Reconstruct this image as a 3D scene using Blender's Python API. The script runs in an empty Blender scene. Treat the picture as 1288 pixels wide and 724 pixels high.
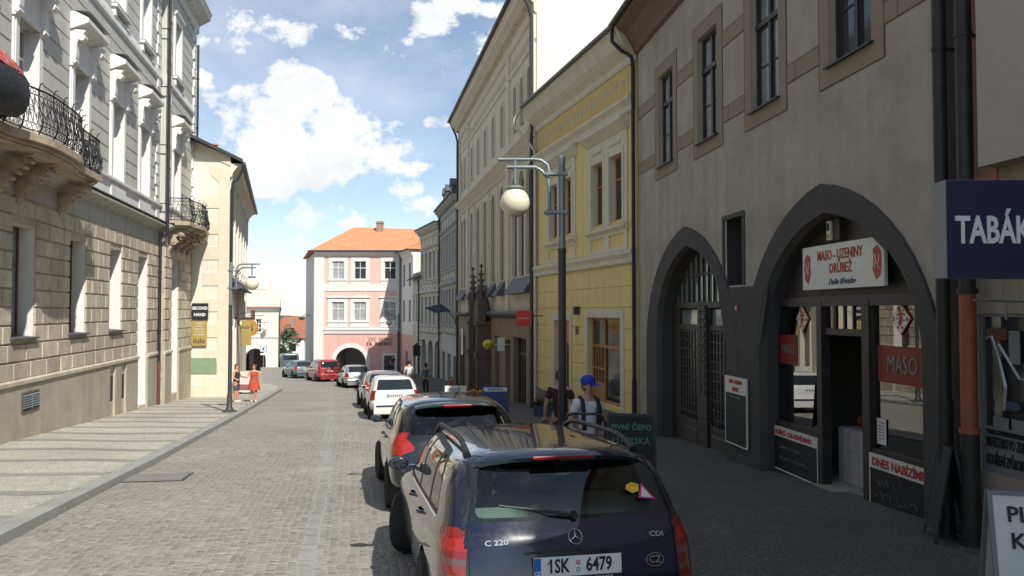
import bpy, bmesh, math, random
from mathutils import Vector, Matrix
from mathutils.noise import noise as pnoise
R = math.radians; PI = math.pi
S = bpy.context.scene; COL = S.collection
EYE = 2.1; FOC = 1000.0; TH = math.atan(0.030)
rnd = random.Random(7)

def g(Y):                                   # height of the street, falling away down the hill
    P = [(-400, 2.2), (-40, 2.2), (50, -2.75), (84, -4.2), (160, -8.0), (300, -20), (700, -62), (3000, -70)]
    if Y <= P[0][0]: return P[0][1]
    for (a, za), (b, zb) in zip(P, P[1:]):
        if Y <= b: return za + (zb - za) * (Y - a) / (b - a)
    return P[-1][1]

def ray(px, py):
    u = (px - 644) / FOC; v = (362 - py) / FOC
    fw = math.cos(TH) - math.sin(TH) * v
    return u / fw, (math.sin(TH) + math.cos(TH) * v) / fw

# ---------------------------------------------------------------- materials
def newmat(name):
    m = bpy.data.materials.new(name); m.use_nodes = True
    return m, m.node_tree.nodes, m.node_tree.links, m.node_tree.nodes['Principled BSDF']

def mat(name, col, rough=.8, var=.10, sc=1.5, bump=0., bsc=40., metal=0., coat=0., streak=0., spec=.5, grime=None, gsc=.6, gamt=.35, island=0.):
    m, N, L, b = newmat(name)
    b.inputs['Roughness'].default_value = rough; b.inputs['Metallic'].default_value = metal
    b.inputs['Coat Weight'].default_value = coat; b.inputs['Coat Roughness'].default_value = .03
    b.inputs['Specular IOR Level'].default_value = spec
    tc = N.new('ShaderNodeTexCoord')
    n = N.new('ShaderNodeTexNoise'); n.inputs['Scale'].default_value = sc; n.inputs['Detail'].default_value = 8; n.inputs['Roughness'].default_value = .65
    L.new(tc.outputs['Object'], n.inputs['Vector'])
    r = N.new('ShaderNodeMapRange'); r.inputs[1].default_value = .25; r.inputs[2].default_value = .75
    r.inputs[3].default_value = 1 - var; r.inputs[4].default_value = 1 + var
    L.new(n.outputs['Fac'], r.inputs[0])
    mx = N.new('ShaderNodeMix'); mx.data_type = 'RGBA'; mx.blend_type = 'MULTIPLY'; mx.inputs[0].default_value = 1
    mx.inputs[6].default_value = (*col, 1)
    L.new(r.outputs[0], mx.inputs[7])
    out = mx.outputs[2]
    if island:          # every separate stone its own tone
        gi = N.new('ShaderNodeNewGeometry'); ri = N.new('ShaderNodeMapRange'); ri.inputs[3].default_value = 1 - island; ri.inputs[4].default_value = 1 + island * .6
        L.new(gi.outputs['Random Per Island'], ri.inputs[0]); mi = N.new('ShaderNodeMix'); mi.data_type = 'RGBA'; mi.blend_type = 'MULTIPLY'; mi.inputs[0].default_value = 1
        L.new(out, mi.inputs[6]); L.new(ri.outputs[0], mi.inputs[7]); out = mi.outputs[2]
    if streak:
        mp = N.new('ShaderNodeMapping'); mp.inputs['Scale'].default_value = (3.2, 3.2, .16)
        L.new(tc.outputs['Object'], mp.inputs[0])
        n2 = N.new('ShaderNodeTexNoise'); n2.inputs['Scale'].default_value = 1.; n2.inputs['Detail'].default_value = 5
        L.new(mp.outputs[0], n2.inputs['Vector'])
        r2 = N.new('ShaderNodeMapRange'); r2.inputs[1].default_value = .42; r2.inputs[2].default_value = .72
        r2.inputs[3].default_value = 1; r2.inputs[4].default_value = 1 - streak
        L.new(n2.outputs['Fac'], r2.inputs[0])
        m2 = N.new('ShaderNodeMix'); m2.data_type = 'RGBA'; m2.blend_type = 'MULTIPLY'; m2.inputs[0].default_value = 1
        L.new(out, m2.inputs[6]); L.new(r2.outputs[0], m2.inputs[7]); out = m2.outputs[2]
    if grime:
        n3 = N.new('ShaderNodeTexNoise'); n3.inputs['Scale'].default_value = gsc; n3.inputs['Detail'].default_value = 10; n3.inputs['Roughness'].default_value = .7
        L.new(tc.outputs['Object'], n3.inputs['Vector'])
        r3 = N.new('ShaderNodeMapRange'); r3.inputs[1].default_value = .48; r3.inputs[2].default_value = .7; r3.inputs[4].default_value = gamt
        L.new(n3.outputs['Fac'], r3.inputs[0])
        m3 = N.new('ShaderNodeMix'); m3.data_type = 'RGBA'; L.new(r3.outputs[0], m3.inputs[0])
        L.new(out, m3.inputs[6]); m3.inputs[7].default_value = (*grime, 1); out = m3.outputs[2]
    L.new(out, b.inputs['Base Color'])
    if bump:
        n4 = N.new('ShaderNodeTexNoise'); n4.inputs['Scale'].default_value = bsc; n4.inputs['Detail'].default_value = 4
        L.new(tc.outputs['Object'], n4.inputs['Vector'])
        bp = N.new('ShaderNodeBump'); bp.inputs['Strength'].default_value = bump; bp.inputs['Distance'].default_value = .02
        L.new(n4.outputs['Fac'], bp.inputs['Height']); L.new(bp.outputs[0], b.inputs['Normal'])
    return m

def glassmat(name, tint=(.6, .66, .66), base=.10, rough=.01):
    m, N, L, b = newmat(name); N.remove(b)
    t = N.new('ShaderNodeBsdfTransparent'); t.inputs[0].default_value = (*tint, 1)
    gl = N.new('ShaderNodeBsdfGlossy'); gl.inputs['Roughness'].default_value = rough
    fr = N.new('ShaderNodeFresnel'); fr.inputs[0].default_value = 1.5
    ad = N.new('ShaderNodeMath'); ad.operation = 'MULTIPLY_ADD'; ad.use_clamp = True
    ad.inputs[1].default_value = 1.3; ad.inputs[2].default_value = base
    L.new(fr.outputs[0], ad.inputs[0])
    mx = N.new('ShaderNodeMixShader'); L.new(ad.outputs[0], mx.inputs[0]); L.new(t.outputs[0], mx.inputs[1]); L.new(gl.outputs[0], mx.inputs[2])
    L.new(mx.outputs[0], N['Material Output'].inputs[0])
    return m

def setts(name, cols, grout, sx, sy, bump=.5, var=.5, patch=None, dist=.02, mort=.09, rough=.75):
    """rows of small paving stones in the object's own x/y"""
    m, N, L, b = newmat(name); b.inputs['Roughness'].default_value = rough
    tc = N.new('ShaderNodeTexCoord')
    nz = N.new('ShaderNodeTexNoise'); nz.inputs['Scale'].default_value = 2.2; nz.inputs['Detail'].default_value = 3
    L.new(tc.outputs['Object'], nz.inputs['Vector'])
    sb = N.new('ShaderNodeVectorMath'); sb.operation = 'SUBTRACT'; sb.inputs[1].default_value = (.5, .5, .5)
    L.new(nz.outputs['Color'], sb.inputs[0])
    ma = N.new('ShaderNodeVectorMath'); ma.operation = 'MULTIPLY_ADD'; ma.inputs[1].default_value = (dist * 6, dist * 6, 0)
    L.new(sb.outputs[0], ma.inputs[0]); L.new(tc.outputs['Object'], ma.inputs[2])
    mp = N.new('ShaderNodeMapping'); mp.inputs['Scale'].default_value = (1 / sx, 1 / sy, 1)
    L.new(ma.outputs[0], mp.inputs[0])
    v = N.new('ShaderNodeTexVoronoi'); v.voronoi_dimensions = '2D'; v.inputs['Scale'].default_value = 1; v.inputs['Randomness'].default_value = .42
    v2 = N.new('ShaderNodeTexVoronoi'); v2.voronoi_dimensions = '2D'; v2.feature = 'DISTANCE_TO_EDGE'; v2.inputs['Scale'].default_value = 1; v2.inputs['Randomness'].default_value = .42
    L.new(mp.outputs[0], v.inputs['Vector']); L.new(mp.outputs[0], v2.inputs['Vector'])
    cr = N.new('ShaderNodeValToRGB'); e = cr.color_ramp.elements
    while len(e) < len(cols): e.new(.5)
    for i, c in enumerate(cols):
        e[i].position = i / (len(cols) - 1); e[i].color = (*c, 1)
    sp = N.new('ShaderNodeSeparateColor'); L.new(v.outputs['Color'], sp.inputs[0]); L.new(sp.outputs[0], cr.inputs[0])
    out = cr.outputs[0]
    big = N.new('ShaderNodeTexNoise'); big.inputs['Scale'].default_value = .45; big.inputs['Detail'].default_value = 7; big.inputs['Roughness'].default_value = .7
    L.new(tc.outputs['Object'], big.inputs['Vector'])
    rb = N.new('ShaderNodeMapRange'); rb.inputs[1].default_value = .3; rb.inputs[2].default_value = .7; rb.inputs[3].default_value = .72; rb.inputs[4].default_value = 1.22
    L.new(big.outputs['Fac'], rb.inputs[0])
    mm = N.new('ShaderNodeMix'); mm.data_type = 'RGBA'; mm.blend_type = 'MULTIPLY'; mm.inputs[0].default_value = 1
    L.new(out, mm.inputs[6]); L.new(rb.outputs[0], mm.inputs[7]); out = mm.outputs[2]
    st = N.new('ShaderNodeTexNoise'); st.inputs['Scale'].default_value = .9; st.inputs['Detail'].default_value = 9; st.inputs['Roughness'].default_value = .78; st.inputs['Distortion'].default_value = .6
    L.new(tc.outputs['Object'], st.inputs['Vector'])
    rs = N.new('ShaderNodeMapRange'); rs.inputs[1].default_value = .56; rs.inputs[2].default_value = .70; rs.inputs[3].default_value = 1; rs.inputs[4].default_value = .62
    L.new(st.outputs['Fac'], rs.inputs[0]); m5 = N.new('ShaderNodeMix'); m5.data_type = 'RGBA'; m5.blend_type = 'MULTIPLY'; m5.inputs[0].default_value = 1
    L.new(out, m5.inputs[6]); L.new(rs.outputs[0], m5.inputs[7]); out = m5.outputs[2]
    ed = N.new('ShaderNodeMapRange'); ed.inputs[1].default_value = mort * .45; ed.inputs[2].default_value = mort * 1.5
    L.new(v2.outputs['Distance'], ed.inputs[0])
    mg = N.new('ShaderNodeMix'); mg.data_type = 'RGBA'; mg.inputs[6].default_value = (*grout, 1)
    L.new(ed.outputs[0], mg.inputs[0]); L.new(out, mg.inputs[7])
    out = mg.outputs[2]
    L.new(out, b.inputs['Base Color'])
    er = N.new('ShaderNodeMapRange'); er.inputs[1].default_value = 0; er.inputs[2].default_value = .3; er.interpolation_type = 'SMOOTHSTEP'
    L.new(v2.outputs['Distance'], er.inputs[0])
    fn = N.new('ShaderNodeTexNoise'); fn.inputs['Scale'].default_value = 60; L.new(tc.outputs['Object'], fn.inputs['Vector'])
    a1 = N.new('ShaderNodeMath'); a1.operation = 'MULTIPLY_ADD'; a1.inputs[1].default_value = .35; L.new(fn.outputs['Fac'], a1.inputs[0]); L.new(er.outputs[0], a1.inputs[2])
    a2 = N.new('ShaderNodeMath'); a2.operation = 'MULTIPLY_ADD'; a2.inputs[1].default_value = .5; L.new(sp.outputs[1], a2.inputs[0]); L.new(a1.outputs[0], a2.inputs[2])
    bp = N.new('ShaderNodeBump'); bp.inputs['Strength'].default_value = bump; bp.inputs['Distance'].default_value = .012
    L.new(a2.outputs[0], bp.inputs['Height']); L.new(bp.outputs[0], b.inputs['Normal'])
    return m

def tiles(name, c1, c2, sx=.22, sz=.3):
    """roof of clay tiles: rows across the slope, in object x and z"""
    m, N, L, b = newmat(name); b.inputs['Roughness'].default_value = .85
    tc = N.new('ShaderNodeTexCoord'); sp = N.new('ShaderNodeSeparateXYZ'); L.new(tc.outputs['Object'], sp.inputs[0])
    w = N.new('ShaderNodeTexWave'); w.bands_direction = 'Z'; w.inputs['Scale'].default_value = .314 / sz; w.inputs['Distortion'].default_value = .3
    L.new(tc.outputs['Object'], w.inputs['Vector'])
    n = N.new('ShaderNodeTexNoise'); n.inputs['Scale'].default_value = 4; n.inputs['Detail'].default_value = 8
    L.new(tc.outputs['Object'], n.inputs['Vector'])
    mx = N.new('ShaderNodeMix'); mx.data_type = 'RGBA'; mx.inputs[6].default_value = (*c1, 1); mx.inputs[7].default_value = (*c2, 1)
    rr = N.new('ShaderNodeMapRange'); rr.inputs[1].default_value = .35; rr.inputs[2].default_value = .65; L.new(n.outputs['Fac'], rr.inputs[0])
    L.new(rr.outputs[0], mx.inputs[0]); L.new(mx.outputs[2], b.inputs['Base Color'])
    bp = N.new('ShaderNodeBump'); bp.inputs['Strength'].default_value = .6; bp.inputs['Distance'].default_value = .05
    L.new(w.outputs['Fac'], bp.inputs['Height']); L.new(bp.outputs[0], b.inputs['Normal'])
    return m

M = {}
M['gf_stone'] = mat('gf_stone', (.56, .50, .39), .9, .20, 3.5, .7, 22, streak=.12, grime=(.24, .21, .165), gsc=.8, gamt=.55, island=.2)
M['plinth'] = mat('plinth', (.45, .41, .32), .9, .16, 2.2, .5, 30, streak=.12, grime=(.22, .20, .16), gsc=1.1, gamt=.6)
M['frieze'] = mat('frieze', (.44, .43, .39), .85, .10, 1.5, .2, 40, streak=.25)
M['grey_wall'] = mat('grey_wall', (.56, .555, .50), .85, .08, 1.5, .2, 50, streak=.14)
M['white_trim'] = mat('white_trim', (.78, .775, .74), .75, .06, 2, .15, 50, streak=.12)
M['ledge_metal'] = mat('ledge_metal', (.33, .33, .32), .55, .15, 3, .1, 10, metal=.3)
M['balcony_stone'] = mat('balcony_stone', (.44, .37, .27), .9, .25, 3, .5, 25, grime=(.16, .12, .08), gsc=2, gamt=.6)
M['iron'] = mat('iron', (.018, .018, .02), .45, .2, 10, .0)
M['iron_rust'] = mat('iron_rust', (.13, .055, .035), .6, .3, 4, .2, 30)
M['pipe_black'] = mat('pipe_black', (.02, .019, .018), .55, .3, 6, .1, 20, grime=(.05, .045, .04), gsc=3)
M['pipe_grey'] = mat('pipe_grey', (.14, .13, .12), .5, .25, 5, .1, 20, metal=.3)
M['pipe_orange'] = mat('pipe_orange', (.30, .085, .035), .55, .2, 5, .1, 20, grime=(.1, .06, .04), gsc=4)
M['pipe_white'] = mat('pipe_white', (.62, .60, .53), .5, .1, 5)
M['brown_frame'] = mat('brown_frame', (.14, .06, .035), .55, .2, 8, .1, 30)
M['wood_door'] = mat('wood_door', (.10, .05, .03), .55, .25, 6, .2, 30)
M['orange_wood'] = mat('orange_wood', (.40, .17, .06), .5, .2, 8, .1, 30)
M['white_frame'] = mat('white_frame', (.72, .72, .70), .5, .05, 8)
M['dark_frame'] = mat('dark_frame', (.035, .030, .027), .5, .2, 8)
M['pane'] = mat('pane', (.035, .045, .05), .06, .25, 1.3, .015, 3, spec=.7)
M['pane_light'] = mat('pane_light', (.20, .23, .24), .08, .4, 1.6, .01, 3, spec=.7)
M['pane_curtain'] = mat('pane_curtain', (.36, .38, .38), .12, .35, 5, .01, 3, spec=.6)
M['shop_glass'] = glassmat('shop_glass', (.62, .66, .64), .22)
M['cream_wall'] = mat('cream_wall', (.74, .69, .53), .85, .05, 1.2, .15, 50, streak=.10)
M['cream_light'] = mat('cream_light', (.78, .76, .66), .85, .05, 1.2, .15, 50, streak=.08)
M['quoin'] = mat('quoin', (.76, .69, .55), .85, .08, 3, .2, 50)
M['green_panel'] = mat('green_panel', (.25, .34, .22), .8, .2, 3)
M['roof_tile'] = tiles('roof_tile', (.48, .20, .095), (.60, .29, .14))
M['roof_old'] = tiles('roof_old', (.30, .10, .06), (.38, .16, .09))
M['roof_dark'] = mat('roof_dark', (.045, .042, .045), .7, .25, 3, .4, 12)
M['pink_wall'] = mat('pink_wall', (.80, .50, .42), .85, .05, 1.5, .1, 40, streak=.08)
M['pink_dark'] = mat('pink_dark', (.74, .43, .38), .85, .07, 1.5, .1, 40, streak=.1)
M['white_wall'] = mat('white_wall', (.74, .72, .68), .85, .04, 1.5, .1, 40, streak=.06)
M['ornate_a'] = mat('ornate_a', (.58, .54, .45), .85, .1, 2, .2, 40, streak=.2)
M['ornate_b'] = mat('ornate_b', (.54, .53, .48), .85, .1, 2, .2, 40, streak=.2)
M['tan_wall'] = mat('tan_wall', (.72, .65, .50), .88, .07, 1.2, .2, 40, streak=.14)
M['tan_dark'] = mat('tan_dark', (.30, .22, .145), .88, .12, 1.5, .25, 40, streak=.2)
M['tan_trim'] = mat('tan_trim', (.74, .67, .53), .85, .08, 2, .2, 40, streak=.1)
M['gothic'] = mat('gothic', (.15, .12, .09), .9, .25, 4, .6, 20, grime=(.05, .045, .04), gsc=3)
M['slate'] = mat('slate', (.09, .09, .105), .6, .2, 6, .3, 10)
M['yellow_wall'] = mat('yellow_wall', (.80, .65, .29), .85, .05, 1.5, .15, 45, streak=.10)
M['yellow_trim'] = mat('yellow_trim', (.70, .66, .52), .85, .06, 2, .1, 40, streak=.1)
M['yellow_frieze'] = mat('yellow_frieze', (.66, .49, .19), .85, .1, 12, .3, 25)
M['base_grey'] = mat('base_grey', (.20, .18, .15), .9, .15, 2, .3, 30, grime=(.1, .09, .07))
M['rough_cast'] = mat('rough_cast', (.47, .42, .36), .95, .16, .9, 1.0, 55, streak=.14, grime=(.27, .235, .20), gsc=.55, gamt=.6)
M['brown_band'] = mat('brown_band', (.29, .235, .18), .9, .08, 3, .4, 60)
M['eave_brown'] = mat('eave_brown', (.17, .11, .08), .8, .15, 3, .2, 30)
M['dark_stone'] = mat('dark_stone', (.070, .066, .064), .85, .22, 3, .6, 18, grime=(.05, .047, .045), gsc=1.5, gamt=.6)
M['door_dark'] = mat('door_dark', (.035, .032, .03), .55, .25, 6, .2, 30)
M['tile_white'] = mat('tile_white', (.50, .50, .48), .3, .05, 6)
M['tab_wall'] = mat('tab_wall', (.36, .31, .25), .9, .1, 1.5, .5, 50, streak=.15)
M['tab_pink'] = mat('tab_pink', (.42, .22, .17), .9, .08, 1.5, .5, 50)
M['tab_grey'] = mat('tab_grey', (.42, .38, .35), .9, .06, 1.5, .5, 50)
M['navy'] = mat('navy', (.016, .018, .062), .45, .1, 3)
M['sign_grey'] = mat('sign_grey', (.20, .21, .22), .5, .08, 3)
M['sign_white'] = mat('sign_white', (.72, .72, .66), .5, .06, 3)
M['chalk_black'] = mat('chalk_black', (.016, .018, .018), .7, .5, 6)
M['chalk'] = mat('chalk', (.25, .28, .27), .9, .2, 20)
M['chalk_green'] = mat('chalk_green', (.10, .22, .17), .9, .2, 20)
M['sign_red'] = mat('sign_red', (.22, .018, .016), .5, .1, 5)
M['text_red'] = mat('text_red', (.42, .03, .03), .5, .05, 5)
M['red_box'] = mat('red_box', (.62, .035, .015), .4, .05, 3)
M['text_white'] = mat('text_white', (.75, .77, .78), .5, .03, 5)
M['text_black'] = mat('text_black', (.02, .02, .022), .6, .05, 5)
M['text_navy'] = mat('text_navy', (.03, .05, .16), .6, .05, 5)
M['yellow_ball'] = mat('yellow_ball', (.62, .55, .04), .4, .05, 5)
M['ochre'] = mat('ochre', (.42, .31, .10), .6, .15, 5)
M['amber'] = mat('amber', (.55, .24, .04), .5, .3, 6)
M['lamp_grey'] = mat('lamp_grey', (.23, .27, .29), .45, .15, 8, .05, 20, metal=.35)
M['post_dark'] = mat('post_dark', (.05, .05, .052), .5, .2, 8, .05, 20)
M['chimney'] = mat('chimney', (.30, .22, .18), .9, .3, 6, .3, 20)
M['cover_metal'] = mat('cover_metal', (.22, .205, .19), .7, .2, 12, .6, 60)
M['concrete'] = mat('concrete', (.30, .28, .25), .9, .15, 2, .3, 40, grime=(.18, .17, .15))
M['shop_dark'] = mat('shop_dark', (.035, .032, .03), .9, .2, 4)
M['curtain'] = mat('curtain', (.50, .49, .44), .9, .2, 9)
M['red_cloth'] = mat('red_cloth', (.42, .05, .045), .8, .35, 6, .3, 20, grime=(.6, .55, .52), gsc=9, gamt=.7)
M['black_cloth'] = mat('black_cloth', (.03, .034, .042), .7, .4, 12, .5, 30)
M['leaf'] = mat('leaf', (.055, .10, .025), .6, .45, 1.2)
M['leaf_dark'] = mat('leaf_dark', (.035, .07, .02), .6, .4, 1.2)
M['bark'] = mat('bark', (.10, .07, .05), .9, .2, 5, .5, 20)
M['field'] = mat('field', (.10, .12, .05), .95, .4, .004)
M['asphalt'] = mat('asphalt', (.09, .09, .088), .9, .2, .6, .4, 60)
M['hill'] = mat('hill', (.045, .075, .03), .95, .35, .002)
M['kerb'] = mat('kerb', (.30, .305, .285), .85, .14, 2.5, .5, 40, grime=(.18, .175, .16), gsc=1.5, gamt=.5)
M['road'] = setts('road', [(.18, .168, .148), (.31, .293, .262), (.235, .22, .197), (.37, .35, .315)], (.33, .305, .26), .10, .068, .8, mort=.085)
M['road_line'] = setts('road_line', [(.20, .215, .20), (.30, .305, .28), (.25, .26, .24)], (.34, .32, .275), .16, .09, .5, mort=.07)
M['mosaic'] = setts('mosaic', [(.37, .36, .31), (.52, .51, .45), (.44, .43, .37), (.58, .57, .50)], (.29, .27, .21), .065, .065, .6, mort=.1)
M['mosaic_dark'] = setts('mosaic_dark', [(.24, .25, .22), (.32, .325, .29), (.28, .285, .25)], (.23, .22, .18), .065, .065, .6, mort=.1)
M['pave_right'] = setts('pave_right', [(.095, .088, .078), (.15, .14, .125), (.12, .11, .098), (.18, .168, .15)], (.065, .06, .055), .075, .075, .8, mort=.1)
M['skin'] = mat('skin', (.50, .29, .20), .55, .05, 8)
M['skin_pink'] = mat('skin_pink', (.56, .28, .20), .55, .05, 8)
M['hair_dark'] = mat('hair_dark', (.02, .015, .012), .6, .3, 20, .3, 60)
M['hair_brown'] = mat('hair_brown', (.10, .055, .03), .6, .3, 20, .3, 60)
M['tee_white'] = mat('tee_white', (.70, .71, .75), .85, .06, 6, .3, 12)
M['tee_brown'] = mat('tee_brown', (.06, .028, .022), .9, .15, 6, .3, 12)
M['tee_blue'] = mat('tee_blue', (.04, .16, .25), .9, .15, 6, .3, 12)
M['tee_pink'] = mat('tee_pink', (.35, .12, .14), .9, .15, 6, .3, 12)
M['trouser_olive'] = mat('trouser_olive', (.07, .055, .035), .9, .15, 6, .3, 12)
M['trouser_dark'] = mat('trouser_dark', (.03, .03, .035), .9, .15, 6, .3, 12)
M['denim'] = mat('denim', (.06, .08, .12), .9, .2, 6, .3, 12)
M['dress_red'] = mat('dress_red', (.48, .07, .03), .85, .5, 7, .3, 12, grime=(.30, .10, .12), gsc=5, gamt=.6)
M['cap_blue'] = mat('cap_blue', (.01, .05, .42), .8, .1, 8)
M['strap_black'] = mat('strap_black', (.015, .015, .018), .8, .2, 8)
M['shoe_white'] = mat('shoe_white', (.65, .65, .62), .7, .1, 8)

def carpaint(name, col, metal=.5, rough=.32, coat=1.):
    m, N, L, b = newmat(name)
    b.inputs['Base Color'].default_value = (*col, 1); b.inputs['Metallic'].default_value = metal
    b.inputs['Coat Weight'].default_value = coat; b.inputs['Coat Roughness'].default_value = .025
    tc = N.new('ShaderNodeTexCoord'); n = N.new('ShaderNodeTexNoise'); n.inputs['Scale'].default_value = 3.5; n.inputs['Detail'].default_value = 9; n.inputs['Roughness'].default_value = .75
    L.new(tc.outputs['Object'], n.inputs['Vector'])
    r = N.new('ShaderNodeMapRange'); r.inputs[1].default_value = .35; r.inputs[2].default_value = .7; r.inputs[3].default_value = rough; r.inputs[4].default_value = rough + .16
    L.new(n.outputs['Fac'], r.inputs[0]); L.new(r.outputs[0], b.inputs['Roughness'])
    d = N.new('ShaderNodeMapRange'); d.inputs[1].default_value = .45; d.inputs[2].default_value = .8; d.inputs[4].default_value = .035
    L.new(n.outputs['Fac'], d.inputs[0])
    mx = N.new('ShaderNodeMix'); mx.data_type = 'RGBA'; mx.inputs[6].default_value = (*col, 1); mx.inputs[7].default_value = (.22, .20, .17, 1)
    L.new(d.outputs[0], mx.inputs[0]); L.new(mx.outputs[2], b.inputs['Base Color'])
    return m
M['paint_navy'] = carpaint('paint_navy', (.005, .008, .028), .0, .12)
M['paint_black'] = carpaint('paint_black', (.006, .009, .010), .0, .12)
M['paint_white'] = carpaint('paint_white', (.68, .68, .66), .0, .35)
M['paint_silver'] = carpaint('paint_silver', (.42, .43, .43), .7, .35)
M['paint_red'] = carpaint('paint_red', (.32, .015, .02), .1, .3)
M['paint_grey'] = carpaint('paint_grey', (.10, .13, .15), .3, .35)
M['car_glass'] = glassmat('car_glass', (.62, .72, .70), .02)
M['car_glass_dark'] = mat('car_glass_dark', (.012, .018, .02), .03, .1, 2, spec=.8)
M['tyre'] = mat('tyre', (.018, .018, .018), .85, .2, 12, .2, 60)
M['rim'] = mat('rim', (.38, .38, .39), .35, .1, 8, metal=.8)
M['mirror'] = mat('mirror', (.10, .11, .12), .05, .03, 8, metal=.9)
M['plastic'] = mat('plastic', (.02, .02, .021), .55, .15, 12)
M['chrome'] = mat('chrome', (.75, .75, .76), .12, .03, 8, metal=1.)
M['lens_red'] = mat('lens_red', (.22, .007, .008), .12, .1, 20, coat=1., spec=.7)
M['lens_bright'] = mat('lens_bright', (.36, .012, .008), .12, .1, 30, coat=1., spec=.7)
M['lens_smoke'] = mat('lens_smoke', (.13, .06, .055), .15, .1, 30, coat=1., spec=.7)
M['seat'] = mat('seat', (.06, .062, .065), .85, .1, 10)
M['cover_green'] = mat('cover_green', (.36, .44, .38), .8, .06, 5)
M['plate_white'] = mat('plate_white', (.78, .78, .76), .4, .03, 5)
M['plate_blue'] = mat('plate_blue', (.02, .16, .50), .4, .03, 5)
M['pink_sticker'] = mat('pink_sticker', (.60, .05, .22), .5, .05, 5)
M['yellow_sticker'] = mat('yellow_sticker', (.75, .48, .03), .5, .05, 5)
M['green_text'] = mat('green_text', (.05, .35, .18), .5, .05, 5)
_m, _N, _L, _b = newmat('globe'); M['globe'] = _m
_b.inputs['Base Color'].default_value = (.74, .72, .54, 1); _b.inputs['Roughness'].default_value = .25
_b.inputs['Subsurface Weight'].default_value = .3; _b.inputs['Subsurface Scale'].default_value = .1

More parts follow.
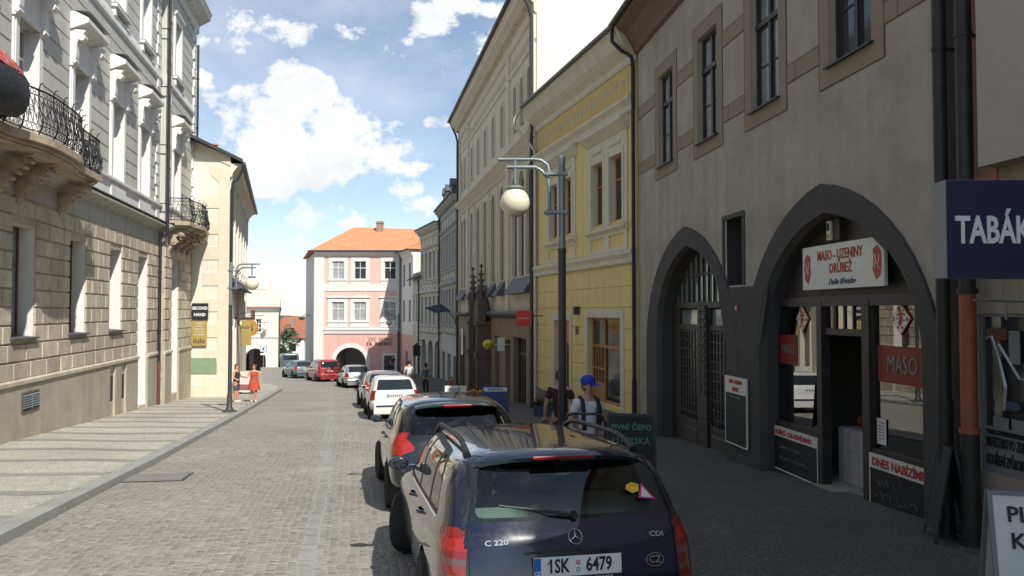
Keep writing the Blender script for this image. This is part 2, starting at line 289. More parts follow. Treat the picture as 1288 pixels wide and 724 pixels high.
# ---------------------------------------------------------------- mesh builder
class MB:
    def __init__(s, zoff=0.): s.v = []; s.f = []; s.zoff = zoff
    def add(s, vs, fs):
        o = len(s.v); s.v += [tuple(v) for v in vs]; s.f += [tuple(i + o for i in f) for f in fs]
    def quad(s, *p): s.add(p, [tuple(range(len(p)))])
    def box(s, x0, x1, y0, y1, z0, z1):
        s.add([(x0, y0, z0), (x1, y0, z0), (x1, y1, z0), (x0, y1, z0), (x0, y0, z1), (x1, y0, z1), (x1, y1, z1), (x0, y1, z1)],
              [(0, 3, 2, 1), (4, 5, 6, 7), (0, 1, 5, 4), (1, 2, 6, 5), (2, 3, 7, 6), (3, 0, 4, 7)])
    def block(s, x0, x1, y, z0, z1, d, i=.025):       # chamfered stone standing d proud of plane y
        s.add([(x0, y, z0), (x1, y, z0), (x1, y, z1), (x0, y, z1), (x0 + i, y - d, z0 + i), (x1 - i, y - d, z0 + i), (x1 - i, y - d, z1 - i), (x0 + i, y - d, z1 - i)],
              [(4, 5, 6, 7), (0, 1, 5, 4), (1, 2, 6, 5), (2, 3, 7, 6), (3, 0, 4, 7)])
    def prism_xz(s, poly, y0, y1):
        n = len(poly); vs = [(x, y0, z) for x, z in poly] + [(x, y1, z) for x, z in poly]
        s.add(vs, [tuple(range(n)), tuple(range(2 * n - 1, n - 1, -1))] + [((i + 1) % n, i, i + n, (i + 1) % n + n) for i in range(n)])
    def prism_yz(s, poly, x0, x1):
        n = len(poly); vs = [(x0, y, z) for y, z in poly] + [(x1, y, z) for y, z in poly]
        s.add(vs, [tuple(range(n - 1, -1, -1)), tuple(range(n, 2 * n))] + [(i, (i + 1) % n, (i + 1) % n + n, i + n) for i in range(n)])
    def prism_xy(s, poly, z0, z1):
        n = len(poly); vs = [(x, y, z0) for x, y in poly] + [(x, y, z1) for x, y in poly]
        s.add(vs, [tuple(range(n - 1, -1, -1)), tuple(range(n, 2 * n))] + [(i, (i + 1) % n, (i + 1) % n + n, i + n) for i in range(n)])
    def tube(s, pts, r, n=8, closed=False):
        pts = [Vector(p) for p in pts]; rs = r if isinstance(r, (list, tuple)) else [r] * len(pts)
        rings = []; prev = None; m = len(pts)
        for i, p in enumerate(pts):
            if closed: t = pts[(i + 1) % m] - pts[i - 1]
            else: t = pts[min(i + 1, m - 1)] - pts[max(i - 1, 0)]
            if t.length < 1e-9: t = Vector((0, 0, 1))
            t.normalize()
            if prev is None: a = t.orthogonal().normalized()
            else:
                a = prev - t * prev.dot(t)
                a = a.normalized() if a.length > 1e-6 else t.orthogonal().normalized()
            prev = a; b = t.cross(a)
            rings.append([p + (a * math.cos(2 * PI * k / n) + b * math.sin(2 * PI * k / n)) * rs[i] for k in range(n)])
        o = len(s.v); s.v += [tuple(q) for ring in rings for q in ring]
        mm = m if closed else m - 1
        for i in range(mm):
            j = (i + 1) % m
            for k in range(n):
                s.f.append((o + i * n + k, o + i * n + (k + 1) % n, o + j * n + (k + 1) % n, o + j * n + k))
        if not closed:
            s.f.append(tuple(o + k for k in range(n - 1, -1, -1))); s.f.append(tuple(o + (m - 1) * n + k for k in range(n)))
    def lathe(s, prof, c=(0, 0, 0), n=16, axis='z'):
        o = len(s.v)
        for r, z in prof:
            for k in range(n):
                a = 2 * PI * k / n; x, y = r * math.cos(a), r * math.sin(a)
                p = (x, y, z) if axis == 'z' else ((z, x, y) if axis == 'x' else (y, z, x))
                s.v.append((c[0] + p[0], c[1] + p[1], c[2] + p[2]))
        for i in range(len(prof) - 1):
            for k in range(n):
                s.f.append((o + i * n + k, o + i * n + (k + 1) % n, o + (i + 1) * n + (k + 1) % n, o + (i + 1) * n + k))
        s.f.append(tuple(o + k for k in range(n - 1, -1, -1))); s.f.append(tuple(o + (len(prof) - 1) * n + k for k in range(n)))
    def sphere(s, c, r, n=24, m=14, sc=(1, 1, 1)):
        s0 = len(s.v)
        s.lathe([(max(.001, math.sin(PI * i / m)) * r, -math.cos(PI * i / m) * r) for i in range(m + 1)], (0, 0, 0), n)
        for i in range(s0, len(s.v)):
            x, y, z = s.v[i]; s.v[i] = (c[0] + x * sc[0], c[1] + y * sc[1], c[2] + z * sc[2])
    def scrawl(s, w, h, seed=1, r=.006):
        q = random.Random(seed); x = -w / 2; p = []
        while x < w / 2:
            if q.random() < .12 and len(p) > 3: s.tube(p, r, 4); p = []; x += h * .6
            p.append((x, -.004, q.choice((-.5, -.3, 0, .3, .5)) * h * q.uniform(.5, 1))); x += h * q.uniform(.12, .3)
        if len(p) > 1: s.tube(p, r, 4)
    def build(s, name, m, parent=None, smooth=None, bevel=0., loc=None):
        me = bpy.data.meshes.new(name)
        me.from_pydata([(x, y, z + s.zoff) for x, y, z in s.v], [], s.f)
        me.validate(); me.materials.append(m if not isinstance(m, str) else M[m])
        if smooth is not None:
            me.shade_smooth(); me.set_sharp_from_angle(angle=R(smooth))
        o = bpy.data.objects.new(name, me); COL.objects.link(o)
        if parent is not None: o.parent = parent
        if loc: o.location = loc
        if bevel:
            b = o.modifiers.new('b', 'BEVEL'); b.width = bevel; b.segments = 2; b.limit_method = 'ANGLE'; b.angle_limit = R(40)
        return o

def tag(o, label=None, cat=None, group=None, kind=None):
    if label: o['label'] = label
    if cat: o['category'] = cat
    if group: o['group'] = group
    if kind: o['kind'] = kind
    return o

def empty(name, loc=(0, 0, 0), rz=0., label=None, cat=None, group=None):
    o = bpy.data.objects.new(name, None); COL.objects.link(o); o.empty_display_size = .3
    o.location = loc; o.rotation_euler = (0, 0, rz)
    return tag(o, label, cat, group)

def children(o): return [c for c in bpy.data.objects if c.parent == o]
def copy_tree(o, parent=None):
    c = o.copy(); COL.objects.link(c); c.parent = parent
    for ch in children(o): copy_tree(ch, c)
    return c

def lettering(body, size, m, parent, loc, rot=(R(90), 0, 0), bold=0., ext=.004, align='CENTER', sx=1., name='lettering', shear=0.):
    """flat letters standing in the local x/z plane, reading towards -y"""
    cu = bpy.data.curves.new(name, 'FONT'); cu.body = body; cu.size = size; cu.extrude = ext; cu.offset = bold
    cu.align_x = align; cu.align_y = 'CENTER'; cu.resolution_u = 2; cu.shear = shear
    t = bpy.data.objects.new('tmp', cu); COL.objects.link(t)
    dg = bpy.context.evaluated_depsgraph_get(); me = bpy.data.meshes.new_from_object(t.evaluated_get(dg))
    bpy.data.objects.remove(t); bpy.data.curves.remove(cu)
    me.name = name; me.materials.clear(); me.materials.append(M[m] if isinstance(m, str) else m)
    o = bpy.data.objects.new(name, me); COL.objects.link(o)
    o.parent = parent; o.location = loc; o.rotation_euler = rot; o.scale = (sx, 1, 1)
    return o

def scribble(w, h, m, parent, loc, seed=1, n=None, rot=(0, 0, 0), name='lettering', th=.16):
    """a row of hand-made strokes for writing too small to read"""
    r = random.Random(seed); b = MB(); n = n or max(3, int(w / (h * .7))); cw = w / n
    for i in range(n):
        if r.random() < .08: continue
        x = -w / 2 + i * cw; t = h * th; k = r.randrange(4)
        b.box(x, x + t, -.003, 0, -h / 2, h / 2)
        if k in (0, 3): b.box(x + t, x + cw * .72, -.003, 0, h / 2 - t, h / 2)
        if k in (0, 1): b.box(x + t, x + cw * .72, -.003, 0, -h / 2, -h / 2 + t)
        if k in (2, 3): b.box(x + t, x + cw * .6, -.003, 0, -t / 2, t / 2)
        if k in (1, 2): b.box(x + cw * .72 - t, x + cw * .72, -.003, 0, -h / 2 + t * (k == 1), h / 2)
    o = b.build(name, m, parent); o.location = loc; o.rotation_euler = rot; return o

# ---------------------------------------------------------------- a building standing on a facade line
class Bld:
    """local x runs along the facade (viewer's left to right), y goes into the building, heights h are above eye level"""
    def __init__(s, name, A, B, label, cat='building', group=None):
        s.A = Vector(A); s.B = Vector(B); d = s.B - s.A; s.len = d.length; s.d = d.normalized()
        s.zb = min(g(A[1]), g(B[1]))
        s.root = empty(name, (A[0], A[1], s.zb), math.atan2(d.y, d.x), label, cat, group)
        s.zo = EYE - s.zb
    def mb(s): return MB(s.zo)
    def sY(s, Y): return (Y - s.A.y) / s.d.y
    def s(s_, px, py=392, y=0.):          # where the sight line through a picture column meets the plane y
        u, v = ray(px, py)
        n = Vector((-s_.d.y, s_.d.x)); o = s_.A + n * y     # inward normal
        # o + d*t = k*(u,1)
        det = s_.d.x * 1 - s_.d.y * u
        t = (-(o.x) * 1 + o.y * u) / det
        Y = o.y + s_.d.y * t
        return t
    def sh(s_, px, py, y=0.):
        t = s_.s(px, py, y); n = Vector((-s_.d.y, s_.d.x)); Y = s_.A.y + n.y * y + s_.d.y * t
        return t, ray(px, py)[1] * Y
    def gh(s_, t): return g(s_.A.y + s_.d.y * t) - EYE

def arch_pts(a, b, hs, ha, n=10, pointed=False, k=1.0):
    """points of an arch from (a,hs) over the apex to (b,hs)"""
    c = (a + b) / 2; w = (b - a) / 2; out = []
    for i in range(n + 1):
        t = i / n
        if pointed:
            side = -1 if t < .5 else 1; q = t * 2 if t < .5 else (1 - t) * 2      # 0 at spring, 1 at apex
            ang = q * PI / 2 * .88
            x = w * (1 - (1 - math.cos(ang)) / (1 - math.cos(PI / 2 * .88))); z = math.sin(ang) / math.sin(PI / 2 * .88)
            out.append((c + side * x, hs + (ha - hs) * z))
        else:
            out.append((c - w * math.cos(PI * t), hs + (ha - hs) * math.sin(PI * t)))
    return out

def wall(mb, s0, s1, h0, h1, ops=(), y=0., rev=.25, skip_rev=False):
    """front wall with real openings. ops: (a, b, c, d[, arch points]) in s and h"""
    xs = sorted({s0, s1, *[o[0] for o in ops], *[o[1] for o in ops]})
    hs = sorted({h0, h1, *[o[2] for o in ops], *[o[3] for o in ops]})
    xs = [x for x in xs if s0 <= x <= s1]; hs = [h for h in hs if h0 <= h <= h1]
    for a, b in zip(xs, xs[1:]):
        run = None
        for c, d in zip(hs, hs[1:]):
            mx, mh = (a + b) / 2, (c + d) / 2
            hole = any(o[0] < mx < o[1] and o[2] < mh < o[3] for o in ops)
            if hole:
                if run: mb.quad((a, y, run[0]), (b, y, run[0]), (b, y, run[1]), (a, y, run[1])); run = None
            else: run = (run[0], d) if run else (c, d)
        if run: mb.quad((a, y, run[0]), (b, y, run[0]), (b, y, run[1]), (a, y, run[1]))
    if skip_rev: return
    for o in ops:
        a, b, c, d = o[:4]; yy = y + rev
        if len(o) > 4:
            P = o[4]; z = P[0][1]
            mb.quad((a, y, c), (a, y, z), (a, yy, z), (a, yy, c)); mb.quad((b, y, z), (b, y, c), (b, yy, c), (b, yy, z))
            for p, q in zip(P, P[1:]):
                mb.quad((p[0], y, p[1]), (q[0], y, q[1]), (q[0], y, d), (p[0], y, d))
                mb.quad((p[0], y, p[1]), (p[0], yy, p[1]), (q[0], yy, q[1]), (q[0], y, q[1]))
        else:
            mb.quad((a, y, c), (a, y, d), (a, yy, d), (a, yy, c)); mb.quad((b, y, d), (b, y, c), (b, yy, c), (b, yy, d))
            mb.quad((a, y, d), (b, y, d), (b, yy, d), (a, yy, d))
        mb.quad((a, y, c), (a, yy, c), (b, yy, c), (b, y, c))

def shell(mb, s0, s1, h0, h1, depth, front_y=0., front=False):
    """side, back and top faces of a building's box"""
    a, b, c, d = s0, s1, front_y, front_y + depth
    mb.quad((a, c, h0), (a, c, h1), (a, d, h1), (a, d, h0)); mb.quad((b, c, h1), (b, c, h0), (b, d, h0), (b, d, h1))
    mb.quad((a, d, h0), (a, d, h1), (b, d, h1), (b, d, h0)); mb.quad((a, c, h1), (b, c, h1), (b, d, h1), (a, d, h1))
    if front: mb.quad((a, c, h0), (b, c, h0), (b, c, h1), (a, c, h1))

def courses(mb, s0, s1, h0, h1, ch, ops=(), y=0., proud=.04, gap=.03, joint=None, seed=1, ins=.02, margin=0.):
    r = random.Random(seed); n = max(1, round((h1 - h0) / ch)); ch = (h1 - h0) / n
    for k in range(n):
        a, b = h0 + k * ch + gap / 2, h0 + (k + 1) * ch - gap / 2; segs = [(s0, s1)]
        for o in ops:
            if o[3] > a + .02 and o[2] < b - .02:
                oa, ob = o[0] - margin, o[1] + margin
                segs = [t for s in segs for t in ((s[0], min(s[1], oa)), (max(s[0], ob), s[1])) if t[1] - t[0] > .06]
        for (p, q) in segs:
            if not joint: mb.block(p, q, y, a, b, proud, ins); continue
            x = p + (joint * .5 if k % 2 else joint) * r.uniform(.85, 1.1); st = p
            while x < q - joint * .4:
                mb.block(st, x - gap / 2, y, a, b, proud, ins); st = x + gap / 2; x += joint * r.uniform(.9, 1.1)
            mb.block(st, q, y, a, b, proud, ins)

def cornice(mb, s0, s1, prof, y=0.):
    """prof: (projection, h) from bottom to top"""
    poly = [(y, prof[0][1])] + [(y - p, h) for p, h in prof] + [(y, prof[-1][1])]
    mb.prism_yz(poly[::-1], s0, s1)

def window(B, a, b, c, d, y, mframe='brown_frame', mpane='pane', bars=(1,), trans=(.62,), fw=.07, arch=None, name='window', bw=.05, depth=.07, opened=False):
    """frame with bars (vertical), transoms (horizontal, fractions) and a pane behind, in plane y"""
    m = B.mb(); w = fw
    m.box(a, a + w, y, y + depth, c, d); m.box(b - w, b, y, y + depth, c, d)
    m.box(a + w, b - w, y, y + depth, c, c + w)
    if not arch: m.box(a + w, b - w, y, y + depth, d - w, d)
    for t in trans:
        h = c + (d - c) * t; m.box(a + w, b - w, y - .01, y + depth - .003, h - bw * .7, h + bw * .7)
    n = sum(bars) + 1 if False else bars[0] + 1
    for i in range(1, n):
        x = a + (b - a) * i / n; m.box(x - bw / 2, x + bw / 2, y - .004, y + depth - .006, c + w, d - w if not arch else d)
    o = m.build(name, mframe, B.root)
    p = B.mb(); p.box(a + w * .5, b - w * .5, y + depth * .5, y + depth * .5 + .01, c + w * .5, d - w * .5)
    p.build('pane', mpane, o)
    return o

def drainpipe(B, s, h0, h1, r=.055, y=-.12, m='pipe_black', name='drainpipe', top=None, n=10):
    b = B.mb(); pts = [(s, y, h0), (s, y, h1)]
    if top: pts += top
    b.tube(pts, r, n)
    h = h0 + 1.2
    while h < h1 - .5:
        b.lathe([(r + .012, h), (r + .012, h + .06)], (s, y, 0), n); b.box(s - .015, s + .015, y, 0, h + .01, h + .05); h += 2.4
    return b.build(name, m, B.root, 40)
HAZE = 2e-5; SKY_STR = .112; CLOUD = 9.3; SUN_STR = 4.6; EXPO = .28
# ================================================================ GROUND, ROAD, PAVEMENTS
def strip(name, left, right, h, m, rz=None, kind='structure', parent=None, step=1.0, thick=None):
    """sheet between two polylines (X,Y) that share their parameter; follows the street's slope. Object axes turned by rz"""
    vs, fs = [], []
    def samp(P):
        out = []
        for a, b in zip(P, P[1:]):
            n = max(1, int(math.hypot(b[0] - a[0], b[1] - a[1]) / step))
            out += [(a[0] + (b[0] - a[0]) * i / n, a[1] + (b[1] - a[1]) * i / n) for i in range(n)]
        return out + [P[-1]]
    n = max(len(samp(left)), len(samp(right)))
    def res(P):
        L = [0]
        for a, b in zip(P, P[1:]): L.append(L[-1] + math.hypot(b[0] - a[0], b[1] - a[1]))
        out = []
        for i in range(n):
            t = L[-1] * i / (n - 1)
            for k in range(len(P) - 1):
                if t <= L[k + 1] + 1e-9:
                    f = (t - L[k]) / max(1e-9, L[k + 1] - L[k]); out.append((P[k][0] + (P[k + 1][0] - P[k][0]) * f, P[k][1] + (P[k + 1][1] - P[k][1]) * f)); break
        return out
    a, b = res(left), res(right); c, s = math.cos(-(rz or 0)), math.sin(-(rz or 0))
    def P(p, hh): return (p[0] * c - p[1] * s, p[0] * s + p[1] * c, g(p[1]) + hh)
    nx = 3
    for i in range(n):
        for k in range(nx + 1):
            q = (a[i][0] + (b[i][0] - a[i][0]) * k / nx, a[i][1] + (b[i][1] - a[i][1]) * k / nx); vs.append(P(q, h))
    for i in range(n - 1):
        for k in range(nx): o = i * (nx + 1) + k; fs.append((o, o + 1, o + nx + 2, o + nx + 1))
    if thick:
        o = len(vs)
        for i in range(n): vs.append(P(b[i], h - thick)); vs.append(P(a[i], h - thick))
        for i in range(n - 1):
            fs.append((i * (nx + 1) + nx, o + i * 2, o + i * 2 + 2, (i + 1) * (nx + 1) + nx)); fs.append((i * (nx + 1), (i + 1) * (nx + 1), o + i * 2 + 3, o + i * 2 + 1))
        fs.append((0, nx, o, o + 1)); fs.append(((n - 1) * (nx + 1) + nx, (n - 1) * (nx + 1), o + n * 2 - 1, o + n * 2 - 2))
    me = bpy.data.meshes.new(name); me.from_pydata(vs, [], fs); me.materials.append(M[m]); me.validate()
    o = bpy.data.objects.new(name, me); COL.objects.link(o); o.rotation_euler[2] = rz or 0
    if parent: o.parent = parent
    if kind: o['kind'] = kind
    return o

# open ground out to the horizon
gv, gf = [], []
Ys = [-400, -100, -40, 0, 50, 84, 120, 160, 230, 300, 450, 700, 1100, 1800, 3000, 4200, 5500, 9000]
Xs = [-5000, -2500, -1200, -500, -200, -60, 0, 60, 200, 500, 1200, 2500, 5000]
for Y in Ys:
    for X in Xs:
        z = g(Y) - .02
        gv.append((X, Y, z))
for i in range(len(Ys) - 1):
    for k in range(len(Xs) - 1): o = i * len(Xs) + k; gf.append((o, o + 1, o + len(Xs) + 1, o + len(Xs)))
me = bpy.data.meshes.new('ground'); me.from_pydata(gv, [], gf); me.materials.append(M['field'])
gr = bpy.data.objects.new('ground', me); COL.objects.link(gr); gr['kind'] = 'structure'
# far hills
for (y0, hb, ht, seed, nm) in ((3200, -80, -34, 3, 'hills'), (5200, -80, -24, 9, 'hills')):
    vs, fs = [], []; n = 120
    for i in range(n + 1):
        X = -4200 + i * 60
        ridge = ht + 26 * (pnoise(Vector((X * .0011, seed, 0))) + .5 * pnoise(Vector((X * .004, seed, 3))))
        for k, (dy, f) in enumerate(((0, 0), (250, .45), (600, .85), (1000, 1), (1800, .2))):
            vs.append((X, y0 + dy, hb + (ridge - hb) * f + 6 * pnoise(Vector((X * .01, dy * .01, seed)))))
    for i in range(n):
        for k in range(4): o = i * 5 + k; fs.append((o, o + 5, o + 6, o + 1))
    me = bpy.data.meshes.new(nm); me.from_pydata(vs, [], fs); me.materials.append(M['hill']); me.shade_smooth()
    h = bpy.data.objects.new(nm, me); COL.objects.link(h); h['kind'] = 'structure'

def LF(Y): return -7.87 - .204 * Y                       # left facade line
def RF(Y): return 6.27 - .121 * Y                        # right facade line
KL = [(-1.6, -12), (-3.9, 0), (-5.6, 8.6), (-6.85, 15.2), (-9.25, 26.9), (-12.1, 40), (-13.85, 48), (-15.0, 52), (-16.6, 55), (-19.0, 57.2), (-23, 58.6), (-34, 60)]
KR = [(3.9, -12), (2.35, 0), (1.4, 5.4), (.35, 11.4), (-1.2, 19), (-2.75, 26), (-4.2, 32), (-6.3, 41), (-9.2, 51), (-12.2, 60), (-15.5, 68), (-19.5, 76), (-22.5, 84), (-26, 96), (-31, 120)]
RZ = math.atan(.2)
strip('road', [(-8, -12), (-10, 8), (-12.5, 26), (-17, 46), (-34, 58), (-60, 66), (-62, 90), (-60, 130)], [(10, -12), (8, 8), (5, 22), (0, 45), (-3, 60), (-6, 75), (-10, 95), (-22, 130)], 0, 'road', RZ)
# paler row of larger setts running along the lane
CL = [(-.55, -12), (-1.35, 3), (-2.02, 8), (-2.75, 11.5), (-3.95, 17), (-5.15, 22.5), (-6.6, 29), (-9.3, 41), (-11.4, 50)]
strip('road_marking_row', [(x - .13, y) for x, y in CL], [(x + .13, y) for x, y in CL], .004, 'road_line', RZ)
# left pavement of pale mosaic with darker bands, granite kerb
inner = [(LF(Y) - .5, Y) for Y in (-12, 0, 8.6, 15.2, 26.9, 37)] + [(-16.5, 41), (-18, 47), (-19.5, 52), (-21, 55), (-23, 56.8), (-34, 58.0)]
kin = [(x - .30, y) if y < 54 else (x - .1, y - .28) for x, y in KL]
strip('pavement', inner, kin, .12, 'mosaic', RZ)
strip('kerb', kin, KL, .124, 'kerb', RZ, thick=.2, step=.9)
b = []
Y = 7.2
bvs, bfs = [], []
def xin(P, Y):
    for (x0, y0), (x1, y1) in zip(P, P[1:]):
        if y0 <= Y <= y1: return x0 + (x1 - x0) * (Y - y0) / (y1 - y0)
    return P[-1][0]
bc, bs = math.cos(-RZ), math.sin(-RZ)
Y = 4.6
while Y < 45:
    w = .17; n = 8; x0, x1 = max(LF(Y) , -20), xin(kin, Y)
    for k in range(n + 1):
        X = x0 + (x1 - x0) * k / n; dy = .10 * math.sin(k * .9 + Y) - (X - x1) * .045
        for dd in (-w, w):
            q = (X, Y + dy + dd); bvs.append((q[0] * bc - q[1] * bs, q[0] * bs + q[1] * bc, g(q[1]) + .124))
    o = len(bvs) - 2 * (n + 1)
    for k in range(n): bfs.append((o + 2 * k, o + 2 * k + 2, o + 2 * k + 3, o + 2 * k + 1))
    Y += 1.75
me = bpy.data.meshes.new('pavement_bands'); me.from_pydata(bvs, [], bfs); me.materials.append(M['mosaic_dark'])
pb = bpy.data.objects.new('pavement_bands', me); COL.objects.link(pb); pb.rotation_euler[2] = RZ; pb['kind'] = 'structure'
# right pavement, almost flush
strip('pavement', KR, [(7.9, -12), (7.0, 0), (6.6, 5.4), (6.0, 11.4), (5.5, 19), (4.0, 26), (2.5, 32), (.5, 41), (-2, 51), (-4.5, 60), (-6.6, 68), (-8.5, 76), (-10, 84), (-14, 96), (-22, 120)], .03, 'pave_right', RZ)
strip('kerb', [(x - .14, y) for x, y in KR], [(x + .10, y) for x, y in KR], .05, 'kerb', RZ, thick=.12, step=.9)
# far bits: corner pavement by the gabled house, crossing stripe
strip('pavement', [(-60, 66.5), (-34, 75.5), (-24.9, 79.0)], [(-60, 69), (-34, 84), (-24.6, 84)], .10, 'mosaic', RZ, thick=.1)
# sunken cover in the road by the left kerb
c = empty('access_cover', (-6.6, 13.75, g(13.75)), RZ, 'dark rectangular cover set in the cobbles by the left kerb', 'manhole cover')
m = MB(); m.box(-.05, 1.0, -.52, .40, .002, .012); o1 = m.build('frame', 'post_dark', c); o1.rotation_euler = (-.0535, 0.011, 0)
m = MB(); m.box(.0, .95, -.47, .35, .0125, .017); o1 = m.build('lid', 'cover_metal', c); o1.rotation_euler = (-.0535, 0.011, 0)

# ================================================================ LEFT TOWNHOUSE
Bt = Bld('townhouse', (LF(1), 1.0), (LF(38.4), 38.4), 'long pale townhouse with banded beige stone ground floor and iron balconies on the left')
B = Bt; sy = B.sY
pitch = 3.86; c0 = sy(34.6)
cs = [sy(34.6), sy(30.1), sy(26.6), sy(22.9), sy(19.1), sy(15.3), sy(11.5), sy(7.7)]
rs0, rs1 = sy(32.6), sy(38.4)                            # projecting end bay
gops = []
for i, c in enumerate(cs):
    if i in (0, 1): gops.append((c - .72, c + .72, -3.55, 2.1))
    else: gops.append((c - .72, c + .72, -.62, 2.1))
vents = [(B.s(25), B.s(45), -2.35, -1.98)]
cell = [(sy(26.0), sy(26.55), -2.95, -2.1), (sy(27.3), sy(27.85), -3.0, -2.15)]
w = B.mb(); wall(w, 0, rs0, -3.9, 2.75, [o for o in gops if o[1] < rs0] + cell, 0, .42)
wall(w, rs0, rs1, -4.2, 2.75, [gops[0]], -.22, .6)
w.quad((rs0, 0, -4), (rs0, -.22, -4), (rs0, -.22, 2.75), (rs0, 0, 2.75)); w.quad((rs1, 0, -4.4), (rs1, -.22, -4.4), (rs1, -.22, 2.75), (rs1, 0, 2.75))
shell(w, 0, rs1, -4.2, 2.75, 11)
w.build('wall', 'gf_stone', B.root)
# white plastered reveals
for o in gops:
    w = B.mb(); yy = -.22 if o[0] > rs0 else 0; a, b_, c, d = o; e = .004
    for x in (a + e, b_ - e): w.quad((x, yy + .01, c), (x, yy + .01, d), (x, yy + .40, d), (x, yy + .40, c))
    w.quad((a, yy + .01, d - e), (b_, yy + .01, d - e), (b_, yy + .4, d - e), (a, yy + .4, d - e))
    w.build('window_reveal', 'white_trim', B.root)
st = B.mb()
courses(st, 0, rs0 - .02, -1.62, 2.7, .43, [o for o in gops if o[1] < rs0], 0, .045, .032, 1.0, 3, .018, .0)
courses(st, rs0 + .05, rs1, -1.62, 2.7, .43, [gops[0]], -.22, .045, .030, .9, 5, .018)
st.build('stone_courses', 'gf_stone', B.root)
pl = B.mb()
dcut = [gops[1]]
courses(pl, 0, rs0 - .02, -4.0, -1.74, 3, [gops[1]] + cell, 0, .075, .0, None, 1, .01)
courses(pl, rs0 + .05, rs1, -4.3, -1.74, 3, [gops[0]], -.22, .075, .0, None, 1, .01)
pl.build('plinth', 'plinth', B.root)
pc = B.mb()
for a, b_, yy in ((0, gops[1][0], 0), (gops[1][1], rs0 - .02, 0), (rs0 + .05, gops[0][0], -.22), (gops[0][1], rs1, -.22)):
    cornice(pc, a, b_, [(.06, -1.76), (.12, -1.72), (.12, -1.64), (.06, -1.60)], yy)
pc.build('plinth_cap', 'gf_stone', B.root)
fr = B.mb()
fr.box(0, rs0, -.02, .1, 2.75, 3.3); fr.box(rs0, rs1, -.24, .1, 2.75, 3.3)
fr.build('frieze', 'frieze', B.root)
co = B.mb(); prof = [(.05, 3.3), (.08, 3.38), (.22, 3.46), (.30, 3.52), (.30, 3.60), (.10, 3.66)]
cornice(co, 0, rs0, prof, 0); cornice(co, rs0, rs1 + .1, prof, -.22)
co.build('cornice', 'frieze', B.root, 30)
fl = B.mb(); fl.box(0, rs0, -.33, .0, 3.665, 3.69); fl.box(rs0, rs1 + .12, -.55, -.2, 3.665, 3.69); fl.build('ledge_flashing', 'ledge_metal', B.root)
# upper floors
uops, u2 = [], []
for c in cs: uops.append((c - .62, c + .62, 4.45, 7.0)); u2.append((c - .6, c + .6, 10.15, 12.6))
w = B.mb()
wall(w, 0, rs0, 2.75, 14.4, uops[1:] + u2[1:], 0, .32); wall(w, rs0, rs1, 2.75, 14.4, [uops[0], u2[0]], -.22, .32)
shell(w, 0, rs1, 2.75, 14.6, 11); w.quad((rs0, 0, 2.75), (rs0, -.22, 2.75), (rs0, -.22, 14.6), (rs0, 0, 14.6)); w.quad((rs1, 0, 2.75), (rs1, -.22, 2.75), (rs1, -.22, 14.6), (rs1, 0, 14.6))
w.build('upper_wall', 'grey_wall', B.root)
st = B.mb()
for a, b_, yy, ops, sd in ((0, rs0 - .02, 0, uops[1:] + u2[1:], 3), (rs0 + .02, rs1, -.22, [uops[0], u2[0]], 8)):
    blk = [(o[0] - .34, o[1] + .34, o[2] - .15, 8.5 if o[3] < 8 else o[3] + .45) for o in ops]
    courses(st, a, b_, 4.4, 9.4, .46, blk, yy, .025, .035, None, sd, .012)
    courses(st, a, b_, 9.9, 13.6, .46, blk, yy, .025, .035, None, sd, .012)
st.build('upper_courses', 'grey_wall', B.root)
for q0, q1, yy, dp in ((rs0, 1, -.245, .075), (rs1, -1, -.245, .075), (rs0 - .35, -1, -.03, .05)):
    qn = B.mb(); k = 0; h = 3.8
    while h < 13.8:
        wq = .62 if k % 2 else .46
        qn.block(*(q0, q0 + wq) if q1 > 0 else (q0 - wq, q0), yy, h, h + .40, dp, .03); h += .44; k += 1
    qn.build('quoins', 'white_trim', B.root)
tr = B.mb()
tr.box(0, rs0, -.045, .0, 3.69, 4.28); tr.box(rs0, rs1, -.265, -.2, 3.69, 4.28)
for c in cs:
    yy = -.22 if c > rs0 else 0
    tr.box(c - .85, c + .85, yy - .085, yy, 3.75, 4.22)
cornice(tr, 0, rs0, [(.05, 4.28), (.14, 4.32), (.14, 4.40)], 0); cornice(tr, rs0, rs1, [(.05, 4.28), (.14, 4.32), (.14, 4.40)], -.22)
cornice(tr, 0, rs0, [(.03, 9.42), (.10, 9.5), (.10, 9.6), (.06, 9.85)], 0); cornice(tr, rs0, rs1, [(.03, 9.42), (.10, 9.5), (.10, 9.6), (.06, 9.85)], -.22)
tr.build('sill_band', 'white_trim', B.root)
ec = B.mb(); ep = [(.06, 13.7), (.12, 13.8), (.12, 14.1), (.45, 14.3), (.62, 14.42), (.66, 14.6), (.72, 14.7), (.72, 14.75)]
cornice(ec, 0, rs0, ep, 0); cornice(ec, rs0, rs1 + .5, ep, -.22)
for i in range(60):
    x = .3 + i * .62
    if x < rs1: ec.box(x, x + .2, (-.22 if x > rs0 else 0) - .42, 0, 14.12, 14.29)
ec.build('eave_cornice', 'white_trim', B.root)
rf = B.mb(); rf.prism_yz([(-.9, 14.76), (11, 14.76), (5, 17.6)], 0, rs1 + .5); rf.build('roof', 'roof_old', B.root)

